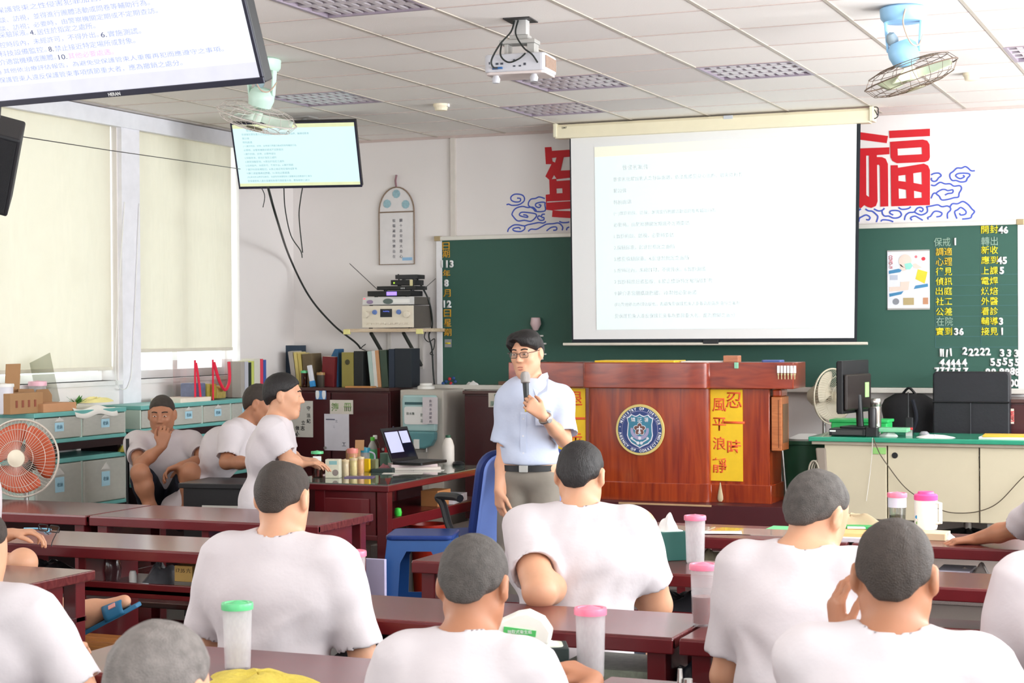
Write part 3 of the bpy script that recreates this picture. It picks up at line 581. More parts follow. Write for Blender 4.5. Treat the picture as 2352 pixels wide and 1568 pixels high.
def draw1(t, w, h, bz):
    MB().box(-w/2+bz, w/2-bz, -0.003, -0.001, -h/2+bz*1.6, h/2-bz).build('screen_picture', SCR1, t)
    Rw = np.array(rot3(math.radians(-5.85), math.radians(21.85)))
    def loc(px, py):
        d = FW+(px-1176)/CF*RT-(py-784)/CF*UP; n = Rw[:, 1]; o = np.array([0.1331, -8.103, 2.7971]); k = np.dot(o-CAM, n)/np.dot(d, n); return Rw.T @ (CAM+k*d-o)
    TX = M('screen_text_violet', (176, 186, 240), 0.6, emit=0.75); TK = M('screen_text_pink', (244, 186, 236), 0.6, emit=0.8); TD = M('screen_text_dark', (96, 104, 168), 0.6, emit=0.3)
    rows = [('保護管束之性侵害犯罪加害人，應配合', -8, 23, 330, -16), ('談、訪視，並得進行團體活動或問卷等輔助行為。', 0, 45, 345, 6), ('談、訪視；必要時，由警察機關定期或不定期查訪。', 0, 64, 364, 26), ('采驗尿液。', 0, 80, 66, 74), ('4.', 70, 75, 82, 73), ('居住於指定之處所。', 86, 72, 220, 59), ('控時段內，未經許可，不得外出。', 0, 101, 228, 81), ('6.', 233, 80, 246, 78), ('實施測謊。', 249, 77, 325, 70), ('科技設備監控。', 0, 123, 108, 113), ('8.', 113, 113, 124, 111), ('禁止接近特定場所或對象。', 127, 110, 312, 93),
        ('介適當機構或團體。', 0, 142, 130, 131), ('10.', 136, 131, 155, 129), ('其他必要處遇。', 158, 127, 262, 119), (') 其他依治療評估報告，為避免受保護管束人重覆再犯而應遵守之事項。', 0, 164, 515, 113), ('保護管束人違反保護管束事項情節重大者，應為撤銷之處分。', 0, 184, 420, 143)]
    for b, x0, y0, x1, y1 in rows:
        p, q = loc(x0, y0), loc(x1, y1); mt = TK if '其他必要' in b else (TD if b[0].isdigit() and len(b) < 4 else TX)
        z = (p[2]+q[2])/2
        text('screen_lettering', b, (p[0], -0.0032, z), 0.0205 if mt is not TD else 0.017, mt, t, 0.0, 0.0004, R=RT3, width=q[0]-p[0], align='LEFT')
    MB().box(-w/2+bz, w/2-bz, -0.0035, -0.003, -h/2+bz*1.6, -h/2+bz*1.6+0.05).build('taskbar', M('tv_taskbar', (232, 232, 246), 0.4, emit=0.8), t)
    text('maker_mark', 'HERAN', (-0.0, -0.0085, -h/2+bz*0.75), 0.012, WHITEL, t, 0.02, 0.0006, R=RT3)
tv('big near television hung from the ceiling at the top left', (0.1331, -8.103, 2.7971), math.radians(-5.85), math.radians(21.85), 1.24, 0.71, 0.013, draw1)
SCR2 = M('tv_picture_cyan', (216, 244, 244), 0.3, var=0.03, scale=2, emit=0.85)
def draw2(t, w, h, bz):
    MB().box(-w/2+bz, w/2-bz, -0.003, -0.001, -h/2+bz, h/2-bz).build('screen_picture', SCR2, t)
    YB2 = M('tv_band_yellow', (232, 238, 190), 0.4, emit=0.8)
    MB().box(-w/2+bz, w/2-bz, -0.0036, -0.003, h/2-bz-0.03, h/2-bz).build('upper_band', YB2, t); MB().box(-w/2+bz, w/2-bz, -0.0036, -0.003, -h/2+bz*1.6, -h/2+bz+0.03).build('lower_band', YB2, t)
    slide_text(t, lambda u, v: (-w/2+w*u, -0.0034, h/2-h*(v*0.95)), M('screen_text_blue', (160, 204, 214), 0.6, emit=0.7), w, R=RT3, h=0.017)
tv2 = tv('television on a ceiling bracket near the front left corner', (-2.727, -1.727, 2.957), math.radians(15.1), math.radians(25.1), 0.93, 0.508, 0.012, draw2)
def cable(name, label, pts, r=0.006, mat=CABLE, n=8):
    q = [tuple(p) for p in spl(pts, n)]; o = MB().tube(q, r, 6).build(name, mat, smooth=True); return tag(o, label, 'cable')
cable('television_cable', 'thick dark cable sagging from the corner television to the amplifier shelf', [at(615, 428, D=12.2), at(635, 500, D=12.4), at(665, 590, Y=-0.3), at(710, 680, Y=-0.16), at(765, 745, Y=-0.12), at(815, 785, Y=-0.10), at(828, 800, Y=-0.06)], 0.009)
cable('signal_cable', 'thin wavy cable hanging below the corner television', [at(652, 430, D=12.2), at(655, 480, D=12.3), at(668, 540, D=12.4), at(690, 575, D=12.4), at(694, 592, D=12.4)], 0.004)
cable('signal_cable', 'short cable curving under the right of the corner television', [at(695, 430, D=12.2), at(690, 460, D=12.2), at(687, 500, D=12.3), at(695, 580, D=12.4)], 0.004)
cable('signal_cable', 'thin grey wire loop under the left of the corner television', [at(600, 430, D=12.2), at(608, 450, D=12.2), at(604, 476, D=12.2)], 0.003)
tag(MB().tube([at(12, 308, D=7.5), at(250, 345, D=9.4), at(552, 388, D=12.35)], 0.0025, 5).build('steel_wire', DKGREY), 'thin taut wire running from the black loudspeaker to the corner television', 'wire')
# ------------------------------------------------------------------ loudspeaker, top left
c = at(-28, 372, D=7.5)
sp = thing('loudspeaker', 'black loudspeaker hung at the left edge under the big television', 'loudspeaker', c); sp.rotation_euler = Matrix((Ry(0.30) @ Rz(0.5) @ Rx(0.30)).tolist()).to_euler()
MB().prism([(-0.14, -0.11), (0.14, -0.11), (0.105, 0.12), (-0.105, 0.12)], 0.36, lambda u, v, w: (u, v, w-0.18)).build('cabinet', M('speaker_black', (38, 38, 42), 0.5), sp, bevel=0.01)
MB().box(-0.125, 0.125, -0.118, -0.11, -0.165, 0.165).build('grille', M('speaker_grille', (26, 26, 30), 0.7, bump=0.4, bscale=400), sp, bevel=0.003)
Ri = (Ry(0.30) @ Rz(0.5) @ Rx(0.30)).T
MB().cyl((0, 0.05, 0.15), Ri @ (np.array([c[0], c[1]+0.15, CEIL])-c), 0.014).build('hanging_rod', DKGREY, sp, smooth=True)
# ------------------------------------------------------------------ projector
p0 = at(1196, 150, D=8.9); pz = p0[2]
pr_ = thing('ceiling_projector', 'white projector hung from the ceiling with black leads', 'projector', (p0[0], p0[1], pz), math.radians(6))
PW = M('projector_white', (200, 200, 206), 0.4, var=0.03)
MB().prism(rrect(-0.16, 0.16, -0.115, 0.115, 0.025), 1, lambda u, v, w: (u, v, -0.045+0.09*w)).build('casing', PW, pr_, bevel=0.008)
MB().prism(rrect(-0.155, 0.155, -0.11, 0.11, 0.025), 1, lambda u, v, w: (u, v, -0.058+0.014*w)).build('lower_shell', M('projector_shell', (214, 202, 198), 0.5), pr_, bevel=0.004)
pm = MB()
for x, z, w_, h_ in ((-0.13, 0.0, 0.006, 0.012), (-0.09, -0.005, 0.014, 0.010), (-0.065, -0.005, 0.014, 0.010), (0.0, -0.02, 0.012, 0.007), (0.03, -0.02, 0.012, 0.007), (0.055, -0.012, 0.012, 0.012), (0.0, 0.008, 0.010, 0.012), (-0.1, -0.028, 0.03, 0.01)):
    pm.box(x-w_/2, x+w_/2, -0.1175, -0.114, z-h_/2, z+h_/2)
pm.build('port_panel', M('port_dark', (70, 74, 84), 0.5), pr_)
MB().box(-0.11, -0.06, -0.128, -0.115, -0.032, -0.022).build('video_plug', M('plug_blue', (60, 110, 170), 0.4), pr_, bevel=0.002)
vm = MB()
for k in range(9): vm.box(0.158, 0.1625, -0.10+0.022*k, -0.088+0.022*k, -0.03, 0.03)
vm.build('side_vents', M('vent_tan', (168, 140, 122), 0.6), pr_)
MB().lathe([(0.04, 0), (0.045, 0.03), (0.03, 0.035)], (0.06, 0.10, 0.0), 20, Rx(-PI/2)).build('lens', M('lens_dark', (30, 34, 48), 0.1), pr_, smooth=True)
for x, y in ((-0.11, -0.07), (0.09, -0.07)): MB().lathe([(0.018, -0.095), (0.022, -0.075), (0.012, -0.055)], (x, y, 0), 14).build('levelling_foot', PW, pr_, smooth=True)
up = CEIL-pz
MB().box(-0.10, 0.09, -0.05, 0.05, 0.105, 0.125).box(-0.05, 0.05, -0.035, 0.035, 0.125, 0.15).box(-0.075, -0.055, -0.04, 0.04, 0.045, 0.105).box(0.045, 0.085, -0.04, 0.04, 0.045, 0.105).build('mount_bracket', M('mount_grey', (186, 184, 180), 0.4, metal=0.3), pr_, bevel=0.003)
MB().box(-0.03, 0.04, -0.03, 0.03, 0.15, up).build('mount_post', M('post_grey', (196, 194, 192), 0.45, metal=0.2), pr_, bevel=0.004)
MB().box(-0.07, 0.07, -0.08, 0.08, up-0.006, up).build('ceiling_plate', M('plate_dark', (50, 48, 48), 0.5), pr_)
cm_ = MB()
for pts in ([(-0.02, -0.04, up-0.01), (-0.03, -0.07, 0.16), (-0.07, -0.13, 0.09), (-0.105, -0.16, 0.01), (-0.10, -0.15, -0.025), (-0.085, -0.13, -0.027)], [(0.0, -0.04, up-0.01), (-0.005, -0.07, 0.15), (0.05, -0.12, 0.07), (0.10, -0.14, 0.03), (0.125, -0.125, -0.01)], [(-0.07, -0.1, 0.10), (-0.06, -0.15, 0.03), (-0.02, -0.15, -0.005), (0.03, -0.14, 0.01), (0.06, -0.12, 0.04)]):
    cm_.tube(spl(pts, 6), 0.0045, 6)
cm_.build('leads', CABLE, pr_, smooth=True)
# ------------------------------------------------------------------ smoke detectors
for i, (px, py, lab) in enumerate(((1013, 243, 'round cream smoke detector on the ceiling above the scroll banner'), (2232, 172, 'round white smoke detector on the ceiling near the blue fan'))):
    q = at(px, py-4, Z=CEIL)
    if i == 0:
        sd = thing('smoke_detector', lab, 'smoke detector', q)
        MB().lathe([(0.055, 0), (0.055, -0.015), (0.048, -0.022), (0.042, -0.045), (0.0, -0.05)], (0, 0, 0), 24).build('detector_body', M('detector_cream', (244, 232, 206), 0.45), sd, smooth=True)
        MB().box(0.035, 0.062, -0.015, 0.015, -0.022, 0).build('indicator_block', WHITE, sd, bevel=0.004)
    else: dup(sd, q, label=lab)
# ------------------------------------------------------------------ orbit ceiling fans
def orbit_fan(label, pos, tilt_x, tilt_y, body, blade, cage, rc=0.235):
    t = thing('ceiling_fan', label, 'ceiling fan', pos)
    MB().lathe([(0.10, 0.0), (0.115, -0.01), (0.112, -0.055), (0.095, -0.075), (0.0, -0.078)], (0, 0, 0), 28).build('ceiling_mount', body, t, smooth=True)
    for sx_ in (-1, 1):
        MB().prism([(0.022, 0), (0.018, -0.16), (-0.012, -0.16), (-0.022, 0)], 0.012, lambda u, v, w: (sx_*(0.082+w-0.012*(-v/0.16)), u, v-0.06)).build('yoke_arm', body, t, bevel=0.003)
    R = Ry(tilt_y) @ Rx(tilt_x); c = np.array([0, 0, -0.225])
    MB().lathe([(0.0, 0.062), (0.05, 0.056), (0.072, 0.03), (0.076, -0.005), (0.066, -0.05), (0.03, -0.066), (0, -0.068)], c, 28, R).build('motor_housing', body, t, smooth=True)
    MB().lathe([(0.0, 0.0), (0.022, 0.0), (0.03, 0.03), (0.02, 0.06), (0.0, 0.07)], c+R @ np.array([-0.03, 0.0, 0.05]), 14, R @ Rx(0.3)).build('swivel_gear', M('gear_grey', (150, 168, 178), 0.5), t, smooth=True)
    MB().tube(spl([(0.03, -0.11, -0.03), (0.02, -0.12, -0.1), (0.05, -0.1, -0.19), (0.08, -0.05, -0.2), (0.09, 0.02, -0.14)], 6), 0.004, 6).build('power_lead', M('lead_tan', (196, 168, 150), 0.5), t, smooth=True)
    fc = c+R @ np.array([0, 0, -0.115])
    # cage: rims, radial ribs, rings
    cg = MB()
    for r_, z_, w_ in ((rc, 0.0, 0.0035), (rc*0.62, 0.058, 0.0018), (rc*0.62, -0.062, 0.0018), (rc*0.86, 0.042, 0.0018), (rc*0.86, -0.045, 0.0018), (rc*0.36, -0.07, 0.0018)):
        cg.tube([fc+R @ np.array([r_*math.cos(2*PI*k/40), r_*math.sin(2*PI*k/40), z_]) for k in range(40)], w_, 5, closed=True)
    for k in range(18):
        a_ = 2*PI*k/18; pts = [(0.055, 0.065), (rc*0.62, 0.058), (rc*0.86, 0.042), (rc, 0.0), (rc*0.86, -0.045), (rc*0.62, -0.062), (rc*0.36, -0.07), (0.045, -0.07)]
        cg.tube([fc+R @ np.array([r_*math.cos(a_+0.35*(1-r_/rc)), r_*math.sin(a_+0.35*(1-r_/rc)), z_]) for r_, z_ in pts], 0.0014, 4)
    cg.build('cage', cage, t)
    MB().lathe([(0.0, -0.005), (0.045, -0.005), (0.048, 0.005), (0.0, 0.01)], fc+R @ np.array([0, 0, -0.07]), 20, R).build('cage_badge', M('badge_olive', (120, 112, 84), 0.5), t, smooth=True)
    MB().lathe([(0.0, -0.03), (0.028, -0.025), (0.03, 0.03), (0.0, 0.035)], fc, 18, R).build('hub', blade, t, smooth=True)
    for k in range(3):
        a0 = 2*PI*k/3+0.4
        def bf(u, v):
            r_ = 0.02+(rc-0.045)*v; wd_ = (0.15+1.15*math.sin(min(1, v*1.25)*PI*0.62))*0.62*(1 if v < 0.85 else max(0.25, 1-(v-0.85)*4)); a_ = a0+(u-0.5)*wd_
            return tuple(fc+R @ np.array([r_*math.cos(a_), r_*math.sin(a_), (u-0.5)*0.045]))
        MB().grid(bf, 10, 10).build('blade', blade, t, smooth=True, solid=0.003)
    return t
FB = M('fan_blue_enamel', (150, 200, 236), 0.35, var=0.05); FBL = M('fan_blade_pale_green', (206, 214, 180), 0.4, alpha=1); FM = M('fan_mint_enamel', (204, 232, 218), 0.35, var=0.04)
orbit_fan('blue orbiting ceiling fan with a wire cage at the upper right', at(2075, 16, Z=CEIL), 0.10, -0.30, FB, FBL, M('cage_wire_brown', (110, 92, 78), 0.5, metal=0.3))
orbit_fan('mint green orbiting ceiling fan behind the corner of the big television', at(600, 135, Z=CEIL), 0.10, 0.34, FM, M('fan_blade_mint', (214, 228, 214), 0.4), M('cage_wire_pale', (216, 206, 200), 0.5, metal=0.2))
# ------------------------------------------------------------------ scroll banner on the front wall
q = at(914, 607, Y=0); z1 = at(914, 487, Y=0)[2]-q[2]; zt = at(914, 430, Y=0)[2]-q[2]; hwid = 0.16
sb = thing('scroll_banner', 'arched white calligraphy banner hanging on the front wall', 'banner', (q[0], -0.012, q[2]))
arc = [(-hwid, 0), (hwid, 0), (hwid, z1)]+[(hwid*math.cos(PI*k/16), z1+(zt-z1)*math.sin(PI*k/16)) for k in range(1, 16)]+[(-hwid, z1)]
MB().prism(arc, 0.006, lambda u, v, w: (u, -w, v)).build('backing', M('banner_silk', (230, 226, 226), 0.6), sb)
TR = M('banner_trim', (146, 124, 106), 0.6, var=0.2, scale=80)
MB().tube([(u, -0.008, v) for u, v in arc], 0.006, 6, closed=True).tube([(-hwid, -0.008, z1), (hwid, -0.008, z1)], 0.006, 6).build('trim', TR, sb)
MB().tube(spl([(0, -0.006, zt), (-0.006, -0.01, zt+0.05), (0.004, -0.01, zt+0.1)], 4), 0.008, 6).build('hanging_cord', M('cord_mauve', (150, 112, 120), 0.7), sb, smooth=True)
for u, v in ((-0.085, z1+0.07), (0.085, z1+0.06), (0.0, zt-0.055)):
    MB().lathe([(0.001, -0.001), (0.03, 0.0), (0.036, 0.004), (0.0, 0.006)], (u, -0.0065, v), 9, Rx(PI/2)).build('flower_print', M('flower_blue', (160, 196, 206), 0.6, var=0.2, scale=60), sb)
for i, st in enumerate(('願十念安隱大悲心', '祝福遍得快樂自在')):
    for k, ch in enumerate(st): text('calligraphy', ch, (0.04-i*0.065, -0.0075, z1-0.07-k*0.042), 0.026, M('banner_ink', (96, 92, 104), 0.7), sb, 0.0, 0.0006)
MB().box(0.05, 0.14, -0.008, -0.006, 0.03, 0.055).build('footer_print', M('print_blue', (150, 190, 224), 0.6), sb)
# ------------------------------------------------------------------ maroon cabinets along the front wall
CZ = 1.215
def cabinet(name, label, x0, x1, y0, y1, z0, z1, doors):
    t = thing(name, label, 'cabinet', ((x0+x1)/2, (y0+y1)/2, z0)); w = (x1-x0)/2; d = (y1-y0)/2; h = z1-z0
    MB().box(-w, w, -d+0.02, d, 0, h-0.025).build('carcass', M('cabinet_maroon', (76, 26, 30), 0.3, var=0.15, scale=4, coat=0.3), t, bevel=0.003)
    MB().box(-w-0.005, w+0.005, -d-0.01, d, h-0.025, h).build('cabinet_top', M('cabinet_top_paint', (86, 56, 52), 0.3, coat=0.3), t, bevel=0.003)
    for k in range(doors):
        a = -w+2*w*k/doors+0.008; b = -w+2*w*(k+1)/doors-0.008
        dr = MB().box(a, b, -d, -d+0.022, 0.05, h-0.04).build('door', M('cabinet_door', (72, 24, 28), 0.28, var=0.12, scale=3, coat=0.35), t, bevel=0.004)
        MB().cyl((b-0.04, -d-0.02, h*0.6), (b-0.04, -d, h*0.6), 0.012, n=12).build('knob', METAL, dr, smooth=True)
    return t
c1 = cabinet('storage_cabinet', 'long dark maroon cabinet carrying books under the amplifier shelf', -3.68, -2.63, -0.45, -0.02, 0.2-0.2, CZ, 2)
c2 = cabinet('storage_cabinet', 'dark maroon cabinet with a paper sign behind the presenter', -1.98, -1.25, -0.45, -0.02, 0.2, CZ-0.015, 2)
c3 = cabinet('storage_cabinet', 'dark red cabinet at the right edge under the chalkboard', 2.12, 2.9, -0.5, -0.02, 0.2, 1.175, 2)
def sign(label, x0, y0, x1, y1, Y, mat, rows, ink, vertical=False, name='paper_sign', cat='sign', bold=0.01):
    a = at(x0, y0, Y=Y); b = at(x1, y1, Y=Y); w = abs(b[0]-a[0])/2; h = abs(a[2]-b[2])/2
    t = thing(name, label, cat, ((a[0]+b[0])/2, Y, (a[2]+b[2])/2))
    MB().box(-w, w, -0.002, 0.002, -h, h).build('sheet', mat, t)
    for (st, u, v, hh) in rows: text('lettering', st, (u*w, -0.0025, v*h), hh*2*h, ink, t, bold, 0.0008)
    return t
YF = -0.455
GRI = M('green_sign_ink', (150, 176, 120), 0.7)
sign('white sign with green characters on the bookcase door', 758, 918, 811, 951, YF, M('sign_cream', (228, 220, 208), 0.7), [('簿', -0.55, 0, 0.6), ('冊', 0.55, 0, 0.6)], GRI)
sign('tall white note with handwriting under the green sign', 745, 950, 802, 1035, YF, M('note_white', (226, 222, 230), 0.7), [('一', -0.5, 0.7, 0.03), ('三', 0, 0.6, 0.06), ('二', -0.2, 0.3, 0.04), ('工', 0.6, -0.65, 0.1)], M('note_ink', (110, 108, 130), 0.7))
sign('grey sheet with large brush characters behind the profile man', 664, 920, 719, 1004, YF, M('sheet_grey', (214, 210, 200), 0.7), [('守', 0.65, 0.6, 0.12), ('法', 0.65, 0.2, 0.12), ('紀', 0.65, -0.1, 0.12), ('立', 0.2, -0.2, 0.12), ('志', 0.15, -0.5, 0.13), ('做', -0.3, -0.5, 0.12), ('人', -0.3, -0.75, 0.12), ('勤', -0.4, -0.9, 0.1)], INK)
st = sign('small blue slipper sticker on the edge of the bookcase', 725, 893, 749, 917, YF, M('sticker_blue', (96, 150, 206), 0.5), [], INK, name='slipper_sticker', cat='sticker')
for x in (-0.03, 0.03): MB().lathe([(0.0, 0), (0.02, 0.0), (0.022, 0.002), (0, 0.003)], (x, -0.002, 0.0), 16, Rx(PI/2), 0.8, 1.9).build('slipper_print', WHITEL, st)
sign('white two-line sign with green characters behind the presenter', 1122, 902, 1151, 935, -0.46, M('sign_cream', (228, 220, 208), 0.7), [('電', 0.3, 0.5, 0.36), ('腦', -0.3, -0.5, 0.36), ('機', 0.5, -0.5, 0.36)], M('green_ink_dull', (120, 156, 140), 0.7))
sign('pale sign with a red character on the dark red cabinet', 2304, 938, 2329, 973, -0.515, M('sign_pink', (240, 222, 208), 0.7), [('櫃', 0.0, 0.0, 0.75)], M('red_sign_ink', (206, 74, 74), 0.7))
# ------------------------------------------------------------------ amplifier shelf
ys = -0.33
a = at(803, 755, Y=ys); b = at(985, 755, Y=ys); sz = a[2]
ws = thing('wall_shelf', 'wooden wall shelf on black brackets carrying the amplifier', 'shelf', ((a[0]+b[0])/2, 0, sz)); w = (b[0]-a[0])/2
MB().box(-w, w, -0.42, -0.002, -0.028, 0).build('shelf_board', Mwood('shelf_wood', (216, 196, 170), (190, 164, 134), 0.5), ws, bevel=0.003)
for x in (-w+0.2, w-0.22): MB().box(x-0.015, x+0.015, -0.02, -0.002, -0.33, -0.028).build('bracket_plate', M('bracket_white', (220, 214, 208), 0.5), ws); MB().tube([(x, -0.34, -0.035), (x, -0.015, -0.30)], 0.016, 6).build('bracket_strut', M('bracket_black', (52, 54, 50), 0.5), ws)
for x in (-w+0.02, w-0.04): MB().box(x-0.03, x+0.03, -0.424, -0.40, -0.045, -0.005).build('edge_tape', M('tape_yellow', (232, 224, 150), 0.5), ws, bevel=0.004)
def unit(name, label, x0, x1, y0, y1, z0, z1, mat, front):
    t = thing(name, label, name.replace('_', ' '), ((x0+x1)/2, (y0+y1)/2, z0)); w = (x1-x0)/2; d = (y1-y0)/2; h = z1-z0
    MB().box(-w, w, -d+0.008, d, 0.008, h).build('casing', mat, t, bevel=0.003)
    MB().box(-w-0.003, w+0.003, -d, -d+0.012, 0.008, h).build('front_panel', front, t, bevel=0.002)
    for x in (-w+0.05, w-0.05): MB().cyl((x, -d+0.05, 0), (x, -d+0.05, 0.01), 0.015, n=12).build('foot', BLACK, t)
    return t, w, d, h
SILV = M('silver_champagne', (226, 216, 200), 0.35, metal=0.25, var=0.03); AMPD = M('amp_side_grey', (92, 86, 80), 0.5)
xa, xb = at(835, 742, Y=-0.38)[0], at(946, 742, Y=-0.38)[0]
zb = sz; z2 = at(880, 702, Y=-0.38)[2]
t, w, d, h = unit('amplifier', 'wide silver amplifier with knobs on the wall shelf', xa, xb+0.02, -0.40, -0.06, zb, z2, AMPD, SILV)
for x in (-w*0.84, w*0.78): MB().lathe([(0.028, 0), (0.026, 0.02), (0.0, 0.022)], (x, -d, h*0.62), 20, Rx(PI/2)).build('knob', SILV, t, smooth=True)
for x in (-w*0.5, w*0.45): MB().lathe([(0.02, 0), (0.018, 0.014), (0.0, 0.016)], (x, -d, h*0.72), 18, Rx(PI/2)).build('knob', M('knob_blue', (100, 128, 190), 0.4), t, smooth=True)
MB().box(-w*0.28, w*0.18, -d-0.003, -d, h*0.5, h*0.86).build('display', M('amp_display', (26, 28, 40), 0.2), t); text('display_digits', 'AudioKing', (-0.01, -d-0.004, h*0.75), 0.012, M('display_blue', (110, 130, 255), 0.4, emit=1.2), t, 0.0, 0.0006)
for k in range(10): MB().lathe([(0.008, 0), (0.007, 0.012), (0, 0.013)], (-w*0.84+k*w*0.185, -d, h*0.22), 10, Rx(PI/2)).build('small_knob', SILV, t, smooth=True)
z3 = at(880, 682, Y=-0.38)[2]
t, w, d, h = unit('disc_player', 'slim silver disc player stacked on the amplifier', xa, xb+0.02, -0.39, -0.08, z2, z3, AMPD, M('player_silver', (214, 212, 212), 0.35, metal=0.3))
MB().lathe([(0.045, 0), (0.04, 0.006), (0, 0.007)], (-0.0, -d, h*0.5), 24, Rx(PI/2), 1, 0.5).build('control_pad', M('pad_green_grey', (96, 110, 106), 0.4), t, smooth=True)
MB().lathe([(0.03, 0), (0.028, 0.003), (0, 0.004)], (-w*0.72, -d, h*0.45), 20, Rx(PI/2), 1, 0.55).build('badge', M('badge_violet', (150, 130, 160), 0.4), t, smooth=True)
MB().box(w*0.2, w*0.85, -d-0.002, -d, h*0.3, h*0.75).build('disc_tray', WHITE, t, bevel=0.001); MB().box(-w*0.97, -w*0.9, -d-0.002, -d, h*0.75, h*0.9).build('standby_lamp', M('lamp_red', (250, 90, 110), 0.4, emit=1.0), t)
x0, x1 = at(846, 680, Y=-0.36)[0], at(938, 680, Y=-0.36)[0]; z4 = at(880, 668, Y=-0.36)[2]; z5 = at(900, 657, Y=-0.34)[2]; z6 = at(905, 643, Y=-0.32)[2]; z7 = at(915, 631, Y=-0.30)[2]
t, w, d, h = unit('tuner', 'flat black tuner with glowing violet display on the disc player', x0, x0+0.38, -0.37, -0.14, z3, z4, BLACK, BLACK)
MB().box(-0.02, 0.07, -d-0.002, -d, h*0.25, h*0.85).build('display', M('display_violet', (150, 120, 255), 0.3, emit=1.6), t)
t, w, d, h = unit('set_top_box', 'black set-top box above the violet tuner', x0+0.08, x0+0.42, -0.36, -0.14, z4, z5, BLACK, BLACK)
text('front_digits', '8 8 8', (0.06, -d-0.002, h*0.5), 0.012, WHITEL, t, 0.0, 0.0006)
t, w, d, h = unit('network_box', 'small black box with a green lamp near the top of the equipment stack', x0+0.19, x0+0.40, -0.33, -0.16, z5, z6, BLACK, BLACK)
MB().box(-w*0.8, -w*0.68, -d-0.002, -d, h*0.4, h*0.65).build('lamp', M('lamp_green', (170, 220, 60), 0.4, emit=1.2), t); MB().box(w*0.6, w*0.85, -d-0.003, -d, 0.0, h).build('side_stripe', M('stripe_cream', (220, 210, 160), 0.5), t)
t, w, d, h = unit('router', 'topmost black router on the amplifier shelf stack', x0+0.22, x0+0.41, -0.31, -0.16, z6, z7, BLACK, M('router_front', (44, 44, 48), 0.4)); MB().cyl((-w-0.006, 0, 0), (-w-0.012, 0, 0.05), 0.006, n=8).build('aerial', BLACK, t)
MB().tube([at(803, 605, Y=-0.14), at(866, 664, Y=-0.30)], 0.003, 5).build('wire_aerial', DKGREY); tag(bpy.data.objects['wire_aerial'], 'thin slanting wire aerial left of the equipment stack', 'aerial')
tag(MB().tube([at(1000, 640, Y=-0.03), at(975, 662, Y=-0.30)], 0.003, 5).build('wire_aerial', DKGREY), 'thin slanting wire aerial right of the equipment stack', 'aerial')
cable('equipment_cable', 'bundle of black leads hanging behind the amplifier down the board edge', [at(958, 640, Y=-0.15), at(985, 690, Y=-0.12), at(993, 745, Y=-0.06), at(985, 770, Y=-0.06), at(992, 800, Y=-0.05), at(995, 850, Y=-0.05), at(998, 885, Y=-0.05)], 0.008)
cable('equipment_cable', 'coiled loop of black lead beside the shelf end', [at(978, 760, Y=-0.05), at(975, 775, Y=-0.05), at(985, 785, Y=-0.05), at(998, 778, Y=-0.05), at(996, 800, Y=-0.05), at(988, 812, Y=-0.05), at(996, 815, Y=-0.05)], 0.004)
cable('equipment_cable', 'crossing thin leads dropping from the shelf to the books', [at(840, 790, Y=-0.05), at(830, 800, Y=-0.06), at(845, 810, Y=-0.05), at(838, 838, Y=-0.05)], 0.004)
# ------------------------------------------------------------------ books and things on the bookcase
BYc = -0.30
def px_box(px0, px1, Y, base):
    a = at(px0, 888, Y=Y); b = at(px1, 888, Y=Y); return a[0], b[0]
def book(label, px0, px1, ptop, mat, lean=0.0, depth=0.16, Y=BYc, z=CZ, name='book', cat='book', group=None, page=True, basepx=888):
    """upright book or binder, spine towards the room; lean in radians (positive tips to the right)"""
    x0, x1 = at(px0, basepx, Y=Y)[0], at(px1, basepx, Y=Y)[0]; h = at(px0, ptop, Y=Y)[2]-z; w = x1-x0
    dz = w*abs(math.sin(lean)); t = thing(name, label, cat, (x0 if lean >= 0 else x1, Y, z), 0, group)
    h = max(0.03, (h-w*abs(math.sin(lean)))/math.cos(lean)) if lean else h
    R = Ry(lean)
    s = 0 if lean >= 0 else -1
    # tips about the lower corner it stands on, so nothing sinks into the shelf
    base = np.array([0, 0, 0.0])
    def bx(m, x0_, x1_, y0, y1, z0, z1):
        vs = [R @ np.array([x, y, zz_])+base for zz_ in (z0, z1) for y in (y0, y1) for x in (x0_, x1_)]
        m.add(vs, [(0, 2, 3, 1), (4, 5, 7, 6), (0, 1, 5, 4), (2, 6, 7, 3), (0, 4, 6, 2), (1, 3, 7, 5)]); return m
    xs0, xs1 = (-w, 0) if lean > 0 else ((0, w) if lean == 0 else (0, w))
    if lean > 0: t.location.x = x0+w*math.cos(lean)
    elif lean < 0: t.location.x = x0
    bx(MB(), xs0, xs1, 0, depth, 0, h).build('cover', mat, t, bevel=0.002)
    if page and w > 0.012: bx(MB(), xs0+0.003, xs1-0.003, 0.004, depth-0.0, h, h+0.001).build('pages', M('page_edges', (232, 226, 210), 0.8, var=0.08, scale=100), t)
    return t, w, h
C_ = lambda n, r, **k: M(n, r, 0.6, **k)
book('dark blue lever binder standing at the left end of the bookcase', 648, 690, 793, C_('cover_navy', (50, 66, 84)), Y=-0.14, depth=0.1)
book('grey-white thick book leaning left beside the yellow books', 672, 682, 806, C_('cover_grey', (176, 168, 160)), -0.15)
book('slim cream-yellow book leaning left, first of two', 683, 690, 808, C_('cover_yellow_pale', (216, 196, 120)), -0.13); book('slim cream-yellow book leaning left, second of two', 691, 698, 810, C_('cover_yellow', (206, 184, 104)), -0.12)
book('wide brown book leaning left behind the green-lidded cup', 699, 722, 811, C_('cover_brown', (108, 92, 66)), -0.08)
book('maroon album with gold spine bands on the bookcase', 738, 766, 818, C_('cover_maroon', (116, 30, 34)), 0.05)
t, w, h = book('upright olive-gold book with dark round emblem', 785, 812, 809, C_('cover_olive', (150, 138, 70)))
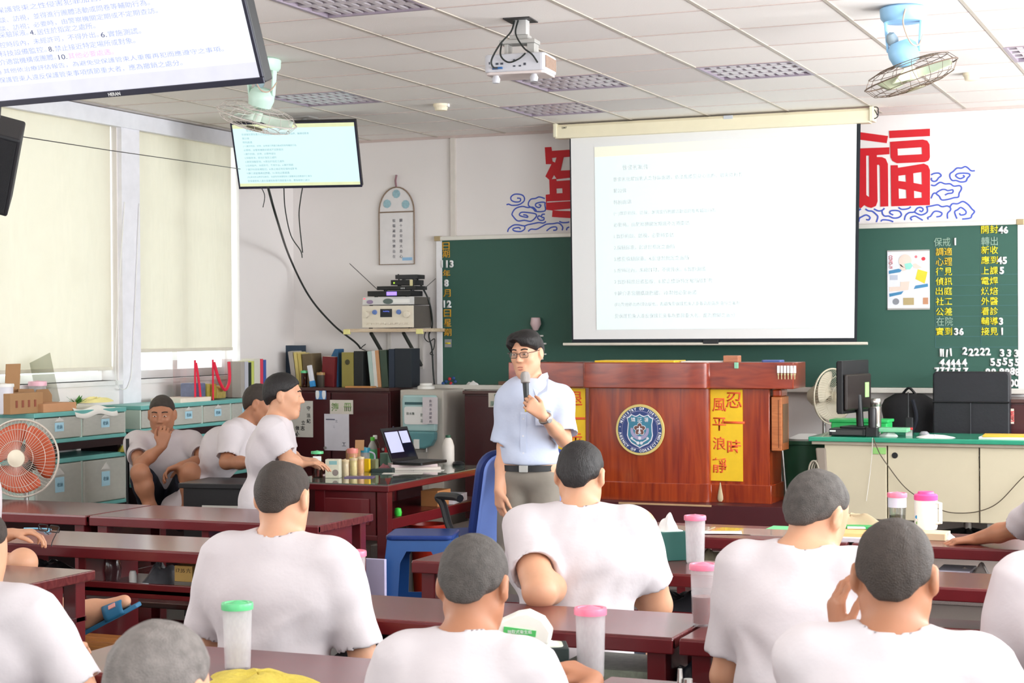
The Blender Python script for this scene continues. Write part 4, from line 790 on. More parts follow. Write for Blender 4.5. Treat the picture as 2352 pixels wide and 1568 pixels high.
MB().lathe([(0.0, 0), (0.022, 0.0), (0.02, 0.002), (0, 0.002)], (w*0.5, -0.0015, h*0.72), 20, Rx(PI/2)).build('emblem', C_('emblem_dark', (70, 66, 40)), t)
book('black book beside the olive-gold book', 813, 834, 806, C_('cover_black', (34, 36, 36)))
book('white and teal book leaning left in the right-hand group', 851, 860, 806, C_('cover_white_teal', (214, 214, 200), rgb2=(120, 176, 180), scale=3), -0.10); book('white book leaning left next to the orange one', 860, 868, 805, C_('cover_white', (224, 222, 216)), -0.09); book('orange-tan book leaning left among the white ones', 868, 876, 804, C_('cover_tan', (204, 152, 108)), -0.09)
t, w, h = book('dark green book with white spine label leaning left', 877, 892, 803, C_('cover_green_dark', (62, 78, 64)), -0.07)
book('navy binder standing right of the leaning books', 893, 906, 801, C_('cover_navy2', (40, 50, 66))); book('wide black-navy binder at the right end of the bookcase', 907, 945, 800, C_('cover_navy3', (34, 40, 48)))
# magazine file, slanted top
a = at(750, 888, Y=-0.2)[0]; b = at(784, 888, Y=-0.2)[0]; hz = at(770, 801, Y=-0.2)[2]-CZ
t = thing('magazine_file', 'blue slanted magazine file with a white label on the bookcase', 'magazine file', (a, -0.2, CZ))
MB().prism([(0, 0), (b-a, 0), (b-a, hz), ((b-a)*0.75, hz), (0, hz*0.4)], 0.1, lambda u, v, w: (u, -0.05+w, v)).build('file_body', C_('file_blue', (44, 92, 132)), t, bevel=0.003)
MB().box(0.004, (b-a)*0.8, -0.053, -0.05, 0.01, hz*0.28).build('label', PAPER, t)
m = MB()
for i in range(5):
    for j in range(3): m.box((b-a)*(0.45+0.12*j)+0.0, (b-a)*(0.45+0.12*j)+0.012, -0.0515, -0.05, hz*(0.38+0.09*i), hz*(0.38+0.09*i)+0.012)
m.build('file_pattern', C_('pattern_pale', (170, 206, 226)), t)
def cup(name, label, pos, r, h, body, lid=None, lidh=0.02, fill=0.0, fmat=None, taper=0.9, group=None, cat='cup', dome=0.006):
    """tall tumbler with a screw lid; fill = share of the height holding drink"""
    t = thing(name, label, cat, pos, 0, group); r0 = r*taper; w = 0.0025
    MB().lathe([(0.0, 0.0), (r0*0.92, 0.0), (r0, 0.006), (r, h-lidh*0.6), (r-w, h-lidh*0.6), (r0-w, 0.008), (0, 0.006)], (0, 0, 0), 28).build('tumbler', body, t, smooth=True)
    if lid: MB().lathe([(r*1.0, h-lidh), (r*1.09, h-lidh), (r*1.1, h-lidh*0.3), (r*1.06, h), (r*0.85, h+0.0), (r*0.8, h-0.003), (0, h+dome)], (0, 0, 0), 28).build('lid', lid, t, smooth=True)
    if fill:
        hf = 0.008+(h-lidh-0.008)*fill; rf = r0+(r-r0)*fill
        MB().lathe([(0, 0.0075), (r0-w*1.6, 0.0085), (rf-w*1.6, hf), (0, hf)], (0, 0, 0), 28).build('drink', fmat, t, smooth=True)
    return t
def onp(px, py, Z): p = at(px, py, Z=Z); return p
q = at(699, 887, Y=-0.40); cup('tumbler', 'brown drink in a cup with green lid on the bookcase', (q[0], -0.40, CZ), 0.027, 0.135, Mglass('amber_clear', (196, 150, 104), gloss=0.1), GREENLID, 0.018, 0.9, M('tea_brown', (140, 96, 60), 0.3))
q = at(722, 887, Y=-0.40); t = thing('tissue_pack', 'white and blue tissue pack leaning on the bookcase', 'pack', (q[0], -0.42, CZ), 0.0)
R = Ry(-0.18); MB().cbox(R @ np.array([0, 0, 0.095]), (0.036, 0.03, 0.175), R).build('wrapper', M('pack_white', (232, 232, 240), 0.4), t, bevel=0.005); MB().cbox(R @ np.array([0, 0, 0.03])+np.array([0, -0.0, 0.0]), (0.040, 0.032, 0.05), R).build('blue_base', M('pack_blue', (60, 150, 216), 0.4), t, bevel=0.004)
q = at(737, 887, Y=-0.36); cup('jar', 'dark jar in front of the maroon album', (q[0], -0.36, CZ), 0.032, 0.12, M('jar_dark', (74, 66, 58), 0.2, coat=0.3), M('jar_lid_gold', (170, 130, 80), 0.4), 0.02, taper=0.97, cat='jar')
tag(MB().prismz(rrect(-0.12, 0.12, -0.05, 0.05, 0.01), 0, 0.012).build('booklet', M('booklet_orange', (214, 150, 90), 0.6), bevel=0.002), 'orange booklet lying flat in front of the olive-gold book', 'booklet'); o = bpy.data.objects['booklet']; q = at(828, 887, Y=-0.39); o.location = (q[0], -0.385, CZ)
# ------------------------------------------------------------------ water dispenser
xa, xb = -2.52, -2.14; yd = -0.50
wd_ = thing('water_dispenser', 'grey and teal water dispenser between the two maroon cabinets', 'water dispenser', ((xa+xb)/2, -0.27, 0.0)); w = (xb-xa)/2
DG = M('dispenser_grey', (196, 188, 178), 0.45, var=0.03)
MB().box(-w, w, -0.21, 0.23, 0.02, 1.205).build('cabinet', DG, wd_, bevel=0.012)
MB().lathe([(0.07, 0), (0.07, 0.02), (0.05, 0.03), (0.05, 0.045), (0, 0.05)], (-0.06, 0.0, 1.205), 22).build('tank_cap', WHITE, wd_, smooth=True)
f = lambda u, v, w_: (u, -0.212-0.05*w_, v)
MB().prism([(-0.14, 0.82), (-0.11, 0.77), (-0.05, 0.745), (0.05, 0.745), (0.11, 0.77), (0.14, 0.82), (0.145, 0.88), (-0.145, 0.88)], 1.4, f).build('spout_hood', M('dispenser_teal', (96, 150, 156), 0.3, coat=0.3), wd_, bevel=0.014)
MB().prism([(-0.145, 0.88), (0.145, 0.88), (0.15, 1.12), (0.14, 1.165), (-0.14, 1.165), (-0.15, 1.12)], 1.0, f).build('control_hood', M('dispenser_mint', (176, 208, 208), 0.3), wd_, bevel=0.014)
MB().prism(rrect(-0.125, 0.09, 0.935, 1.075, 0.02), 0.004, lambda u, v, w_: (u, -0.2625-w_, v)).build('control_label', PAPER, wd_)
MB().box(-0.12, 0.12, -0.266, -0.262, 1.09, 1.11).build('display_strip', M('strip_teal', (60, 96, 100), 0.3), wd_)
text('control_lettering', '飲水機', (-0.07, -0.267, 1.02), 0.022, M('dispenser_ink', (60, 84, 72), 0.6), wd_, 0.0, 0.0006); text('control_lettering', '熱', (0.03, -0.267, 1.01), 0.026, M('dispenser_ink', (60, 84, 72), 0.6), wd_, 0.0, 0.0006); text('control_lettering', '溫', (0.03, -0.267, 0.965), 0.026, M('dispenser_ink', (60, 84, 72), 0.6), wd_, 0.0, 0.0006)
MB().box(0.04, 0.17, -0.275, -0.27, 0.94, 1.15).build('hanging_note', M('dispenser_note', (226, 218, 222), 0.8), wd_); 
for k, ch in enumerate('飲用水請節約'): text('note_lettering', ch, (0.11, -0.2765, 1.12-k*0.032), 0.022, M('note_ink2', (120, 112, 128), 0.7), wd_, 0.0, 0.0005)
MB().box(-0.03, 0.015, -0.30, -0.28, 0.745, 0.82).build('tap_tag', WHITE, wd_, bevel=0.003); MB().cyl((-0.06, -0.25, 0.755), (-0.06, -0.25, 0.72), 0.01, n=10).cyl((0.06, -0.25, 0.755), (0.06, -0.25, 0.72), 0.01, n=10).build('taps', METAL, wd_, smooth=True)
MB().box(-0.09, 0.06, -0.222, -0.21, 0.42, 0.72).build('drip_recess', M('recess_grey', (176, 170, 162), 0.5), wd_, bevel=0.01); MB().lathe([(0, 0), (0.045, 0), (0.045, 0.003), (0, 0.004)], (-0.01, -0.222, 0.6), 22, Rx(PI/2)).build('round_sticker', M('sticker_bluegrey', (160, 188, 206), 0.5), wd_)
text('side_lettering', '保溫', (0.12, -0.212, 0.62), 0.03, M('side_ink', (150, 136, 126), 0.6), wd_, 0.0, 0.0006)
# ------------------------------------------------------------------ podium
pt = thing('podium', 'wide polished wooden podium with round emblem and yellow banners', 'podium', (-0.115, -1.3, 0.2))
PWD = Mwood('podium_wood', (172, 68, 24), (128, 40, 18), 0.22, 2.2, (9, 9, 0.8), 0.6, 1.2)
PWD2 = Mwood('podium_wood_crown', (162, 64, 36), (120, 40, 26), 0.22, 2.4, (1, 9, 7), 0.6, 1.2)
def plan(cw, hw_, yc, yw, yb, r=0.03, bow=0.03):
    """centre bay of half width cw bowed to yc, wings of half width hw_ at yw, back yb (relative to the podium origin)"""
    pts = [(-hw_, yb), (-hw_, yw), (-cw, yw)]
    pts += [(-cw, yc+r)]+[(-cw+r-r*math.cos(a), yc+r-r*math.sin(a)) for a in (0.4, 0.8, 1.2)]
    pts += [(-cw+r+(2*cw-2*r)*k/8, yc-bow*math.sin(PI*k/8)) for k in range(0, 9)]
    pts += [(cw-r+r*math.sin(a), yc+r-r*math.cos(a)) for a in (0.4, 0.8, 1.2)]+[(cw, yc+r)]
    pts += [(cw, yw), (hw_, yw), (hw_, yb)]
    return pts[::-1]
ph = 1.245
MB().prismz(plan(0.435, 0.84, -0.225, -0.18, 0.14), 0.42, 1.07).build('podium_body', PWD, pt, smooth=True, bevel=0.004)
MB().prismz(plan(0.44, 0.855, -0.245, -0.20, 0.15), 0.30, 0.425).build('podium_foot', PWD, pt, smooth=True, bevel=0.004)
MB().prismz(plan(0.445, 1.02, -0.31, -0.25, 0.10), 1.07, ph).build('podium_crown', PWD2, pt, smooth=True, bevel=0.006)
MB().box(-0.98, 1.06, -0.40, 0.30, 0.0, 0.302).build('podium_plinth', M('plinth_maroon', (76, 26, 32), 0.4, var=0.1, scale=5), pt, bevel=0.004)
MB().box(-0.15, 0.5, -0.404, -0.398, 0.29, 0.302).build('chipped_edge', M('bare_wood', (196, 160, 120), 0.7), pt)
# emblem
ez = 0.985-0.2; ex = -0.155+0.115; ey = -0.262
em = MB().lathe([(0.0, 0), (0.172, 0.0), (0.175, 0.006), (0.172, 0.012), (0.0, 0.012)], (ex, ey+0.004, ez), 64, Rx(PI/2)).build('emblem', M('emblem_gold', (226, 206, 128), 0.4, var=0.05), pt, smooth=True)
ef = ey-0.0085
def edisc(name, r, mat, y): return MB().lathe([(0, 0), (r, 0), (r, 0.001), (0, 0.001)], (ex, y, ez), 64, Rx(PI/2)).build(name, mat, em)
ENV = M('emblem_navy', (52, 72, 128), 0.45); EWH = M('emblem_white', (232, 232, 240), 0.45); ETE = M('emblem_teal', (64, 134, 162), 0.45); EBR = M('emblem_brown', (120, 84, 76), 0.45); ELI = M('emblem_lilac', (170, 164, 200), 0.45)
edisc('navy_ring', 0.157, ENV, ef); edisc('white_line', 0.130, ELI, ef-0.001); edisc('navy_field', 0.127, ENV, ef-0.002)
E2 = lambda u, v, y: (ex+u, y, ez+v)
def eshape(name, loops, mat, y): return shape2d(name, loops, lambda u, v: E2(u, v, y), mat, em, 0.0006)
k_ = 0.174/520.0
def ez2(x, y): return ((x-836)*k_, (738-y)*k_)
sh = [(555, 490), (600, 470), (655, 415), (700, 440), (750, 455), (800, 435), (836, 408), (872, 435), (925, 455), (975, 440), (1020, 420), (1070, 470), (1130, 500), (1105, 620), (1110, 760), (1120, 850), (1090, 950), (1020, 1020), (930, 1060), (870, 1090), (836, 1112), (800, 1090), (740, 1060), (650, 1010), (590, 930), (560, 850), (575, 700), (585, 600)]
sp_ = [ez2(*p) for p in sh]; eshape('shield_border', [sp_], EWH, ef-0.0038); eshape('shield_field', [[(u*0.92, v*0.93) for u, v in sp_]], ETE, ef-0.0046)
def eplum(r0, r1):
    return [((r0+(r1-r0)*abs(math.cos(2.5*(a-PI/2))))*math.cos(a), (r0+(r1-r0)*abs(math.cos(2.5*(a-PI/2))))*math.sin(a)+ez2(836, 722)[1]) for a in [2*PI*k/60 for k in range(60)]]
eshape('laurel', [[(x*0.066, y*0.066+ez2(0, 745)[1]) for x, y in [(math.cos(a)*1.0, math.sin(a)*1.0) for a in np.linspace(-PI-0.25, 0.25, 30)]+[(math.cos(a)*0.72, math.sin(a)*0.72+0.1) for a in np.linspace(0.15, -PI-0.15, 30)]]], ELI, ef-0.0054)
eshape('plum_outline', [eplum(0.030, 0.046)], EWH, ef-0.0062); eshape('plum_blossom', [eplum(0.025, 0.041)], EBR, ef-0.0070)
eshape('scales_figure', [[ez2(*p) for p in ((826, 660), (846, 660), (848, 700), (890, 705), (905, 730), (880, 728), (852, 718), (850, 755), (872, 800), (800, 800), (822, 755), (820, 718), (790, 728), (768, 730), (782, 705), (824, 700))]], EWH, ef-0.0078)
eshape('centre_disc', [circ(0, ez2(0, 905)[1], 0.011, 0.011, 20)], EWH, ef-0.0062)
for s_ in (-1, 1):
    a0 = np.array([s_*0.066, ez2(0, 905)[1]]); b0 = np.array([s_*0.012, ez2(0, 1005)[1]]); dv = (b0-a0)/np.linalg.norm(b0-a0); nv = np.array([-dv[1], dv[0]])*s_
    q = [a0+nv*0.004, b0+nv*0.004, b0-nv*0.004, a0-nv*0.004]; eshape('key_shaft', [[tuple(p) for p in q]], EWH, ef-0.0062)
    eshape('key_bow', [circ(b0[0], b0[1], 0.011, 0.011, 14)], EWH, ef-0.0066); eshape('key_bit', [[tuple(a0+dv*0.001-nv*0.004), tuple(a0+dv*0.016-nv*0.004), tuple(a0+dv*0.016-nv*0.013), tuple(a0+dv*0.011-nv*0.013), tuple(a0+dv*0.009-nv*0.008), tuple(a0+dv*0.006-nv*0.013), tuple(a0+dv*0.001-nv*0.013)]], EWH, ef-0.0066)
for i, ch in enumerate('矯正署'): text('emblem_characters', ch, (ex+(i-1)*0.047, ef-0.0056, ez+ez2(0, 530)[1]), 0.030, EWH, em, 0.03, 0.0006)
def ring_text(s_, r, a0, a1, top, h):
    n = len(s_)
    for i, ch in enumerate(s_):
        if ch == ' ': continue
        a = a0+(a1-a0)*i/(n-1); c_, sn = math.cos(a), math.sin(a); upv = np.array([c_, 0, sn]) if top else -np.array([c_, 0, sn]); out = np.array([0, -1.0, 0]); rv = np.cross(upv, out)
        text('emblem_letters', ch, (ex+r*c_, ef-0.0018, ez+r*sn), h*1.1, EWH, em, 0.055, 0.0006, R=np.stack([rv, upv, out], 1))
ring_text('MINISTRY OF JUSTICE', 0.1435, math.radians(158), math.radians(18), True, 0.0175)
ring_text('AGENCY OF CORRECTIONS', 0.1435, math.radians(190), math.radians(352), False, 0.0175)
for a in (math.radians(172), math.radians(4)): eshape('ring_star', [[(0.1435*math.cos(a)+(0.006 if k % 2 == 0 else 0.003)*math.cos(PI/2+k*PI/5), 0.1435*math.sin(a)+(0.006 if k % 2 == 0 else 0.003)*math.sin(PI/2+k*PI/5)) for k in range(10)]], EWH, ef-0.0018)
# yellow banners
YEL = M('yellow_card', (246, 202, 40), 0.6, var=0.05, scale=20); ORG = M('orange_brush_ink', (238, 96, 50), 0.6)
def ban(label, x0, x1, z0, z1, chars):
    t = thing('slogan_banner', label, 'banner', ((x0+x1)/2, -1.484, z0)); w = (x1-x0)/2
    MB().box(-w, w, -0.002, 0.002, 0, z1-z0).build('card', YEL, t)
    for ch, u, v, hh in chars: text('brush_lettering', ch, (u*w, -0.003, v*(z1-z0)), hh, ORG, t, 0.025, 0.001)
    return t
zb1, zb2 = at(1660, 1104, Y=-1.485)[2], at(1660, 894, Y=-1.485)[2]
ban('yellow two-column slogan banner on the right wing of the podium', at(1631, 1000, Y=-1.485)[0], at(1706, 1000, Y=-1.485)[0], zb1, zb2, [('忍', 0.48, 0.885, 0.105), ('一', 0.48, 0.64, 0.016), ('時', 0.48, 0.37, 0.10), ('風', -0.42, 0.83, 0.09), ('平', -0.42, 0.62, 0.09), ('浪', -0.42, 0.41, 0.09), ('靜', -0.42, 0.17, 0.10)])
ban('yellow slogan banner on the left wing of the podium behind the presenter', at(1262, 1000, Y=-1.485)[0], at(1345, 1000, Y=-1.485)[0], zb1, zb2, [('退', 0.45, 0.885, 0.10), ('一', 0.45, 0.66, 0.016), ('步', 0.45, 0.43, 0.10)])
q = at(1655, 1108, Y=-1.50); t = thing('brush_pendant', 'cream teardrop pendant hanging below the yellow banner', 'ornament', (q[0], -1.507, q[2]))
MB().lathe([(0.0, -0.128), (0.012, -0.126), (0.02, -0.11), (0.019, -0.09), (0.008, -0.03), (0.003, 0.0), (0, 0.002)], (0, 0, 0), 16, None, 1, 0.45).build('pendant_body', M('pendant_cream', (204, 186, 150), 0.6, var=0.1), t, smooth=True)
# on the podium top
PT = 0.2+ph
o = MB().prismz(rrect(-0.29, 0.29, -0.13, 0.13, 0.01), 0, 0.012).build('folder', M('folder_yellow', (236, 196, 40), 0.5), bevel=0.002); q = at(1467, 829, Y=-1.45); o.location = (q[0], -1.42, PT); tag(o, 'flat yellow folder lying on the podium top', 'folder')
o = MB().box(-0.052, 0.052, -0.04, 0.04, 0, 0.045).build('wooden_block', Mwood('block_wood', (196, 130, 96), (170, 104, 74), 0.5), bevel=0.004); q = at(1681, 829, Y=-1.45); o.location = (q[0], -1.44, PT); tag(o, 'small brown wooden block on the podium top', 'block')
o = MB().box(-0.014, 0.014, -0.006, 0.006, -0.035, 0.006).build('mint_clip', M('clip_mint', (150, 214, 180), 0.5), bevel=0.003); q = at(1691, 838, Y=-1.56); o.location = (q[0], -1.557, PT-0.005); tag(o, 'mint green clip on the podium top edge', 'clip')
o = MB().prismz(rrect(-0.15, 0.15, -0.1, 0.1, 0.01), 0, 0.006).build('paper_sheet', PAPER); q = at(1610, 830, Y=-1.35); o.location = (q[0]+0.03, -1.34, PT); tag(o, 'white paper lying behind the wooden block', 'paper')
o = MB().prismz(rrect(-0.07, 0.07, -0.05, 0.05, 0.02), 0, 0.014).build('blue_pouch', M('pouch_blue', (90, 110, 170), 0.6), bevel=0.004); q = at(1772, 830, Y=-1.4); o.location = (q[0], -1.36, PT); tag(o, 'small blue pouch at the right end of the podium top', 'pouch')
kt = thing('key_rack', 'row of white tagged keys on the right corner of the podium', 'key rack', (at(1807, 834, Y=-1.56)[0], -1.556, PT-0.012))
MB().box(-0.065, 0.066, -0.006, 0.002, -0.02, 0.0).build('rack_bar', PWD2, kt)
for k in range(6):
    x = -0.055+0.022*k; tgm = MB().box(x-0.009, x+0.009, -0.012, -0.008, -0.058, -0.008).build('key_tag', WHITE, kt, bevel=0.002)
    MB().cyl((x, -0.01, -0.06), (x, -0.01, -0.098), 0.003, n=8).lathe([(0.007, -0.002), (0.007, 0.002)], (x, -0.01, -0.066), 12, Rx(PI/2)).build('key', M('key_brass', (196, 184, 140), 0.3, metal=0.6), tgm)
bx_ = thing('wooden_box', 'upright light wooden box hung on the right side of the podium', 'box', (0.772, -1.36, 0.855))
WB = Mwood('box_wood', (200, 122, 70), (172, 96, 52), 0.4); MB().box(-0.035, 0.035, -0.12, 0.08, 0, 0.36).build('box_body', WB, bx_, bevel=0.005); MB().box(-0.03, 0.03, -0.11, 0.07, 0.36, 0.41).build('box_lid', PWD, bx_, bevel=0.01); MB().box(0.035, 0.038, -0.09, 0.05, 0.05, 0.31).build('side_panel', M('panel_dark', (120, 90, 66), 0.4), bx_); MB().box(0.012, 0.017, -0.121, -0.11, 0.02, 0.34).build('door_gap', M('gap_brown', (110, 60, 34), 0.6), bx_)
# ------------------------------------------------------------------ green bin, stick
q = at(1852, 1140, Y=-0.75)
bn = thing('waste_bin', 'dark green plastic waste bin between podium and green desk', 'bin', (q[0]+0.0, -0.80, 0.2)); GB = M('bin_green', (48, 98, 74), 0.45, var=0.06)
MB().lathe([(0.0, 0), (0.13, 0.0), (0.175, 0.66), (0.185, 0.665), (0.185, 0.69), (0.168, 0.69), (0.165, 0.66), (0.12, 0.012), (0, 0.01)], (0, 0, 0), 30).build('bin_body', GB, bn, smooth=True)
MB().lathe([(0.0, 0.63), (0.11, 0.63), (0.13, 0.7), (0.06, 0.73), (0, 0.72)], (0.02, 0, 0), 14).build('bin_liner', PAPER, bn, smooth=True)
tag(MB().tube([at(1797, 1030, Y=-1.0), at(1806, 1140, Y=-1.0)], 0.008, 8).build('metal_rod', METAL, smooth=True), 'thin metal rod standing beside the green waste bin', 'rod')
# ------------------------------------------------------------------ green-topped teacher's desk (right)
gx0, gx1, gy0, gy1, gz = 0.99, 2.75, -1.50, -0.85, 0.955
gd = thing('office_desk', 'beige office desk with a green top on the dais', 'desk', ((gx0+gx1)/2, (gy0+gy1)/2, 0.2)); w = (gx1-gx0)/2; d = (gy1-gy0)/2; hh = gz-0.2
BEI = M('beige_steel', (206, 196, 170), 0.5, var=0.02)
MB().box(-w, w, -d, d, hh-0.03, hh).build('desk_top', M('green_desk_top', (44, 150, 118), 0.25, coat=0.4, var=0.04), gd, bevel=0.006)
MB().box(-w+0.02, w-0.02, -d+0.02, d-0.02, hh-0.05, hh-0.03).build('top_frame', M('frame_tan', (176, 164, 146), 0.5), gd)
zlo = 0.22
for a, b, nm in ((-w+0.10, -w+0.51, 'left_pedestal'), (w-0.66+0.0, w-0.02, 'right_pedestal')):
    MB().box(a, b-0.004, -d+0.04, d-0.05, zlo, hh-0.05).build('pedestal', BEI, gd, bevel=0.004)
mp = MB().box(-w+0.514, w-0.668, -d+0.05, -d+0.07, zlo, hh-0.05).build('modesty_panel', BEI, gd, bevel=0.003)
for x in (at(2052, 1036, Y=gy0)[0]-(gx0+gx1)/2, at(2253, 1040, Y=gy0)[0]-(gx0+gx1)/2): MB().lathe([(0.0, 0), (0.02, 0.0), (0.018, 0.006), (0, 0.006)], (x, -d+0.05, hh-0.115), 20, Rx(PI/2)).build('cable_hole', BLACK, mp)
for x in (-w+0.13, -w+0.46, w-0.6, w-0.06):
    for y in (-d+0.09, d-0.1): MB().box(x-0.02, x+0.02, y-0.02, y+0.02, 0, zlo).build('leg', M('desk_leg_grey', (160, 156, 152), 0.5), gd)
q = at(2020, 1035, Y=gy0+0.035); o = MB().box(-0.043, 0.043, -0.001, 0.001, -0.021, 0.021).build('green_label', M('label_green', (150, 206, 120), 0.6)); o.location = (q[0], gy0+0.036, q[2]); tag(o, 'small green paper label on the desk front', 'label')
cable('desk_cable', 'dark cable trailing across the beige desk front', [at(2006, 1006, Y=-1.515), at(2020, 1040, Y=-1.515), at(2040, 1070, Y=-1.50), at(2075, 1115, Y=-1.5), at(2110, 1142, Y=-1.5), at(2165, 1172, Y=-1.5), at(2210, 1178, Y=-1.5), at(2255, 1172, Y=-1.5), at(2295, 1152, Y=-1.5), at(2345, 1100, Y=-1.5), at(2380, 1070, Y=-1.5)], 0.0035, M('cable_brown', (84, 72, 58), 0.6))
cable('white_cable', 'thin white cable hanging straight down the desk front', [at(2004, 1005, Y=-1.51), at(2003, 1040, Y=-1.505), at(1998, 1090, Y=-1.48), at(1990, 1150, Y=-1.48)], 0.0018, WHITE)
hk = thing('cable_bundle', 'coiled grey cable bundle hanging at the left end of the green desk', 'cable', (gx0+0.06, gy0+0.03, 0.88))
for k in range(4): MB().tube([(0.015*k-0.03+0.035*math.cos(a), 0.0+0.01*k, -0.17+0.085*math.sin(a)) for a in [2*PI*i/24 for i in range(24)]], 0.006, 6, closed=True).build('coil', M('cable_grey', (170, 162, 146), 0.6), hk, smooth=True)
MB().prism([(-0.02, 0), (0.05, 0.0), (0.06, -0.2), (0.03, -0.28), (0.0, -0.2)], 0.03, lambda u, v, w_: (u, w_, v)).build('grey_bag', M('bag_taupe', (150, 138, 126), 0.7), hk, bevel=0.01)
# desk items
GZ = gz
q = at(1960, 1001, Z=GZ); t = thing('mini_computer', 'flat black mini computer under the monitor', 'computer', (q[0]-0.03, -1.30, GZ)); MB().box(-0.12, 0.12, -0.1, 0.1, 0.004, 0.05).build('casing', BLACK, t, bevel=0.004); MB().box(-0.10, 0.10, -0.102, -0.1, 0.012, 0.042).build('front_vents', DKGREY, t); MB().box(-0.115, -0.075, -0.103, -0.1, 0.03, 0.04).build('badge', WHITE, t)
mon = thing('desk_monitor', 'black monitor seen from behind on the green desk', 'monitor', (1.235, -1.24, GZ+0.05), math.radians(80))
MB().box(-0.235, 0.235, -0.02, 0.02, 0.10, 0.45).build('panel', BLACK, mon, bevel=0.006); MB().box(-0.22, 0.22, -0.045, -0.02, 0.12, 0.36).build('rear_cover', M('monitor_brown_black', (44, 36, 34), 0.35), mon, bevel=0.012)
MB().box(0.1, 0.17, -0.047, -0.044, 0.2, 0.30).build('green_sticker', M('sticker_green', (170, 214, 140), 0.6), mon); MB().box(-0.235, 0.235, 0.0205, 0.022, 0.11, 0.44).build('screen', M('monitor_screen', (20, 22, 26), 0.1), mon)
MB().cyl((0, -0.05, 0.0), (0, -0.04, 0.22), 0.025, 0.022, 14).build('stand_column', BLACK, mon, smooth=True); MB().prismz(rrect(-0.11, 0.11, -0.13, 0.06, 0.03), 0.0, 0.012).build('stand_base', BLACK, mon, bevel=0.003)
q = at(2011, 1000, Z=GZ); t = thing('desk_speaker', 'tall black speaker at the front edge of the desk', 'speaker', (q[0]-0.0, -1.36, GZ)); MB().prismz(rrect(-0.04, 0.04, -0.04, 0.04, 0.01), 0, 0.06).build('base', BLACK, t, bevel=0.004); MB().lathe([(0.026, 0.06), (0.028, 0.18), (0.024, 0.19), (0, 0.192)], (0, 0, 0), 20).build('tower', M('speaker_tower', (34, 32, 34), 0.4), t, smooth=True)
q = at(2043, 990, Z=GZ); t = thing('thermos', 'silver steel thermos flask on the green desk', 'flask', (q[0], -1.22, GZ)); ST = M('steel_mirror', (220, 214, 206), 0.18, metal=0.95, var=0.02); MB().lathe([(0.034, 0), (0.036, 0.01), (0.036, 0.19)], (0, 0, 0), 28).build('flask_body', ST, t, smooth=True); MB().lathe([(0.0345, 0.19), (0.0345, 0.196), (0.036, 0.198), (0.036, 0.235), (0.032, 0.245), (0, 0.246)], (0, 0, 0), 28).build('flask_cap', ST, t, smooth=True)
q = at(1945, 983, Z=GZ); t = thing('green_tray', 'bright green plastic lidded box behind the monitor', 'box', (1.24, -0.98, GZ)); GR = M('tray_green', (60, 206, 110), 0.35); MB().box(-0.19, 0.19, -0.1, 0.1, 0, 0.075).build('box_body', GR, t, bevel=0.008); MB().box(-0.2, 0.2, -0.108, 0.108, 0.075, 0.095).build('box_lid', GR, t, bevel=0.005)
q = at(2105, 995, Z=GZ); t = thing('two_way_radio', 'black two-way radio with a red band standing on the desk', 'radio', (q[0], -1.2, GZ)); MB().prismz(rrect(-0.024, 0.024, -0.017, 0.017, 0.006), 0, 0.12).build('radio_body', BLACK, t, bevel=0.004); MB().cyl((-0.008, 0, 0.12), (-0.008, 0, 0.29), 0.006, 0.004, 10).build('aerial', BLACK, t); MB().box(-0.0245, 0.0245, -0.0185, -0.016, 0.04, 0.055).build('red_band', M('band_red', (224, 70, 80), 0.4), t); MB().box(-0.022, 0.022, -0.0185, -0.016, 0.0, 0.038).build('silver_panel', METAL, t)
t = thing('tape_dispenser', 'pale green desk tidy with white paper on it beside the thermos', 'desk tidy', (q[0]-0.12, -1.28, GZ)); MB().box(-0.11, 0.08, -0.06, 0.06, 0, 0.028).build('tray', M('tidy_green', (130, 200, 156), 0.4), t, bevel=0.006); cloth_heap('crumpled_paper', 0, 0, 0.12, 0.07, 0.035, 0, PAPER, 5).parent = t; t.children[-1].location = (0.05, -0.0, 0.028)
o = cloth_heap('paper_litter', 0, 0, 0.24, 0.12, 0.02, 0, M('litter_white', (226, 224, 222), 0.8), 8); o.location = (at(2150, 1003, Z=GZ)[0], -1.36, GZ); tag(o, 'heap of crumpled white paper on the desk before the radio', 'paper')
o = MB().lathe([(0.0, 0), (0.03, 0.0), (0.034, 0.014), (0.02, 0.03), (0, 0.032)], (0, 0, 0), 18, None, 1, 1.5).build('computer_mouse', M('mouse_grey', (150, 150, 156), 0.4), smooth=True); o.location = (at(2135, 997, Z=GZ)[0], -1.22, GZ); tag(o, 'grey computer mouse on the green desk before the black chair', 'mouse')
q = at(2310, 1005, Z=GZ)
for k, (mt_, lab) in enumerate(((PAPER, 'white papers under the yellow folder on the green desk'), (M('folder_amber', (238, 184, 60), 0.5), 'yellow folder lying at the right end of the green desk'))):
    o = MB().prismz(rrect(-0.15, 0.15, -0.10, 0.10, 0.004), 0, 0.012).build('folder' if k else 'paper_stack', mt_, bevel=0.001); o.location = (q[0]+0.02*k, -1.30, GZ+0.012*k); o.rotation_euler.z = 0.06*k; tag(o, lab, 'folder' if k else 'paper')
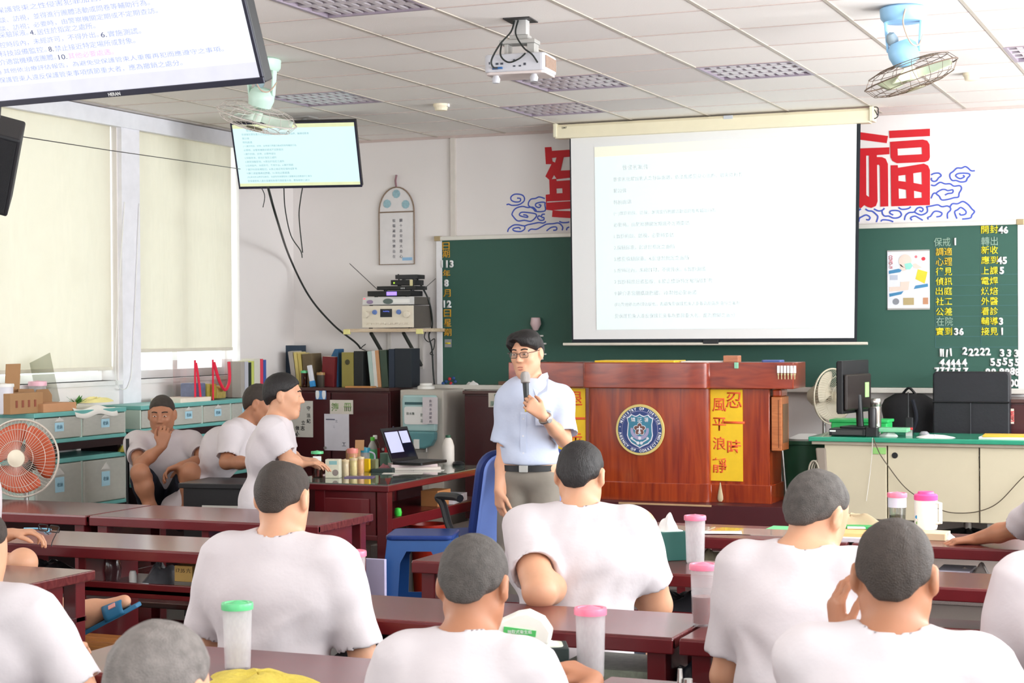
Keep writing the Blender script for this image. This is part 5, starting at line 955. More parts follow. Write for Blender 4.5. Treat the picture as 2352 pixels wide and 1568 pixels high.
# black swivel chair behind the desk
ch = thing('office_chair', 'large black high-backed chair behind the green desk', 'chair', (1.91, -0.49, 0.2))
LEA = M('black_leather', (30, 30, 36), 0.45, var=0.12, bump=0.1, bscale=40)
MB().prism(rrect(-0.26, 0.26, 0.50, 1.165, 0.03), 0.10, lambda u, v, w_: (u, -0.10+w_+0.03*(v-0.5), v)).build('backrest', LEA, ch, bevel=0.012)
for z in (0.955,): MB().cyl((-0.258, -0.098, z), (0.258, -0.098, z), 0.006, n=8).build('seam', BLACK, ch)
MB().cyl((0, -0.108, 0.55), (0, -0.105, 0.95), 0.004, n=8).build('seam', M('seam_grey', (54, 54, 60), 0.5), ch)
MB().prismz(rrect(-0.25, 0.25, -0.48, -0.04, 0.04), 0.38, 0.48).build('seat', LEA, ch, bevel=0.015); MB().cyl((0, -0.25, 0.08), (0, -0.25, 0.40), 0.03).build('gas_column', METAL, ch, smooth=True)
for k in range(5): a = 2*PI*k/5; MB().tube([(0, -0.25, 0.09), (0.27*math.cos(a), -0.25+0.27*math.sin(a), 0.05)], [0.025, 0.016], 8).lathe([(0.02, -0.02), (0.02, 0.02)], (0.27*math.cos(a), -0.25+0.27*math.sin(a), 0.026), 12, Rx(PI/2)).build('base_leg', BLACK, ch)
for x in (-0.28, 0.28): MB().box(x-0.02, x+0.02, -0.36, -0.06, 0.60, 0.63).box(x-0.015, x+0.015, -0.22, -0.18, 0.42, 0.60).build('armrest', BLACK, ch, bevel=0.008)
bg = thing('backpack', 'black backpack hanging behind the thermos under the chalkboard', 'bag', (at(2085, 905, Y=-0.35)[0], -0.30, 0.78)); MB().grid(lambda u, v: ((0.20+0.02*math.sin(3*v*PI))*math.cos(2*PI*u)*(0.5+0.5*math.sin(PI*min(1, v*0.92+0.08))**0.4), 0.12*math.sin(2*PI*u)*(0.5+0.5*math.sin(PI*min(1, v*0.92+0.08))**0.4), 0.42*v), 28, 10).build('bag_body', M('bag_black', (26, 26, 30), 0.7, bump=0.3, bscale=20), bg, smooth=True)
MB().tube(spl([(0.05, -0.13, 0.38), (0.08, -0.16, 0.25), (0.03, -0.15, 0.12), (-0.05, -0.13, 0.03)], 6), 0.014, 6).build('strap', M('strap_navy', (36, 40, 52), 0.7), bg, smooth=True); MB().tube(spl([(-0.05, 0, 0.41), (0, 0, 0.46), (0.05, 0, 0.41)], 5), 0.01, 6).build('handle', BLACK, bg, smooth=True)
MB().cyl((0, 0.29, 0.40), (0, 0.12, 0.40), 0.012).build('wall_hook', METAL, bg)
# pedestal fans
def stand_fan(label, pos, hz, yaw, R_, blade, cage, body, pitch=0.0):
    """pos on the ground; hz hub height; yaw turns the face (0 faces -Y)"""
    t = thing('pedestal_fan', label, 'fan', pos, yaw)
    MB().lathe([(0.0, 0), (0.16, 0.0), (0.16, 0.02), (0.05, 0.05), (0.03, 0.06), (0, 0.06)], (0, 0.08, 0), 30).build('base', body, t, smooth=True); MB().cyl((0, 0.08, 0.05), (0, 0.08, hz-0.08), 0.016, 0.013).build('pole', METAL, t, smooth=True)
    R0 = Rx(PI/2-pitch); c = np.array([0, 0, hz])   # local z of lathe -> -Y (front)
    MB().lathe([(0.0, -0.21), (0.05, -0.2), (0.075, -0.16), (0.08, -0.06), (0.06, -0.04), (0, -0.04)], c, 24, R0).build('motor_housing', body, t, smooth=True); MB().box(-0.03, 0.03, 0.05, 0.11, hz-0.14, hz-0.05).build('neck', body, t, bevel=0.01)
    cg = MB(); n = 60
    for k in range(n):
        a = 2*PI*k/n; pts = [(0.045, 0.075), (R_*0.55, 0.072), (R_*0.86, 0.05), (R_, 0.0), (R_*0.86, -0.045), (R_*0.5, -0.062), (0.06, -0.055)]
        cg.tube([c+R0 @ np.array([r_*math.cos(a+0.25*(r_/R_)), r_*math.sin(a+0.25*(r_/R_)), z_]) for r_, z_ in pts], 0.0012, 4)
    for r_, z_ in ((R_*0.45, 0.074), (R_*0.75, 0.06)): cg.tube([c+R0 @ np.array([r_*math.cos(2*PI*k/48), r_*math.sin(2*PI*k/48), z_]) for k in range(48)], 0.0016, 4, closed=True)
    cg.build('cage', cage, t)
    MB().tube([c+R0 @ np.array([R_*math.cos(2*PI*k/64), R_*math.sin(2*PI*k/64), 0]) for k in range(64)], 0.006, 8, closed=True).build('cage_rim', cage, t, smooth=True)
    MB().lathe([(0.0, 0.07), (0.05, 0.072), (0.048, 0.08), (0.034, 0.083), (0.03, 0.086), (0, 0.087)], c, 24, R0).build('badge', M('fan_badge', (232, 222, 200), 0.4), t, smooth=True)
    MB().lathe([(0.0, -0.03), (0.035, -0.03), (0.035, 0.03), (0, 0.04)], c, 18, R0).build('hub', blade, t, smooth=True)
    for k in range(3):
        a0 = 2*PI*k/3+0.3
        MB().grid(lambda u, v: tuple(c+R0 @ np.array([(0.03+(R_-0.05)*v)*math.cos(a0+(u-0.5)*(0.9+1.15*math.sin(v*PI*0.7))), (0.03+(R_-0.05)*v)*math.sin(a0+(u-0.5)*(0.9+1.15*math.sin(v*PI*0.7))), (u-0.5)*0.05])), 12, 12).build('blade', blade, t, smooth=True, solid=0.003)
    return t
ORB = M('fan_blade_orange', (206, 96, 62), 0.4, alpha=0.92); q = at(48, 1052, D=9.75)
stand_fan('pedestal fan with orange blades at the left edge before the storage drawers', (q[0], q[1], 0), q[2], math.radians(18), 0.215, ORB, M('cage_wire_cream', (206, 196, 184), 0.4, metal=0.2), M('fan_body_dark', (66, 58, 54), 0.5), 0.05)
q = at(1912, 910, Y=-0.36)
stand_fan('cream pedestal fan behind the monitor, turned to the right', (q[0], -0.36, 0.2), q[2]-0.2, math.radians(62), 0.20, M('fan_blade_smoke', (206, 196, 176), 0.4), M('cage_wire_tan', (210, 200, 178), 0.4), M('fan_body_cream', (222, 212, 190), 0.45))
# clear bell and clips on the board behind the presenter
q = at(1232, 744, Y=-0.06); t = thing('plastic_clapper', 'pale pink clear plastic cup hung on the chalkboard above the presenter', 'cup', (q[0], -0.075, q[2])); MB().lathe([(0.0, -0.055), (0.02, -0.05), (0.044, 0.0), (0.036, 0.05), (0.03, 0.052), (0.0, 0.053)], (0, 0, 0), 24).build('cup_body', M('cup_pink_grey', (214, 186, 188), 0.3), t, smooth=True); MB().box(-0.008, 0.008, 0.0, 0.045, -0.03, -0.01).build('hook', WHITE, t)
for k, (x, y) in enumerate(((1251, 789), (1251, 813), (1244, 824), (1244, 771))):
    q = at(x, y, Y=-0.035); o = MB().box(-0.016, 0.016, -0.008, 0.004, -0.006, 0.006).build('board_clip', WHITE, bevel=0.003); o.location = tuple(q); tag(o, 'small white clip on the chalkboard beside the presenter\'s head', 'clip', 'white board clips')
# ------------------------------------------------------------------ teacher's maroon desk on the left
dx0, dx1, dy0, dy1, dz = -1.86, -1.07, -3.56, -1.98, 0.75
td = thing('teacher_desk', 'maroon desk with glass top crowded with jars and a laptop', 'desk', ((dx0+dx1)/2, (dy0+dy1)/2, 0)); w = (dx1-dx0)/2; d = (dy1-dy0)/2
MB().box(-w, w, -d, d, dz-0.045, dz-0.005).build('desk_top', MAROON, td, bevel=0.006)
MB().box(-w+0.02, w-0.01, -d+0.015, d-0.02, dz-0.005, dz).build('glass_sheet', M('desk_glass_green', (58, 82, 72), 0.06, var=0.25, scale=5, rgb2=(120, 130, 120), coat=0.6), td)
MB().box(-0.05, w-0.10, -d+0.03, -d+0.05, 0.42, dz-0.045).build('front_panel', MAROON, td, bevel=0.003)
MB().box(-0.05, w-0.14, -d+0.02, -d+0.03, 0.50, dz-0.09).build('raised_panel', M('maroon_raised', (120, 42, 46), 0.3, coat=0.3), td, bevel=0.004)
MB().box(-0.1, w-0.04, -d+0.022, -d+0.05, 0.41, 0.44).build('panel_rail', MAROON, td, bevel=0.003)
for x, y in ((w-0.05, -d+0.05), (w-0.05, d-0.05), (-w+0.05, -d+0.05), (-w+0.05, d-0.05), (-0.08, -d+0.05)): MB().box(x-0.035, x+0.035, y-0.035, y+0.035, 0, dz-0.045).build('leg', MAROON, td, bevel=0.004)
MB().box(-0.1, w-0.02, -d+0.05, d-0.05, 0.52, 0.54).build('shelf', MAROON, td, bevel=0.003); MB().box(w-0.035, w-0.015, -d+0.08, d-0.08, 0.475, 0.54).build('side_rail', MAROON, td, bevel=0.003)
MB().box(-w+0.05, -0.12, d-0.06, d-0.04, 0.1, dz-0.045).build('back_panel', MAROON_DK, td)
DZ = dz
def put(px, py, Z=DZ): p = at(px, py, Z=Z); return (min(max(p[0], dx0+0.08), dx1-0.05), min(max(p[1], dy0+0.05), dy1-0.06), Z)
cup('drink_cup', 'dark red drink in a tall cup with green lid on the maroon desk', put(729, 1096), 0.036, 0.165, Mglass('cup_ruby', (200, 120, 110), gloss=0.1), GREENLID, 0.016, 0.97, M('drink_ruby', (120, 30, 34), 0.2), 0.95)
q = put(737, 1097); tag(MB().box(-0.026, 0.026, -0.001, 0.001, -0.018, 0.018).build('cup_label', PAPER), 'white paper label stuck on the dark red drink cup', 'label'); o = bpy.data.objects['cup_label']; q = put(729, 1096); o.location = (q[0]+0.018, q[1]-0.034, DZ+0.118); o.rotation_euler.z = 0.5
q = put(766, 1097); t = thing('picture_box', 'pale printed picture box at the front of the maroon desk', 'box', q, 0.25); MB().box(-0.046, 0.046, -0.03, 0.03, 0, 0.118).build('carton', M('carton_pale', (226, 222, 200), 0.35, var=0.12, scale=24), t, bevel=0.004); MB().box(-0.02, 0.03, -0.0308, -0.03, 0.085, 0.108).build('printed_patch', M('patch_teal', (140, 186, 186), 0.5), t); MB().lathe([(0, 0), (0.02, 0), (0.018, 0.001), (0, 0.001)], (0.02, -0.0308, 0.035), 16, Rx(PI/2)).build('printed_figure', M('figure_grey', (150, 136, 130), 0.6), t)
for px, c_, lab in ((793, (224, 204, 168), 'cream snack jar beside the pale picture box'), (812, (232, 212, 150), 'yellowish snack jar in the middle of the jar row'), (828, (230, 178, 128), 'orange snack jar at the right of the jar row')):
    cup('snack_jar', lab, put(px, 1093-(px-793)*0.2), 0.024, 0.105, M('jar_%d' % px, c_, 0.2, var=0.15, scale=40, coat=0.4), M('jar_lid_%d' % px, (214, 190, 150), 0.3), 0.014, taper=0.98, cat='jar', group='snack jars on the maroon desk')
t = thing('brown_carton', 'small open brown cardboard carton behind the picture box', 'carton', put(772, 1079), 0.3); MB().box(-0.045, 0.04, -0.04, 0.04, 0, 0.14).build('carton_body', CARD, t, bevel=0.002); MB().cbox((0.035, 0.03, 0.165), (0.06, 0.004, 0.07), Rx(-0.2)).build('flap', CARD, t)
cup('lidded_jar', 'square jar with salmon pink lid on the maroon desk', put(810, 1082), 0.034, 0.15, M('jar_salmon', (206, 150, 116), 0.2, coat=0.4), M('lid_salmon', (232, 140, 128), 0.3), 0.03, taper=1.0, cat='jar'); o = MB().box(-0.017, 0.017, -0.001, 0.001, -0.02, 0.02).build('yellow_label', M('label_yellow', (244, 214, 40), 0.5)); q = put(810, 1082); o.location = (q[0]+0.014, q[1]-0.035, DZ+0.075); tag(o, 'yellow label on the salmon-lidded jar', 'label')
def bottle(name, label, pos, r, h, body, cap, band=None):
    t = thing(name, label, 'bottle', pos)
    MB().lathe([(0, 0), (r*0.9, 0.0), (r, 0.01), (r, h*0.62), (r*0.85, h*0.72), (r*0.4, h*0.86), (r*0.36, h*0.9), (0, h*0.9)], (0, 0, 0), 24).build('bottle_body', body, t, smooth=True); MB().lathe([(r*0.45, h*0.88), (r*0.47, h*0.985), (r*0.4, h), (0, h)], (0, 0, 0), 18).build('cap', cap, t, smooth=True)
    if band: MB().lathe([(r*1.01, h*0.28), (r*1.015, h*0.3), (r*1.015, h*0.58), (r*1.01, h*0.6)], (0, 0, 0), 24).build('wrap_label', band, t, smooth=True)
bottle('water_bottle', 'clear bottle with bright green cap and band on the maroon desk', put(817, 1072), 0.032, 0.205, M('bottle_clear_grey', (170, 168, 160), 0.12, coat=0.5), M('cap_green', (96, 200, 60), 0.35), M('band_green', (110, 210, 140), 0.4))
cup('handled_mug', 'pale tumbler with a blue lid and handle before the red-label bottle', put(838, 1076), 0.034, 0.14, FROST, M('lid_blue_teal', (60, 150, 176), 0.35), 0.03, taper=0.95); q = put(838, 1076); h_ = MB().tube(spl([(0.03, 0, 0.115), (0.07, 0, 0.10), (0.072, 0, 0.055), (0.03, 0, 0.03)], 6), 0.006, 8).build('handle', M('handle_lilac', (214, 212, 232), 0.4), [o for o in bpy.data.objects if o.name.startswith('handled_mug')][-1], smooth=True)
bottle('soda_bottle', 'bottle with white cap and red label beside the laptop', put(858, 1072), 0.032, 0.215, M('bottle_brown', (96, 66, 60), 0.1, coat=0.5), WHITE, M('band_red2', (190, 50, 62), 0.4))
o = MB().box(-0.018, 0.018, -0.012, 0.012, 0, 0.085).build('yellow_box', M('box_yellow', (244, 198, 20), 0.4), bevel=0.002); o.location = put(844, 1083); tag(o, 'small upright yellow box before the red-label bottle', 'box')
o = MB().box(-0.026, 0.026, -0.02, 0.02, 0, 0.08).build('olive_tin', M('tin_olive', (124, 128, 96), 0.4), bevel=0.006); o.location = put(859, 1082); tag(o, 'olive green tin beside the small yellow box', 'tin')
o = MB().box(-0.035, 0.035, -0.04, 0.04, 0, 0.085).build('green_tissue_box', M('box_grey_green', (120, 152, 136), 0.5), bevel=0.003); o.location = put(880, 1068); tag(o, 'grey-green box behind the laptop\'s left edge', 'box')
o = cloth_heap('clear_bag', 0, 0, 0.06, 0.05, 0.20, 0, M('bag_blue_grey', (176, 190, 200), 0.25), 3); o.location = put(748, 1070); tag(o, 'crumpled pale blue plastic bag behind the dark red cup', 'bag')
t = thing('desk_calendar', 'red triangular desk calendar with a pen leaning on it', 'calendar', put(760, 1058), 0.2); MB().prism([(-0.09, 0.0), (0.08, 0.06), (0.10, 0.205), (-0.06, 0.19)], 0.006, lambda u, v, w_: (u, w_-0.1*v, v)).build('red_cover', M('calendar_red', (176, 24, 32), 0.5), t); MB().cyl((-0.07, -0.02, 0.12), (-0.005, -0.03, 0.26), 0.004).build('pen', M('pen_dark', (60, 56, 76), 0.4), t)
text('cover_lettering', '值勤', (0.04, -0.026, 0.145), 0.03, M('calendar_ink', (120, 60, 76), 0.5), t, 0.0, 0.0006)
t = thing('clipboard', 'brown clipboard propped up left of the red calendar', 'clipboard', put(727, 1055), -0.3); MB().cbox((0, 0, 0.12), (0.10, 0.006, 0.24), Ry(0.42)).build('board', M('board_tan', (170, 140, 112), 0.6), t); MB().cbox((-0.012, -0.006, 0.13), (0.03, 0.006, 0.25), Ry(0.42)).build('papers', PAPER, t)
# laptop and books beneath
q = np.array(put(948, 1078)); bz = DZ
for k, (lab, c_, dx_) in enumerate((('white book under the laptop on the glass desk', (226, 214, 206), 0.0), ('pale pink book lying on the white book under the laptop', (220, 200, 200), -0.03))):
    o = MB().prismz(rrect(-0.155, 0.155, -0.10, 0.10, 0.004), 0, 0.018).build('book', M('flat_book_%d' % k, c_, 0.7), bevel=0.002); o.location = (q[0]+dx_, q[1]+0.06, bz); o.rotation_euler.z = 0.5+0.08*k; bz += 0.018; tag(o, lab, 'book')
lp = thing('laptop', 'open black laptop with two white windows on the screen', 'laptop', (q[0]+0.02, q[1]+0.07, bz), math.radians(84))
MB().prismz(rrect(-0.165, 0.165, -0.115, 0.115, 0.012), 0, 0.018).build('keyboard_base', BLACK, lp, bevel=0.003); m = MB()
for r_ in range(5):
    for c_ in range(12): m.box(-0.145+0.0245*c_, -0.125+0.0245*c_, -0.03+0.024*r_-0.0, -0.01+0.024*r_, 0.018, 0.0195)
m.build('keys', DKGREY, lp)
Rl = Rx(math.radians(-22)); so = np.array([0, 0.115, 0.018])
def lp_quad(u0, u1, v0, v1, off): return [tuple(so+Rl @ np.array([u, off, v])) for u, v in ((u0, v0), (u1, v0), (u1, v1), (u0, v1))]
a = lp_quad(-0.165, 0.165, 0, 0.235, 0.0); b = lp_quad(-0.165, 0.165, 0, 0.235, 0.009)
lid_ = MB().add(a+b, [(0, 1, 2, 3), (7, 6, 5, 4), (0, 4, 5, 1), (1, 5, 6, 2), (2, 6, 7, 3), (3, 7, 4, 0)]).build('screen_lid', BLACK, lp, bevel=0.002)
MB().add(lp_quad(-0.15, 0.15, 0.02, 0.215, -0.0008), [(0, 1, 2, 3)]).build('screen', M('laptop_screen_navy', (20, 26, 46), 0.15, emit=0.5), lid_)
LWH = M('laptop_window', (206, 208, 246), 0.4, var=0.02, emit=0.8)
MB().add(lp_quad(-0.14, 0.02, 0.06, 0.205, -0.0016), [(0, 1, 2, 3)]).build('screen_window', LWH, lid_); MB().add(lp_quad(0.035, 0.14, 0.12, 0.205, -0.0016), [(0, 1, 2, 3)]).build('screen_window', LWH, lid_)
o = MB().box(-0.09, 0.09, -0.02, 0.02, 0, 0.022).build('envelope', M('envelope_yellow', (226, 208, 120), 0.6)); o.location = put(966, 1058); tag(o, 'yellow envelope behind the laptop keyboard', 'envelope')
o = cloth_heap('pink_case', 0, 0, 0.08, 0.04, 0.03, 0, M('case_pink', (226, 150, 160), 0.5), 4); o.location = put(882, 1075); tag(o, 'small pink pencil case left of the laptop', 'case')
t = thing('plastic_jug', 'white plastic jug with dark green cap at the desk\'s far right', 'jug', put(1051, 1064)); MB().lathe([(0, 0), (0.038, 0), (0.042, 0.01), (0.042, 0.13), (0.03, 0.17), (0.016, 0.19), (0, 0.19)], (0, 0, 0), 24).build('jug_body', M('jug_white', (214, 206, 198), 0.5), t, smooth=True); MB().lathe([(0.018, 0.18), (0.018, 0.205), (0, 0.207)], (0, 0, 0), 16).build('cap', M('cap_dark_green', (34, 84, 60), 0.4), t, smooth=True)
o = MB().lathe([(0.0, 0), (0.032, 0.0), (0.035, 0.012), (0.022, 0.028), (0, 0.03)], (0, 0, 0), 18, None, 1.2, 1).build('computer_mouse', BLACK, smooth=True); o.location = put(1056, 1068); tag(o, 'black computer mouse beside the white jug', 'mouse')
for (px, py, lab, c_, sx_) in ((925, 1087, 'loose white sheets under the desk glass edge before the laptop', (220, 216, 206), 0.13), (985, 1080, 'narrow white paper strip near the desk\'s right edge', (232, 228, 220), 0.10), (705, 1090, 'pale printed sheet at the left of the dark red cup', (236, 214, 214), 0.06)):
    o = MB().box(-sx_, sx_, -0.05, 0.05, 0, 0.0015).build('paper_sheet', M('sheet_%d' % px, c_, 0.6)); o.location = put(px, py); o.rotation_euler.z = 0.35; tag(o, lab, 'paper')
o = MB().box(-0.09, 0.09, -0.05, 0.05, 0, 0.006).build('purple_notebook', M('notebook_purple', (110, 92, 130), 0.5)); o.location = put(826, 1096); o.rotation_euler.z = 0.3; tag(o, 'purple notebook lying before the snack jars', 'notebook')
o = MB().box(-0.07, 0.07, -0.05, 0.05, 0, 0.02).build('dark_folder', M('folder_dark_green', (38, 54, 52), 0.5), bevel=0.002); o.location = put(880, 1083); o.rotation_euler.z = 0.3; tag(o, 'dark green folder between the olive tin and the laptop', 'folder')
# things stored on and under the desk shelf, right side
q = at(1001, 1128, X=dx1-0.12)
o = MB().box(-0.06, 0.06, -0.10, 0.10, 0, 0.10).build('shelf_carton', M('carton_tan', (176, 118, 70), 0.7), bevel=0.002); o.location = (dx1-0.12, q[1], 0.54); tag(o, 'brown carton on the shelf under the maroon desk', 'carton')
o = MB().box(-0.08, 0.08, -0.16, 0.16, 0, 0.05).build('paper_stack', M('papers_white', (214, 214, 222), 0.7, var=0.1, scale=60)); o.location = (dx1-0.13, -2.42, 0.54); o.rotation_euler.z = 0.15; tag(o, 'stack of white papers on the shelf under the maroon desk', 'paper')
o = MB().lathe([(0, 0), (0.02, 0.0), (0.024, 0.02), (0.018, 0.045), (0, 0.05)], (0, 0, 0), 14).build('green_toy', M('toy_green', (70, 220, 70), 0.5), smooth=True); q = at(914, 1150, X=dx1-0.06); o.location = (dx1-0.06, q[1], 0.54); tag(o, 'small bright green object on the shelf under the maroon desk', 'trinket')
for k in range(3):
    q = at((912, 935, 955)[k], 1190, X=dx1-0.2); o = MB().box(-0.03, 0.03, -0.06, 0.06, 0, 0.30).build('file_box', M('file_box_%d' % k, ((92, 84, 60), (58, 54, 52), (120, 104, 66))[k], 0.6), bevel=0.003); o.location = (dx1-0.22, q[1], 0.0); tag(o, ('olive file box standing on the floor under the maroon desk, nearest the front leg', 'dark file box standing on the floor under the maroon desk, middle one', 'tan file box standing on the floor under the maroon desk, deepest one')[k], 'file box')
rb = thing('red_bucket', 'red bucket standing under the maroon desk behind the armrest', 'bucket', (-1.20, -2.75, 0)); MB().lathe([(0, 0), (0.10, 0), (0.13, 0.40), (0.137, 0.41), (0.137, 0.43), (0.12, 0.43), (0.115, 0.40), (0.09, 0.01), (0, 0.01)], (0, 0, 0), 28).build('bucket_body', M('bucket_red', (168, 40, 24), 0.35), rb, smooth=True); MB().box(-0.05, 0.05, -0.129, -0.122, 0.28, 0.34).build('bucket_label', M('label_dull', (176, 120, 110), 0.6), rb)
rb = thing('red_crate', 'red crate with yellow cloth beside the blue chair back', 'crate', (-0.80, -2.4, 0)); MB().box(-0.16, 0.16, -0.2, 0.2, 0, 0.55).build('crate_body', M('crate_red', (168, 26, 30), 0.35), rb, bevel=0.012); MB().box(-0.13, 0.16, -0.19, 0.12, 0.55, 0.62).build('folded_cloth', M('cloth_yellow_pale', (222, 206, 150), 0.8), rb, bevel=0.02); MB().box(-0.1, 0.17, -0.12, 0.17, 0.62, 0.66).build('orange_packet', M('packet_orange', (222, 84, 40), 0.4), rb, bevel=0.01)
# blue office chair, turned away to the right
ch = thing('office_chair', 'blue swivel chair with black armrest beside the maroon desk', 'chair', (-0.20, -3.95, 0), 0.0)
BL1 = M('chair_blue_plastic', (40, 58, 120), 0.4); BL2 = M('chair_blue_fabric', (140, 170, 252), 0.65, var=0.04, bump=0.1, bscale=300)
def back(u, v): return (0.035*math.sin(PI*u)+0.13-0.10*v-0.08*(v-0.5)**2+0.04, -0.27+0.54*u*(1-0.0*v)+0.0, 0.47+0.54*v)
bo = rrect(-0.26, 0.26, 0.44, 1.0, 0.09, 6)
MB().prism(bo, 1, lambda u, v, w_: (0.04+0.05*w_+0.34*(v-0.44)-0.12*(v-0.44)**2+0.25*u*u*0.6, u, v)).build('backrest', BL2, ch, smooth=True, bevel=0.012)
MB().tube([(0.05+0.34*(v-0.44)-0.12*(v-0.44)**2+0.15*u*u, u*1.03, v) for u, v in bo], 0.026, 8, closed=True).build('back_rim', BL1, ch, smooth=True)
MB().prismz(rrect(-0.50, 0.05, -0.26, 0.26, 0.08, 6), 0.44, 0.53).build('seat', BL1, ch, smooth=True, bevel=0.02)
for sy in (-0.31, 0.31): MB().tube(spl([(0.0, sy*0.9, 0.50), (-0.08, sy, 0.58), (-0.16, sy, 0.70), (-0.22, sy, 0.745), (-0.02, sy, 0.76), (0.04, sy, 0.755)], 6), [0.022]*31, 8).build('armrest', M('armrest_black', (38, 38, 40), 0.5), ch, smooth=True)
MB().cyl((-0.2, 0, 0.08), (-0.2, 0, 0.44), 0.03).build('gas_column', BLACK, ch, smooth=True)
for k in range(5): a = 2*PI*k/5+0.3; MB().tube([(-0.2, 0, 0.09), (-0.2+0.28*math.cos(a), 0.28*math.sin(a), 0.05)], [0.025, 0.016], 8).lathe([(0.022, -0.02), (0.022, 0.02)], (-0.2+0.28*math.cos(a), 0.28*math.sin(a), 0.024), 12, Rx(PI/2)).build('base_leg', BLACK, ch)
ch.location = (-0.13, -3.97, 0); ch.rotation_euler.z = math.radians(-38)
# blue plastic stool
st = thing('plastic_stool', 'blue plastic stool with side cut-outs before the maroon desk', 'stool', (*at(972, 1240, D=9.25)[:2], 0), math.radians(18))
H_, rt, rb_ = 0.585, 0.165, 0.225
def stool_side(k):
    R = Rz(k*PI/2); m = MB()
    def P(u, v, o=0.0): r_ = rt+(rb_-rt)*(1-v/H_); return tuple(R @ np.array([u*r_/rt, -(r_+o), v]))
    ring = [(-rt, 0), (rt, 0), (rt, H_), (-rt, H_)]
    hole = [(-rt*0.55, 0.26), (rt*0.55, 0.26), (rt*0.55, H_-0.12), (rt*0.38, H_-0.06), (-rt*0.38, H_-0.06), (-rt*0.55, H_-0.12)]
    hole2 = [(-rt*0.6, 0.0), (rt*0.6, 0.0), (rt*0.6, 0.17), (rt*0.45, 0.2), (-rt*0.45, 0.2), (-rt*0.6, 0.17)]
    return shape2d('side_panel', [[(-rt, 0), (-rt*0.6, 0.0), (-rt*0.6, 0.17), (-rt*0.45, 0.2), (rt*0.45, 0.2), (rt*0.6, 0.17), (rt*0.6, 0), (rt, 0), (rt, H_), (-rt, H_)], hole], lambda u, v: P(u, v), BLUEP, st, 0.006)
for k in range(4): stool_side(k)
MB().prismz(rrect(-rt-0.012, rt+0.012, -rt-0.012, rt+0.012, 0.04, 5), H_-0.004, H_+0.022).build('seat', M('stool_seat_blue', (36, 62, 130), 0.3), st, smooth=True, bevel=0.008)
# ------------------------------------------------------------------ translucent storage drawers along the window wall
DRW = Mfrost('drawer_frost', (236, 234, 226), 0.82, 0.35)
def drawers(label, y0, y1, z0, z1, xf=-3.36, n=2, lab_s=('六', '八')):
    t = thing('storage_chest', label, 'storage chest', (xf, (y0+y1)/2, z0)); l = (y1-y0)/2; h = z1-z0
    MB().box(-0.36, 0.01, -l, l, h-0.03, h).box(-0.36, 0.01, -l, l, 0, 0.025).box(-0.36, -0.345, -l, l, 0.025, h-0.03).build('frame', TEAL, t, bevel=0.005)
    for k in range(n+1): y = -l+2*l*k/n; MB().box(-0.345, 0.0, max(-l, y-0.012), min(l, y+0.012), 0.025, h-0.03).build('divider', M('divider_pale', (190, 206, 196), 0.4), t)
    for k in range(n):
        a = -l+2*l*k/n+0.014; b = -l+2*l*(k+1)/n-0.014
        dr = MB().box(-0.01, 0.012, a, b, 0.03, h-0.036).build('drawer', DRW, t, bevel=0.006)
        MB().box(-0.30, -0.06, a+0.03, b-0.03, 0.03, 0.03+(h-0.07)*random.uniform(0.35, 0.75)).build('stored_clothes', M('clothes_%d' % random.randint(0, 3), random.choice([(206, 190, 150), (220, 214, 206), (150, 148, 152), (188, 170, 130)]), 0.9, var=0.2, scale=9), dr)
        yc = (a+b)/2; MB().box(0.012, 0.0145, yc-0.045, yc+0.045, h*0.38, h*0.66).build('name_label', M('label_sky', (176, 216, 232), 0.6), dr)
        text('label_lettering', '收納', (0.015, yc, h*0.52), 0.028, M('label_ink', (70, 110, 130), 0.7), dr, 0.0, 0.0005, R=[[0, 0, 1], [1, 0, 0], [0, 1, 0]])
        MB().prism([(yc-0.05, h*0.70), (yc+0.05, h*0.70), (yc, h*0.84)], 0.004, lambda u, v, w_: (0.012+w_, u, v)).build('finger_grip', M('grip_pale', (214, 210, 204), 0.4), dr)
    return t
random.seed(11)
drawers('lowest pair of translucent teal drawers behind the orange fan', -3.95, -2.97, 0.52, 0.865); drawers('upper pair of translucent teal drawers under the cardboard boxes', -3.95, -2.97, 0.965, 1.165)
for o_ in bpy.data.objects:
    pass
dk = thing('low_cabinet', 'dark low cabinet carrying the teal drawers by the window wall', 'cabinet', (-3.53, -3.46, 0)); MB().box(-0.18, 0.16, -0.5, 0.5, 0, 0.52).build('cabinet_body', M('low_cabinet_dark', (44, 26, 28), 0.4), dk, bevel=0.004)
dk = thing('shelf_board', 'dark board between the two tiers of teal drawers', 'shelf', (-3.53, -3.46, 0.865)); MB().box(-0.18, 0.18, -0.5, 0.5, 0.05, 0.1).box(-0.16, 0.14, -0.48, -0.44, 0, 0.05).box(-0.16, 0.14, 0.44, 0.48, 0, 0.05).build('board', M('low_cabinet_dark', (44, 26, 28), 0.4), dk)
o = cloth_heap('yellow_cloth', 0, 0, 0.16, 0.1, 0.05, 0, M('cloth_yellow', (222, 206, 90), 0.9, var=0.15, scale=20), 6); o.location = (-3.40, -3.03, 0.965-0.0); o.location = (-3.34, -2.99, 0.865); tag(o, 'yellow cloth hanging between the drawer tiers at their right end', 'cloth')
drawers('upper row of translucent teal drawers behind the seated men', -2.80, -1.25, 0.98, 1.165, n=4); drawers('lower row of translucent teal drawers behind the seated men', -2.80, -1.25, 0.60, 0.93, n=4)
dk = thing('low_cabinet', 'dark low cabinet behind the seated men by the window wall', 'cabinet', (-3.53, -2.02, 0)); MB().box(-0.18, 0.16, -0.78, 0.78, 0, 0.60).build('cabinet_body', M('low_cabinet_dark', (44, 26, 28), 0.4), dk, bevel=0.004)
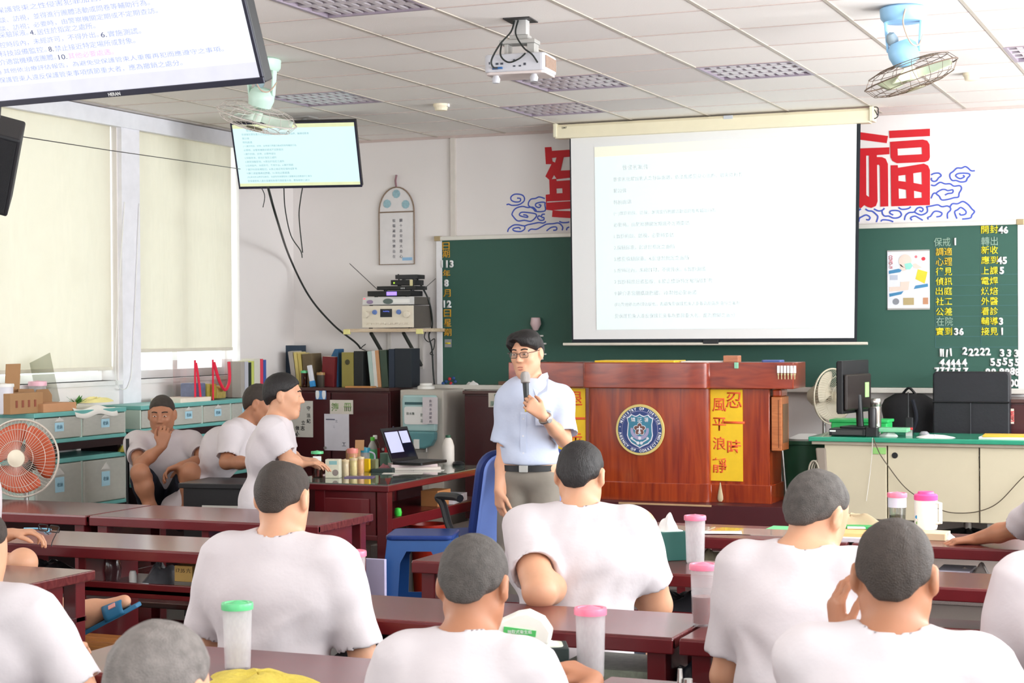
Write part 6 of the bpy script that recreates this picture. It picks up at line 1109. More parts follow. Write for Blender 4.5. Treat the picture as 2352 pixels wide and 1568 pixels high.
dk = thing('shelf_board', 'dark board between the drawer rows behind the seated men', 'shelf', (-3.53, -2.02, 0.93)); MB().box(-0.18, 0.18, -0.78, 0.78, 0.0, 0.05).build('board', M('low_cabinet_dark', (44, 26, 28), 0.4), dk)
TOPZ = 1.165
# on the left drawers: cardboard boxes, jar, cloth, plants
t = thing('cardboard_box', 'open cardboard box with upright flaps at the left edge on the drawers', 'box', (-3.50, at(50, 950, X=-3.45)[1], TOPZ)); MB().box(-0.11, 0.09, -0.16, 0.16, 0, 0.13).build('carton', CARD, t, bevel=0.003)
for y, hh in ((-0.11, 0.22), (0.10, 0.24)): MB().cbox((-0.10, y, 0.19), (0.006, 0.14, hh), Ry(0.06)).build('upright_flap', CARD, t)
for k in range(4): MB().box(0.0905, 0.0925, -0.11+0.06*k, -0.09+0.06*k, 0.04, 0.085).build('printed_mark', M('print_rust', (150, 84, 64), 0.7), t)
t = thing('cardboard_box', 'shallow cut cardboard tray right of the open box on the drawers', 'box', (-3.47, at(115, 945, X=-3.45)[1], TOPZ)); MB().box(-0.12, 0.10, -0.17, 0.17, 0, 0.055).build('tray', M('card_orange', (206, 152, 112), 0.8), t, bevel=0.003); MB().prism([(-0.17, 0.05), (0.17, 0.05), (0.17, 0.10), (0.13, 0.14), (0.02, 0.14), (0.0, 0.11), (-0.02, 0.145), (-0.17, 0.15)], 0.006, lambda u, v, w_: (-0.10+w_, u, v)).build('back_flap', M('card_dark', (160, 122, 86), 0.8), t)
q = at(92, 905, X=-3.62); cup('plastic_jar', 'clear plastic jar with pink lid behind the cardboard box', (-3.64, q[1], TOPZ), 0.055, 0.19, FROST, M('lid_pale_pink', (244, 190, 206), 0.35), 0.03, taper=0.95, cat='jar')
q = at(8, 930, X=-3.5); cup('white_jug', 'white and dark cylinder jar cut by the left edge of the photo', (-3.50, q[1], TOPZ), 0.06, 0.19, M('jug_lilac', (224, 222, 230), 0.4), WHITE, 0.02, 0, None, 1.0, cat='jar')
o = MB().cbox((0, 0, 0.16), (0.004, 0.22, 0.34), Rx(0.3)).build('acrylic_sheet', Mglass('acrylic', (236, 236, 230), gloss=0.15)); o.location = (-3.66, at(125, 930, X=-3.6)[1]-0.02, TOPZ+0.02); tag(o, 'leaning clear acrylic sheet behind the cardboard tray', 'sheet')
o = MB().grid(lambda u, v: (-0.16+0.34*v+0.0, -0.22+0.46*u, 0.012+0.012*math.sin(9*u+3*v)+(-(max(0, v-0.92)/0.08)**1.5)*0.055), 24, 24).build('white_cloth', M('cloth_white', (240, 236, 228), 0.9), smooth=True, solid=0.004); o.location = (-3.52, at(205, 945, X=-3.4)[1], TOPZ); tag(o, 'white cloth spread over the right end of the upper drawers', 'cloth')
pl = thing('houseplant', 'small green leafy cutting lying on the white cloth', 'plant', (-3.46, at(178, 940, X=-3.45)[1], TOPZ+0.035)); m = MB(); random.seed(5)
for k in range(16):
    a = random.uniform(0, 2*PI); b_ = random.uniform(0.05, 0.9); l = random.uniform(0.05, 0.09); d_ = np.array([math.cos(a)*math.cos(b_), math.sin(a)*math.cos(b_), math.sin(b_)]); s_ = np.cross(d_, [0, 0, 1.0]); s_ /= np.linalg.norm(s_); m.add([np.zeros(3), d_*l*0.5+s_*0.014, d_*l, d_*l*0.5-s_*0.014], [(0, 1, 2, 3)])
m.build('leaves', M('leaf_green', (76, 150, 64), 0.5, var=0.2), pl, solid=0.001); MB().cyl((0, 0, -0.01), (0, 0, 0.03), 0.006).build('stem', M('stem_green', (110, 150, 80), 0.6), pl)
o = cloth_heap('yellow_towel', 0, 0, 0.14, 0.34, 0.04, 0, M('towel_yellow', (244, 232, 160), 0.9), 7); o.location = (-3.60, at(250, 930, X=-3.5)[1], TOPZ+0.03); tag(o, 'pale yellow towel folded behind the white cloth', 'cloth')
# behind the seated men
bgp = thing('gift_bag', 'clear gift bag with bright red ribbon straps on the drawers', 'bag', (-3.52, at(485, 905, X=-3.45)[1], TOPZ)); l = 0.26
MB().box(-0.09, 0.09, -l, l, 0, 0.30).build('bag_body', Mglass('bag_clear', (248, 240, 240), gloss=0.12), bgp); RB = M('ribbon_red', (232, 44, 74), 0.5)
MB().box(0.091, 0.095, -l, -l+0.02, 0, 0.3).box(0.091, 0.095, -0.02, 0.0, 0, 0.3).build('side_ribbon', RB, bgp)
MB().tube(spl([(0.095, 0.0, 0.28), (0.11, 0.05, 0.14), (0.11, 0.13, 0.07), (0.11, 0.19, 0.14), (0.10, 0.2, 0.28)], 7), 0.012, 6).build('ribbon_handle', RB, bgp, smooth=True); MB().tube(spl([(0.095, -l+0.02, 0.28), (0.10, -l+0.05, 0.14), (0.10, -l+0.07, 0.02)], 5), 0.009, 6).build('ribbon_strap', RB, bgp, smooth=True)
for y0_, c_, hh in ((-0.2, (110, 128, 170), 0.13), (-0.05, (206, 196, 80), 0.12), (0.08, (214, 200, 110), 0.10)): MB().box(-0.07, 0.07, y0_, y0_+0.13, 0.005, hh).build('bag_contents', M('contents_%d' % c_[0], c_, 0.5, var=0.25, scale=30), bgp, bevel=0.01)
o = MB().prismz(rrect(-0.13, 0.13, -0.2, 0.2, 0.01), 0, 0.03).build('paper_stack', M('papers_cream', (240, 226, 210), 0.7)); o.location = (-3.50, at(430, 912, X=-3.45)[1], TOPZ); tag(o, 'stack of white papers on the drawers behind the man with his hand to his face', 'paper')
xw = -3.45; bzs = TOPZ
for px0, px1, top, c_, lab in ((554, 562, 830, (176, 168, 160), 'first grey book by the window end, left of the white one'), (563, 571, 830, (196, 196, 206), 'pale grey book second from the left on the window drawers'), (572, 578, 832, (44, 52, 48), 'dark green book third on the window drawers'), (578, 584, 829, (206, 214, 110), 'lime green book on the window drawers'), (585, 598, 824, (222, 218, 206), 'wide cream book on the window drawers'), (599, 605, 824, (226, 70, 94), 'red book on the window drawers'), (606, 612, 826, (66, 96, 170), 'blue book at the right end on the window drawers')):
    a = at(px0, 900, X=xw); b = at(px1, 900, X=xw); h_ = at(px0, top, X=xw)[2]-bzs
    t = thing('book', lab, 'book', (xw, a[1], bzs)); MB().box(-0.12, 0.0, 0, b[1]-a[1], 0, h_).build('cover', M('win_book_%d_%d' % (px0, c_[0]), c_, 0.5), t, bevel=0.002); MB().box(-0.118, -0.004, 0.003, b[1]-a[1]-0.003, h_, h_+0.001).build('pages', M('page_edges', (232, 226, 210), 0.8), t)
bxs = thing('dark_box', 'dark low box supporting the books at the end of the drawers', 'box', (xw-0.07, at(583, 900, X=xw)[1], 0)); MB().box(-0.10, 0.09, -0.30, 0.30, 0, TOPZ).build('box_body', M('low_box_grey', (196, 190, 186), 0.6), bxs, bevel=0.004)
# small black desk before the man turned to the right
bd = thing('small_desk', 'small black desk with a white name plate before the seated men', 'desk', (at(535, 1080, D=10.4)[0], at(535, 1080, D=10.4)[1], 0), math.radians(8)); MB().box(-0.26, 0.34, -0.2, 0.22, 0.755, 0.785).build('desk_top', M('desk_black', (30, 28, 30), 0.3), bd, bevel=0.004); MB().box(-0.22, 0.32, -0.17, -0.15, 0.30, 0.755).box(-0.24, -0.22, -0.17, 0.18, 0, 0.755).box(0.30, 0.32, -0.17, 0.18, 0, 0.755).build('desk_frame', M('desk_black', (30, 28, 30), 0.3), bd); MB().box(-0.12, 0.14, -0.176, -0.17, 0.58, 0.655).build('name_plate', M('plate_white', (206, 202, 194), 0.6), bd)
# ------------------------------------------------------------------ students' long tables
def table(label, x0, x1, yf, yb, group):
    """yb far edge, yf near edge; open shelf under the top"""
    t = thing('long_table', label, 'table', ((x0+x1)/2, (yf+yb)/2, 0), 0, group); w = (x1-x0)/2; d = (yb-yf)/2
    MB().box(-w, w, -d, d, 0.712, 0.75).build('tabletop', MAROON_TOP, t, bevel=0.005)
    MB().box(-w, w, -d-0.003, -d+0.022, 0.70, 0.745).build('front_edge', MAROON, t, bevel=0.004)
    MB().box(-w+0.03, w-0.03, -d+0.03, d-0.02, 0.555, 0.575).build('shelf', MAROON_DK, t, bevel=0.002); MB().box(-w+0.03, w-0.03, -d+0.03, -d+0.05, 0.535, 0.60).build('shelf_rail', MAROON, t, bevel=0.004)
    for s_ in (-1, 1):
        x = s_*(w-0.06)
        for y in (-d+0.055, d-0.055): MB().box(x-0.03, x+0.03, y-0.03, y+0.03, 0, 0.712).build('leg', MAROON, t, bevel=0.004)
        MB().box(x-0.012, x+0.012, -d+0.085, d-0.14, 0.14, 0.712).build('end_panel', MAROON, t, bevel=0.003); MB().box(x-0.02, x+0.02, -d+0.085, d-0.085, 0.10, 0.16).build('foot_rail', MAROON, t, bevel=0.004); MB().box(x-0.018, x+0.018, -d+0.085, d-0.085, 0.42, 0.45).build('side_rail', MAROON, t, bevel=0.004)
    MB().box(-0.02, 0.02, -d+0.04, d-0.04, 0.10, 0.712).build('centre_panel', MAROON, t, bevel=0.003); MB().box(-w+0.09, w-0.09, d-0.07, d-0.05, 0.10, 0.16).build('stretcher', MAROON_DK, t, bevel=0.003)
    return t
RW = {'first': (-5.45, -4.94), 'second': (-6.60, -6.20), 'third': (-7.92, -7.47), 'fourth': (-8.98, -8.53)}
LB = {'first': (-5.62, -5.05), 'second': (-6.68, -6.21), 'third': (-7.75, -7.28)}
tn = {}
for k, (yf, yb) in RW.items():
    for j, (x0, x1) in enumerate(((0.57, 2.08), (2.10, 3.60))):
        lab = {('first', 0): 'long maroon table before the podium with coloured mats on it', ('first', 1): 'maroon table at the right carrying the white pink-lidded jug', ('second', 0): 'maroon table under the green tissue box, left end pointing at the stool', ('second', 1): 'maroon table end seen between the two right-hand men', ('third', 0): 'maroon table on which the man in the middle rests his elbow', ('third', 1): 'maroon table joined right of the elbow table, under the reddish drink', ('fourth', 0): 'near maroon table with the green-lidded cup and yellow cloth', ('fourth', 1): 'near maroon table hidden behind the front right man'}[(k, j)]
        tn[(k, j)] = table(lab, x0, x1, yf, yb, 'maroon tables of the right block')
for k, (yf, yb) in LB.items():
    for j, (x0, x1) in enumerate(((-1.71, {'first': -0.40, 'second': -0.29, 'third': -0.46}[k]), (-3.05, -1.73))):
        lab = {('first', 0): 'farthest left maroon table, its end facing the blue stool', ('first', 1): 'farthest left maroon table at the left edge of the photo', ('second', 0): 'middle left maroon table with eyeglasses held over it', ('second', 1): 'middle left maroon table mostly outside the left edge', ('third', 0): 'nearest left maroon table with its end panel in view', ('third', 1): 'nearest left maroon table outside the left edge'}[(k, j)]
        if k != 'first' and j == 1: continue
        table(lab, x0, x1, yf, yb, 'maroon tables of the left block')
for x, y, lab in ((-0.62, LB['first'][0], 'left'), ):
    pass
BEN = Mwood('bench_wood', (92, 58, 54), (60, 34, 34), 0.25, 3, (1, 14, 6), 0.4); BENO = Mwood('bench_wood_orange', (196, 130, 64), (166, 100, 44), 0.4, 3, (1, 10, 5))
def bench(label, x0, x1, yc, mat, g):
    t = thing('bench', label, 'bench', ((x0+x1)/2, yc, 0), 0, g); w = (x1-x0)/2
    for k in range(3): MB().box(-w, w, -0.13+0.089*k, -0.048+0.089*k, 0.39, 0.415).build('seat_slat', mat, t, bevel=0.004)
    for x in (-w+0.12, w-0.12):
        MB().box(x-0.025, x+0.025, -0.11, -0.06, 0, 0.39).build('leg', mat, t, bevel=0.003); MB().box(x-0.025, x+0.025, 0.06, 0.11, 0, 0.39).build('leg', mat, t, bevel=0.003); MB().box(x-0.02, x+0.02, -0.06, 0.06, 0.33, 0.37).build('cross_rail', mat, t)
    return t
bench('dark slatted bench between the two far left tables', -1.7, -0.42, -5.94, BEN, 'benches of the left block'); bench('orange-brown bench under the sandalled foot', -1.75, -0.36, -6.98, BENO, 'benches of the left block')
for yc, lab in ((-5.80, 'bench behind the table before the podium'), (-7.06, 'bench under the man resting his elbow'), (-8.26, 'bench under the broad-backed man with the thinning crown'), (-9.30, 'bench under the front centre man'), (-10.50, 'bench under the grey-haired man')):
    bench(lab+', left half', 0.60, 2.08, yc, BEN, 'benches of the right block'); bench(lab+', right half', 2.10, 3.60, yc, BEN, 'benches of the right block')
# ------------------------------------------------------------------ things on the tables
TB = 0.75
def pt_(px, py): p = at(px, py, Z=TB); return (p[0], p[1], TB)
WATER = Mfrost('cup_water', (214, 210, 210), 0.30, 0.1); TEA = M('drink_red_tea', (120, 40, 34), 0.3)
CUPG = 'tall frosted drinking cups'
def tall(label, px, py, r, h, lid, fill=0, fm=None, body=FROST): return cup('drinking_cup', label, pt_(px, py), r, h, body, lid, 0.018, fill, fm, 0.88, CUPG)
tall('frosted cup with green lid on the near table beside the yellow cloth', 546, 1536, 0.040, 0.182, GREENLID, 0.35, WATER)
tall('frosted cup with pink lid and a little water beside the front man\'s hand', 1357, 1556, 0.040, 0.186, PINKLID, 0.42, WATER)
tall('pink-lidded cup half hidden behind the broad-backed man\'s shoulder', 812, 1395, 0.041, 0.19, PINKLID)
tall('tall frosted cup with pink lid beside the green tissue box', 1597, 1293, 0.040, 0.188, PINKLID)
tall('pink-lidded cup holding reddish tea beside the right-hand man', 1616, 1436, 0.040, 0.192, PINKLID, 0.50, TEA, Mfrost('frosted_thin_plastic', (236, 234, 236), 0.24, 0.2))
cup('drinking_cup', 'clear cup with pink lid and green tea leaves at the right', pt_(2061, 1217), 0.041, 0.170, CLEAR, PINKLID, 0.02, 0.42, M('tea_leaves', (132, 124, 96), 0.6, var=0.3, scale=50), 0.9, CUPG)
q = pt_(2061, 1217); o = MB().lathe([(0.0415, 0.105), (0.0415, 0.150)], (0, 0, 0), 28).build('cup_sleeve', M('sleeve_white', (226, 222, 240), 0.5), [x for x in bpy.data.objects if x.name.startswith('drinking_cup')][-1], smooth=True)
cup('white_mug', 'small white handleless cup in front of the clear pink-lidded cup', pt_(2054, 1232), 0.034, 0.062, M('mug_white', (232, 232, 232), 0.3), None, 0.0, 0, None, 0.85)
# white jug with pink lid
t = thing('water_jug', 'white water jug with bright pink lid and handle on the right', 'jug', (*pt_(2127, 1230)[:2], TB+0.03), math.radians(-15)); JW = M('jug_white_bright', (250, 246, 242), 0.3)
MB().lathe([(0, 0), (0.046, 0), (0.05, 0.012), (0.05, 0.132), (0, 0.132)], (0, 0, 0), 32).build('jug_body', JW, t, smooth=True); MB().lathe([(0.05, 0.128), (0.052, 0.13), (0.052, 0.15), (0.047, 0.155), (0.036, 0.157), (0.034, 0.166), (0, 0.167)], (0, 0, 0), 32).build('lid', M('lid_hot_pink', (246, 84, 156), 0.35), t, smooth=True); MB().tube([(0.046, 0, 0.118), (0.068, 0, 0.118), (0.068, 0, 0.03), (0.046, 0, 0.03)], 0.009, 8).build('handle', JW, t, smooth=True)
for x, z, c_ in ((-0.024, 0.055, (60, 140, 190)), (-0.012, 0.045, (220, 120, 60)), (-0.02, 0.03, (120, 160, 90))): MB().lathe([(0, 0), (0.008, 0.0), (0.007, 0.002), (0, 0.002)], (x, -0.0465+abs(x)*0.15, z), 12, Rx(PI/2)).build('printed_mark', M('jug_mark_%d' % c_[0], c_, 0.5), t)
o = MB().prismz(rrect(-0.095, 0.095, -0.07, 0.07, 0.006), 0, 0.03).build('book', M('book_beige', (218, 196, 160), 0.7, var=0.05), bevel=0.002); o.location = pt_(2127, 1236); tag(o, 'beige book under the white pink-lidded jug', 'book')
o = cloth_heap('tissue_wad', 0, 0, 0.06, 0.05, 0.03, 0, PAPER, 9); o.location = pt_(2178, 1238); tag(o, 'wad of white tissue beside the beige book', 'tissue')
# clipboard, bag, envelopes
o = MB().prismz(rrect(-0.14, 0.14, -0.10, 0.10, 0.01), 0, 0.012).build('green_clipboard', M('clipboard_green', (44, 176, 96), 0.4), bevel=0.003); o.location = (at(2000, 1196, Z=TB)[0], -4.98-0.02, TB+0.03); o.rotation_euler = (0, 0, -0.1); o.location = (o.location.x, -5.08, TB+0.031); tag(o, 'green clipboard under the beige paper bag', 'clipboard')
o = cloth_heap('paper_bag', 0, 0, 0.30, 0.14, 0.055, 0, M('bag_beige', (198, 178, 146), 0.8, var=0.12, scale=14), 12); o.location = (at(2015, 1190, Z=TB)[0], -5.06, TB+0.043); tag(o, 'flat beige paper bag lying on the green clipboard', 'bag')
o = MB().prismz(rrect(-0.19, 0.19, -0.13, 0.13, 0.004), 0, 0.016).build('paper_stack', M('papers_lilac', (222, 214, 222), 0.7, var=0.08, scale=60)); o.location = (at(1990, 1225, Z=TB)[0]-0.06, -5.28, TB); tag(o, 'stack of white papers under the brown envelope at the right', 'paper')
o = MB().prismz(rrect(-0.17, 0.15, -0.12, 0.12, 0.004), 0, 0.014).build('brown_envelope', M('envelope_brown', (234, 190, 124), 0.6, var=0.04)); o.location = (at(1990, 1218, Z=TB)[0]-0.05, -5.24, TB+0.016); o.rotation_euler.z = 0.05; tag(o, 'brown envelope lying on white papers at the right', 'envelope')
o = MB().prismz(rrect(-0.17, 0.15, -0.10, 0.10, 0.004), 0, 0.002).build('green_sheet', M('sheet_green', (110, 206, 140), 0.5)); o.location = (at(1930, 1185, Z=TB)[0]-0.03, -5.02, TB); tag(o, 'green plastic sheet left of the green clipboard', 'sheet')
o = MB().cyl((-0.08, 0, 0.006), (0.08, 0.03, 0.006), 0.006, n=10).build('pen', M('pen_white', (226, 226, 236), 0.4)); o.location = (at(2030, 1215, Z=TB)[0]-0.02, -5.20, TB+0.031); tag(o, 'white pen lying across the envelope corner', 'pen')
# mats under glass on the first table
mats_ = ((1590, 1230, 0.16, (206, 150, 120), 'reddish'), (1680, 1224, 0.10, (212, 200, 70), 'yellow-green'), (1760, 1222, 0.13, (190, 180, 170), 'grey'), (1560, 1222, 0.10, (150, 160, 140), 'green-grey'))
for i, (px, py, w_, c_, nm) in enumerate(mats_):
    p = at(px, py, Z=TB); o = MB().box(-w_, w_, -0.12, 0.12, 0, 0.0012+0.0006*i).build('table_mat', M('mat_%d' % i, c_, 0.15, var=0.2, scale=12, coat=0.4)); o.location = (p[0], -5.19, TB); tag(o, '%s printed mat on the table before the podium' % nm, 'mat')
o = MB().box(-0.09, 0.09, -0.05, 0.05, 0, 0.001).build('paper_sheet', PAPER); p = at(1655, 1225, Z=TB); o.location = (p[0], -5.28, TB+0.0032); o.rotation_euler.z = 0.3; tag(o, 'white slip on the mats before the podium', 'paper')
# tissue boxes
def tissue_box(label, loc, rz, sx_, sy_, sz_, mat, top, puff, lets):
    t = thing('tissue_box', label, 'tissue box', loc, rz)
    MB().box(-sx_, sx_, -sy_, sy_, 0, sz_).build('carton', mat, t, bevel=0.003)
    tp = MB().prismz(rrect(-sx_*0.85, sx_*0.85, -sy_*0.8, sy_*0.8, 0.02), sz_, sz_+0.002).build('top_panel', top, t)
    o = cloth_heap('tissue', 0, 0, sx_*1.5, sy_*1.3, puff, 0, PAPER, 21); o.parent = t; o.location = (0, 0, sz_)
    for a in lets: text('printed_lettering', a[0], a[1], a[2], M('print_pale', (206, 220, 210), 0.6), t, 0.0, 0.0006, R=a[3])
    return t
RS = [[0, 0, 1], [1, 0, 0], [0, 1, 0]]   # lettering on the +X face
RF = [[1, 0, 0], [0, 0, -1], [0, 1, 0]]
tissue_box('dark green tissue box on the table by the tall pink-lidded cup', pt_(1537, 1284), math.radians(-52), 0.055, 0.06, 0.115, M('tissue_green', (34, 92, 84), 0.5), M('tissue_top_white', (226, 236, 232), 0.6), 0.07, [('面紙', (0.0, -0.0605, 0.07), 0.02, RF), ('100抽', (0.0, -0.0605, 0.04), 0.014, RF), ('環保', (0.0, -0.0605, 0.02), 0.012, RF)])
p = at(1262, 1545, Z=TB)
tb2 = tissue_box('black-green tissue box with a large white pack on top at the near table', (p[0], -8.66, TB), math.radians(25), 0.09, 0.055, 0.095, M('tissue_dark', (26, 42, 40), 0.5), M('tissue_top_cream', (224, 230, 214), 0.6), 0.02, [('衛生紙', (0.03, -0.0555, 0.05), 0.02, RF)])
tp = thing('tissue_packet', 'white soft tissue packet with green lettering resting on the dark tissue box', 'tissue packet', (p[0]-0.03, -8.67, TB+0.097), math.radians(16))
MB().prism([(-0.15, 0.0), (0.075, -0.0), (0.082, 0.05), (0.06, 0.10), (0.02, 0.128), (-0.01, 0.12), (-0.06, 0.085), (-0.12, 0.045)], 0.07, lambda u, v, w_: (u, -0.035+w_, 0.66*v+0.004)).build('packet_wrapper', M('packet_white', (240, 240, 232), 0.5, bump=0.15, bscale=18), tp, bevel=0.006)
MB().cbox((0.0, -0.0365, 0.038), (0.085, 0.003, 0.016), Ry(0.12)).build('green_strip', M('strip_green', (80, 190, 100), 0.5), tp); text('packet_lettering', '抽取式衛生紙', (0.0, -0.0385, 0.038), 0.010, WHITEL, tp, 0.0, 0.0006)
# cloth and bits on the near table
o = cloth_heap('yellow_cloth', 0, 0, 0.30, 0.24, 0.035, 0, M('cloth_mustard', (214, 192, 84), 0.9, var=0.12, scale=60, bump=0.4, bscale=90), 31); p = at(585, 1562, Z=TB); o.location = (p[0]+0.02, p[1]-0.02, TB); tag(o, 'crumpled mustard yellow cloth at the bottom edge on the near table', 'cloth')
o = MB().cyl((0, 0, 0.0), (0, 0, 0.035), 0.008, 0.006, 12).cyl((0.022, 0.0, 0), (0.022, 0, 0.01), 0.012, n=12).build('metal_nib', METAL); p = at(1562, 1566, Z=TB); o.location = (p[0], p[1], TB); tag(o, 'small metal peg standing on the near table at the bottom edge', 'peg')
# eyeglasses on the second left table are in the person's hand; blue strap
o = MB().tube(spl([(-0.14, 0.03, 0.01), (-0.06, 0.035, 0.012), (0.02, 0.02, 0.012), (0.04, -0.05, 0.008)], 6), 0.004, 6).build('blue_strap', M('strap_sky', (120, 196, 226), 0.5), smooth=True); p = at(180, 1207, Z=TB); o.location = (p[0], -6.27, TB-0.004); tag(o, 'light blue strap lying on the middle left table', 'strap')
# under-table things
SH = 0.575
def under(px, yc, Z=SH): d = at(px, 1300, Y=yc); return (d[0], yc, Z)
def und(o, px, yc, label, cat): o.location = under(px, yc); tag(o, label, cat)
t = thing('dome_box', 'dark translucent domed box on the shelf of the middle left table', 'box', under(250, -6.45)); MB().lathe([(0, 0), (0.05, 0.0), (0.058, 0.05), (0.045, 0.1), (0.0, 0.125)], (0, 0, 0), 22).build('dome', M('dome_mauve', (92, 56, 60), 0.2, coat=0.4), t, smooth=True)
t = thing('pill_bottle', 'small white bottle on the shelf of the middle left table', 'bottle', under(305, -6.55)); MB().lathe([(0, 0), (0.016, 0), (0.017, 0.04), (0.016, 0.05), (0.012, 0.062), (0, 0.064)], (0, 0, 0), 18).build('bottle_body', WHITE, t, smooth=True)
und(cloth_heap('plastic_bag', 0, 0, 0.16, 0.2, 0.10, 0, M('bag_grey', (110, 110, 116), 0.3, var=0.3, scale=20), 14), 370, -6.45, 'crumpled grey plastic bag on the shelf of the middle left table', 'bag')
und(cloth_heap('plastic_bag', 0, 0, 0.3, 0.2, 0.09, 0, M('bag_charcoal', (70, 70, 74), 0.35, var=0.3, scale=20), 15), 110, -6.45, 'dark plastic bag under the middle left table behind the bent knee', 'bag')
t = thing('lettered_carton', 'tan and grey carton with handwriting under the middle left table', 'carton', under(436, -6.52)); MB().box(-0.045, 0.045, -0.05, 0.05, 0.03, 0.098).build('tan_half', M('carton_mustard', (206, 168, 96), 0.6), t, bevel=0.002); MB().box(-0.046, 0.046, -0.051, 0.051, 0, 0.03).build('grey_half', M('carton_grey', (130, 122, 114), 0.6), t, bevel=0.002); text('handwriting', '17:35 六', (0.0, -0.0505, 0.078), 0.02, INK, t, 0.0, 0.0006)
und(MB().box(-0.12, 0.12, -0.1, 0.1, 0, 0.03).build('green_folder', M('folder_teal', (40, 120, 110), 0.5), bevel=0.003), 165, -5.32, 'teal folder on the shelf of the farthest left table', 'folder')
und(MB().box(-0.1, 0.1, -0.12, 0.12, 0, 0.04).build('yellow_book', M('book_yellow', (206, 190, 70), 0.5), bevel=0.003), 310, -5.40, 'yellow book on the shelf of the farthest left table', 'book')
und(cloth_heap('plastic_bag', 0, 0, 0.16, 0.16, 0.06, 0, M('bag_silver', (150, 150, 150), 0.3, var=0.3, scale=20), 16), 390, -5.4, 'silver plastic bag on the shelf of the farthest left table', 'bag')
und(MB().box(-0.16, 0.16, -0.14, 0.14, 0, 0.05).build('magazine_stack', M('magazines', (160, 168, 150), 0.5, var=0.3, scale=50), bevel=0.003), 1420, -7.7, 'stack of magazines on the shelf under the elbow table, right of the near pink-lidded cup', 'magazines')
und(cloth_heap('dark_bag', 0, 0, 0.4, 0.3, 0.11, 0, M('bag_black_cloth', (36, 36, 42), 0.7, var=0.2, scale=12), 17), 905, -7.7, 'dark cloth bag on the shelf under the elbow table\'s left part', 'bag')
und(cloth_heap('rolled_mat', 0, 0, 0.18, 0.2, 0.10, 0, M('cloth_khaki', (190, 178, 150), 0.9, var=0.2, scale=12), 18), 1632, -5.2, 'khaki cloth stuffed on the shelf of the table before the podium', 'cloth')
und(MB().box(-0.07, 0.07, -0.1, 0.1, 0, 0.07).build('white_carton', M('carton_lilac', (206, 200, 216), 0.5), bevel=0.003), 2197, -5.3, 'white carton on the shelf of the right-hand far table', 'carton')
und(cloth_heap('snack_bag', 0, 0, 0.18, 0.18, 0.10, 0, M('bag_foil', (190, 178, 170), 0.25, var=0.3, scale=24), 19), 2245, -5.3, 'crinkled snack bag beside the white carton on the shelf', 'bag')
und(cloth_heap('black_bag', 0, 0, 0.3, 0.3, 0.10, 0, M('bag_black_cloth', (36, 36, 42), 0.7), 23), 1570, -6.4, 'black bag on the shelf of the table under the tissue box', 'bag')
und(cloth_heap('plastic_bag', 0, 0, 0.2, 0.2, 0.09, 0, M('bag_navy_sheen', (48, 52, 66), 0.3, var=0.3, scale=20), 24), 1600, -7.7, 'dark shiny bag under the table beside the reddish drink', 'bag')

q = at(862, 1325, D=9.0); o = MB().box(-0.06, 0.06, -0.012, 0.012, 0, 0.5).build('white_board', M('board_lilac', (214, 206, 240), 0.4), bevel=0.003); o.location = (q[0], q[1], 0); tag(o, 'pale lilac board standing behind the end of the farthest left table', 'board')
q = at(293, 1040, D=11.0); o = MB().tube([(0, 0, 0), (0, 0, q[2]+0.09)], 0.011, 10).build('black_post', BLACK, smooth=True); o.location = (q[0], q[1], 0); tag(o, 'thin black post standing at the right end of the teal drawers', 'post')
# ------------------------------------------------------------------ people: smooth-blended distance fields meshed into one continuous skin each
def _prim_bounds(p):
    r = p['r']; pts = np.array([p['a'], p.get('b', p['a'])]); return pts.min(0)-r, pts.max(0)+r
def _ev(p, X, Y, Z):
    t = p['t']; P = np.stack([X-p['a'][0], Y-p['a'][1], Z-p['a'][2]], -1)
    if t == 'rc':
        ba = np.array(p['b'])-np.array(p['a']); h = np.clip((P @ ba)/max(1e-9, ba @ ba), 0, 1)
        d = np.linalg.norm(P-h[..., None]*ba, axis=-1)-(p['r1']+(p['r2']-p['r1'])*h)
    elif t == 'el':
        Q = P @ np.array(p['R']) if p.get('R') is not None else P     # columns of R are the local axes
        rr = np.array(p['rad']); k0 = np.linalg.norm(Q/rr, axis=-1); k1 = np.linalg.norm(Q/rr**2, axis=-1); d = k0*(k0-1)/np.maximum(k1, 1e-9)
    elif t == 'cc':
        ba = np.array(p['b'])-np.array(p['a']); L = np.linalg.norm(ba); n = ba/L; s = P @ n; rad = np.linalg.norm(P-s[..., None]*n, axis=-1)
        d = np.maximum(rad-(p['r1']+(p['r2']-p['r1'])*np.clip(s/L, 0, 1)), np.maximum(-s, s-L))
    elif t == 'hs':
        d = -(P @ np.array(p['n']))            # solid where n.(x-a) > 0
    return d
def rc(a, b, r1, r2, k=0.02, op='+'): return dict(t='rc', a=tuple(a), b=tuple(b), r1=r1, r2=r2, r=max(r1, r2), k=k, op=op)
def el(c, rad, R=None, k=0.03, op='+'): return dict(t='el', a=tuple(c), rad=rad, R=R, r=max(rad), k=k, op=op)
def cc(a, b, r1, r2, k=0.02, op='+'): return dict(t='cc', a=tuple(a), b=tuple(b), r1=r1, r2=r2, r=max(r1, r2), k=k, op=op)
def hs(a, n, k=0.01, op='&'): return dict(t='hs', a=tuple(a), n=tuple(n), r=0, k=k, op=op)
def wrinkle(X, Y, Z, seed, amp, freq):
    rnd = np.random.RandomState(seed); o = 0
    for i in range(5):
        d = rnd.normal(size=3); d /= np.linalg.norm(d); f = freq*(0.6+0.5*i); e = rnd.normal(size=3); e /= np.linalg.norm(e)
        o = o+np.sin(f*(X*d[0]+Y*d[1]+Z*d[2])+2.0*np.sin(freq*0.35*(X*e[0]+Y*e[1]+Z*e[2])+i))/(1+0.4*i)
    return amp*o/2.2
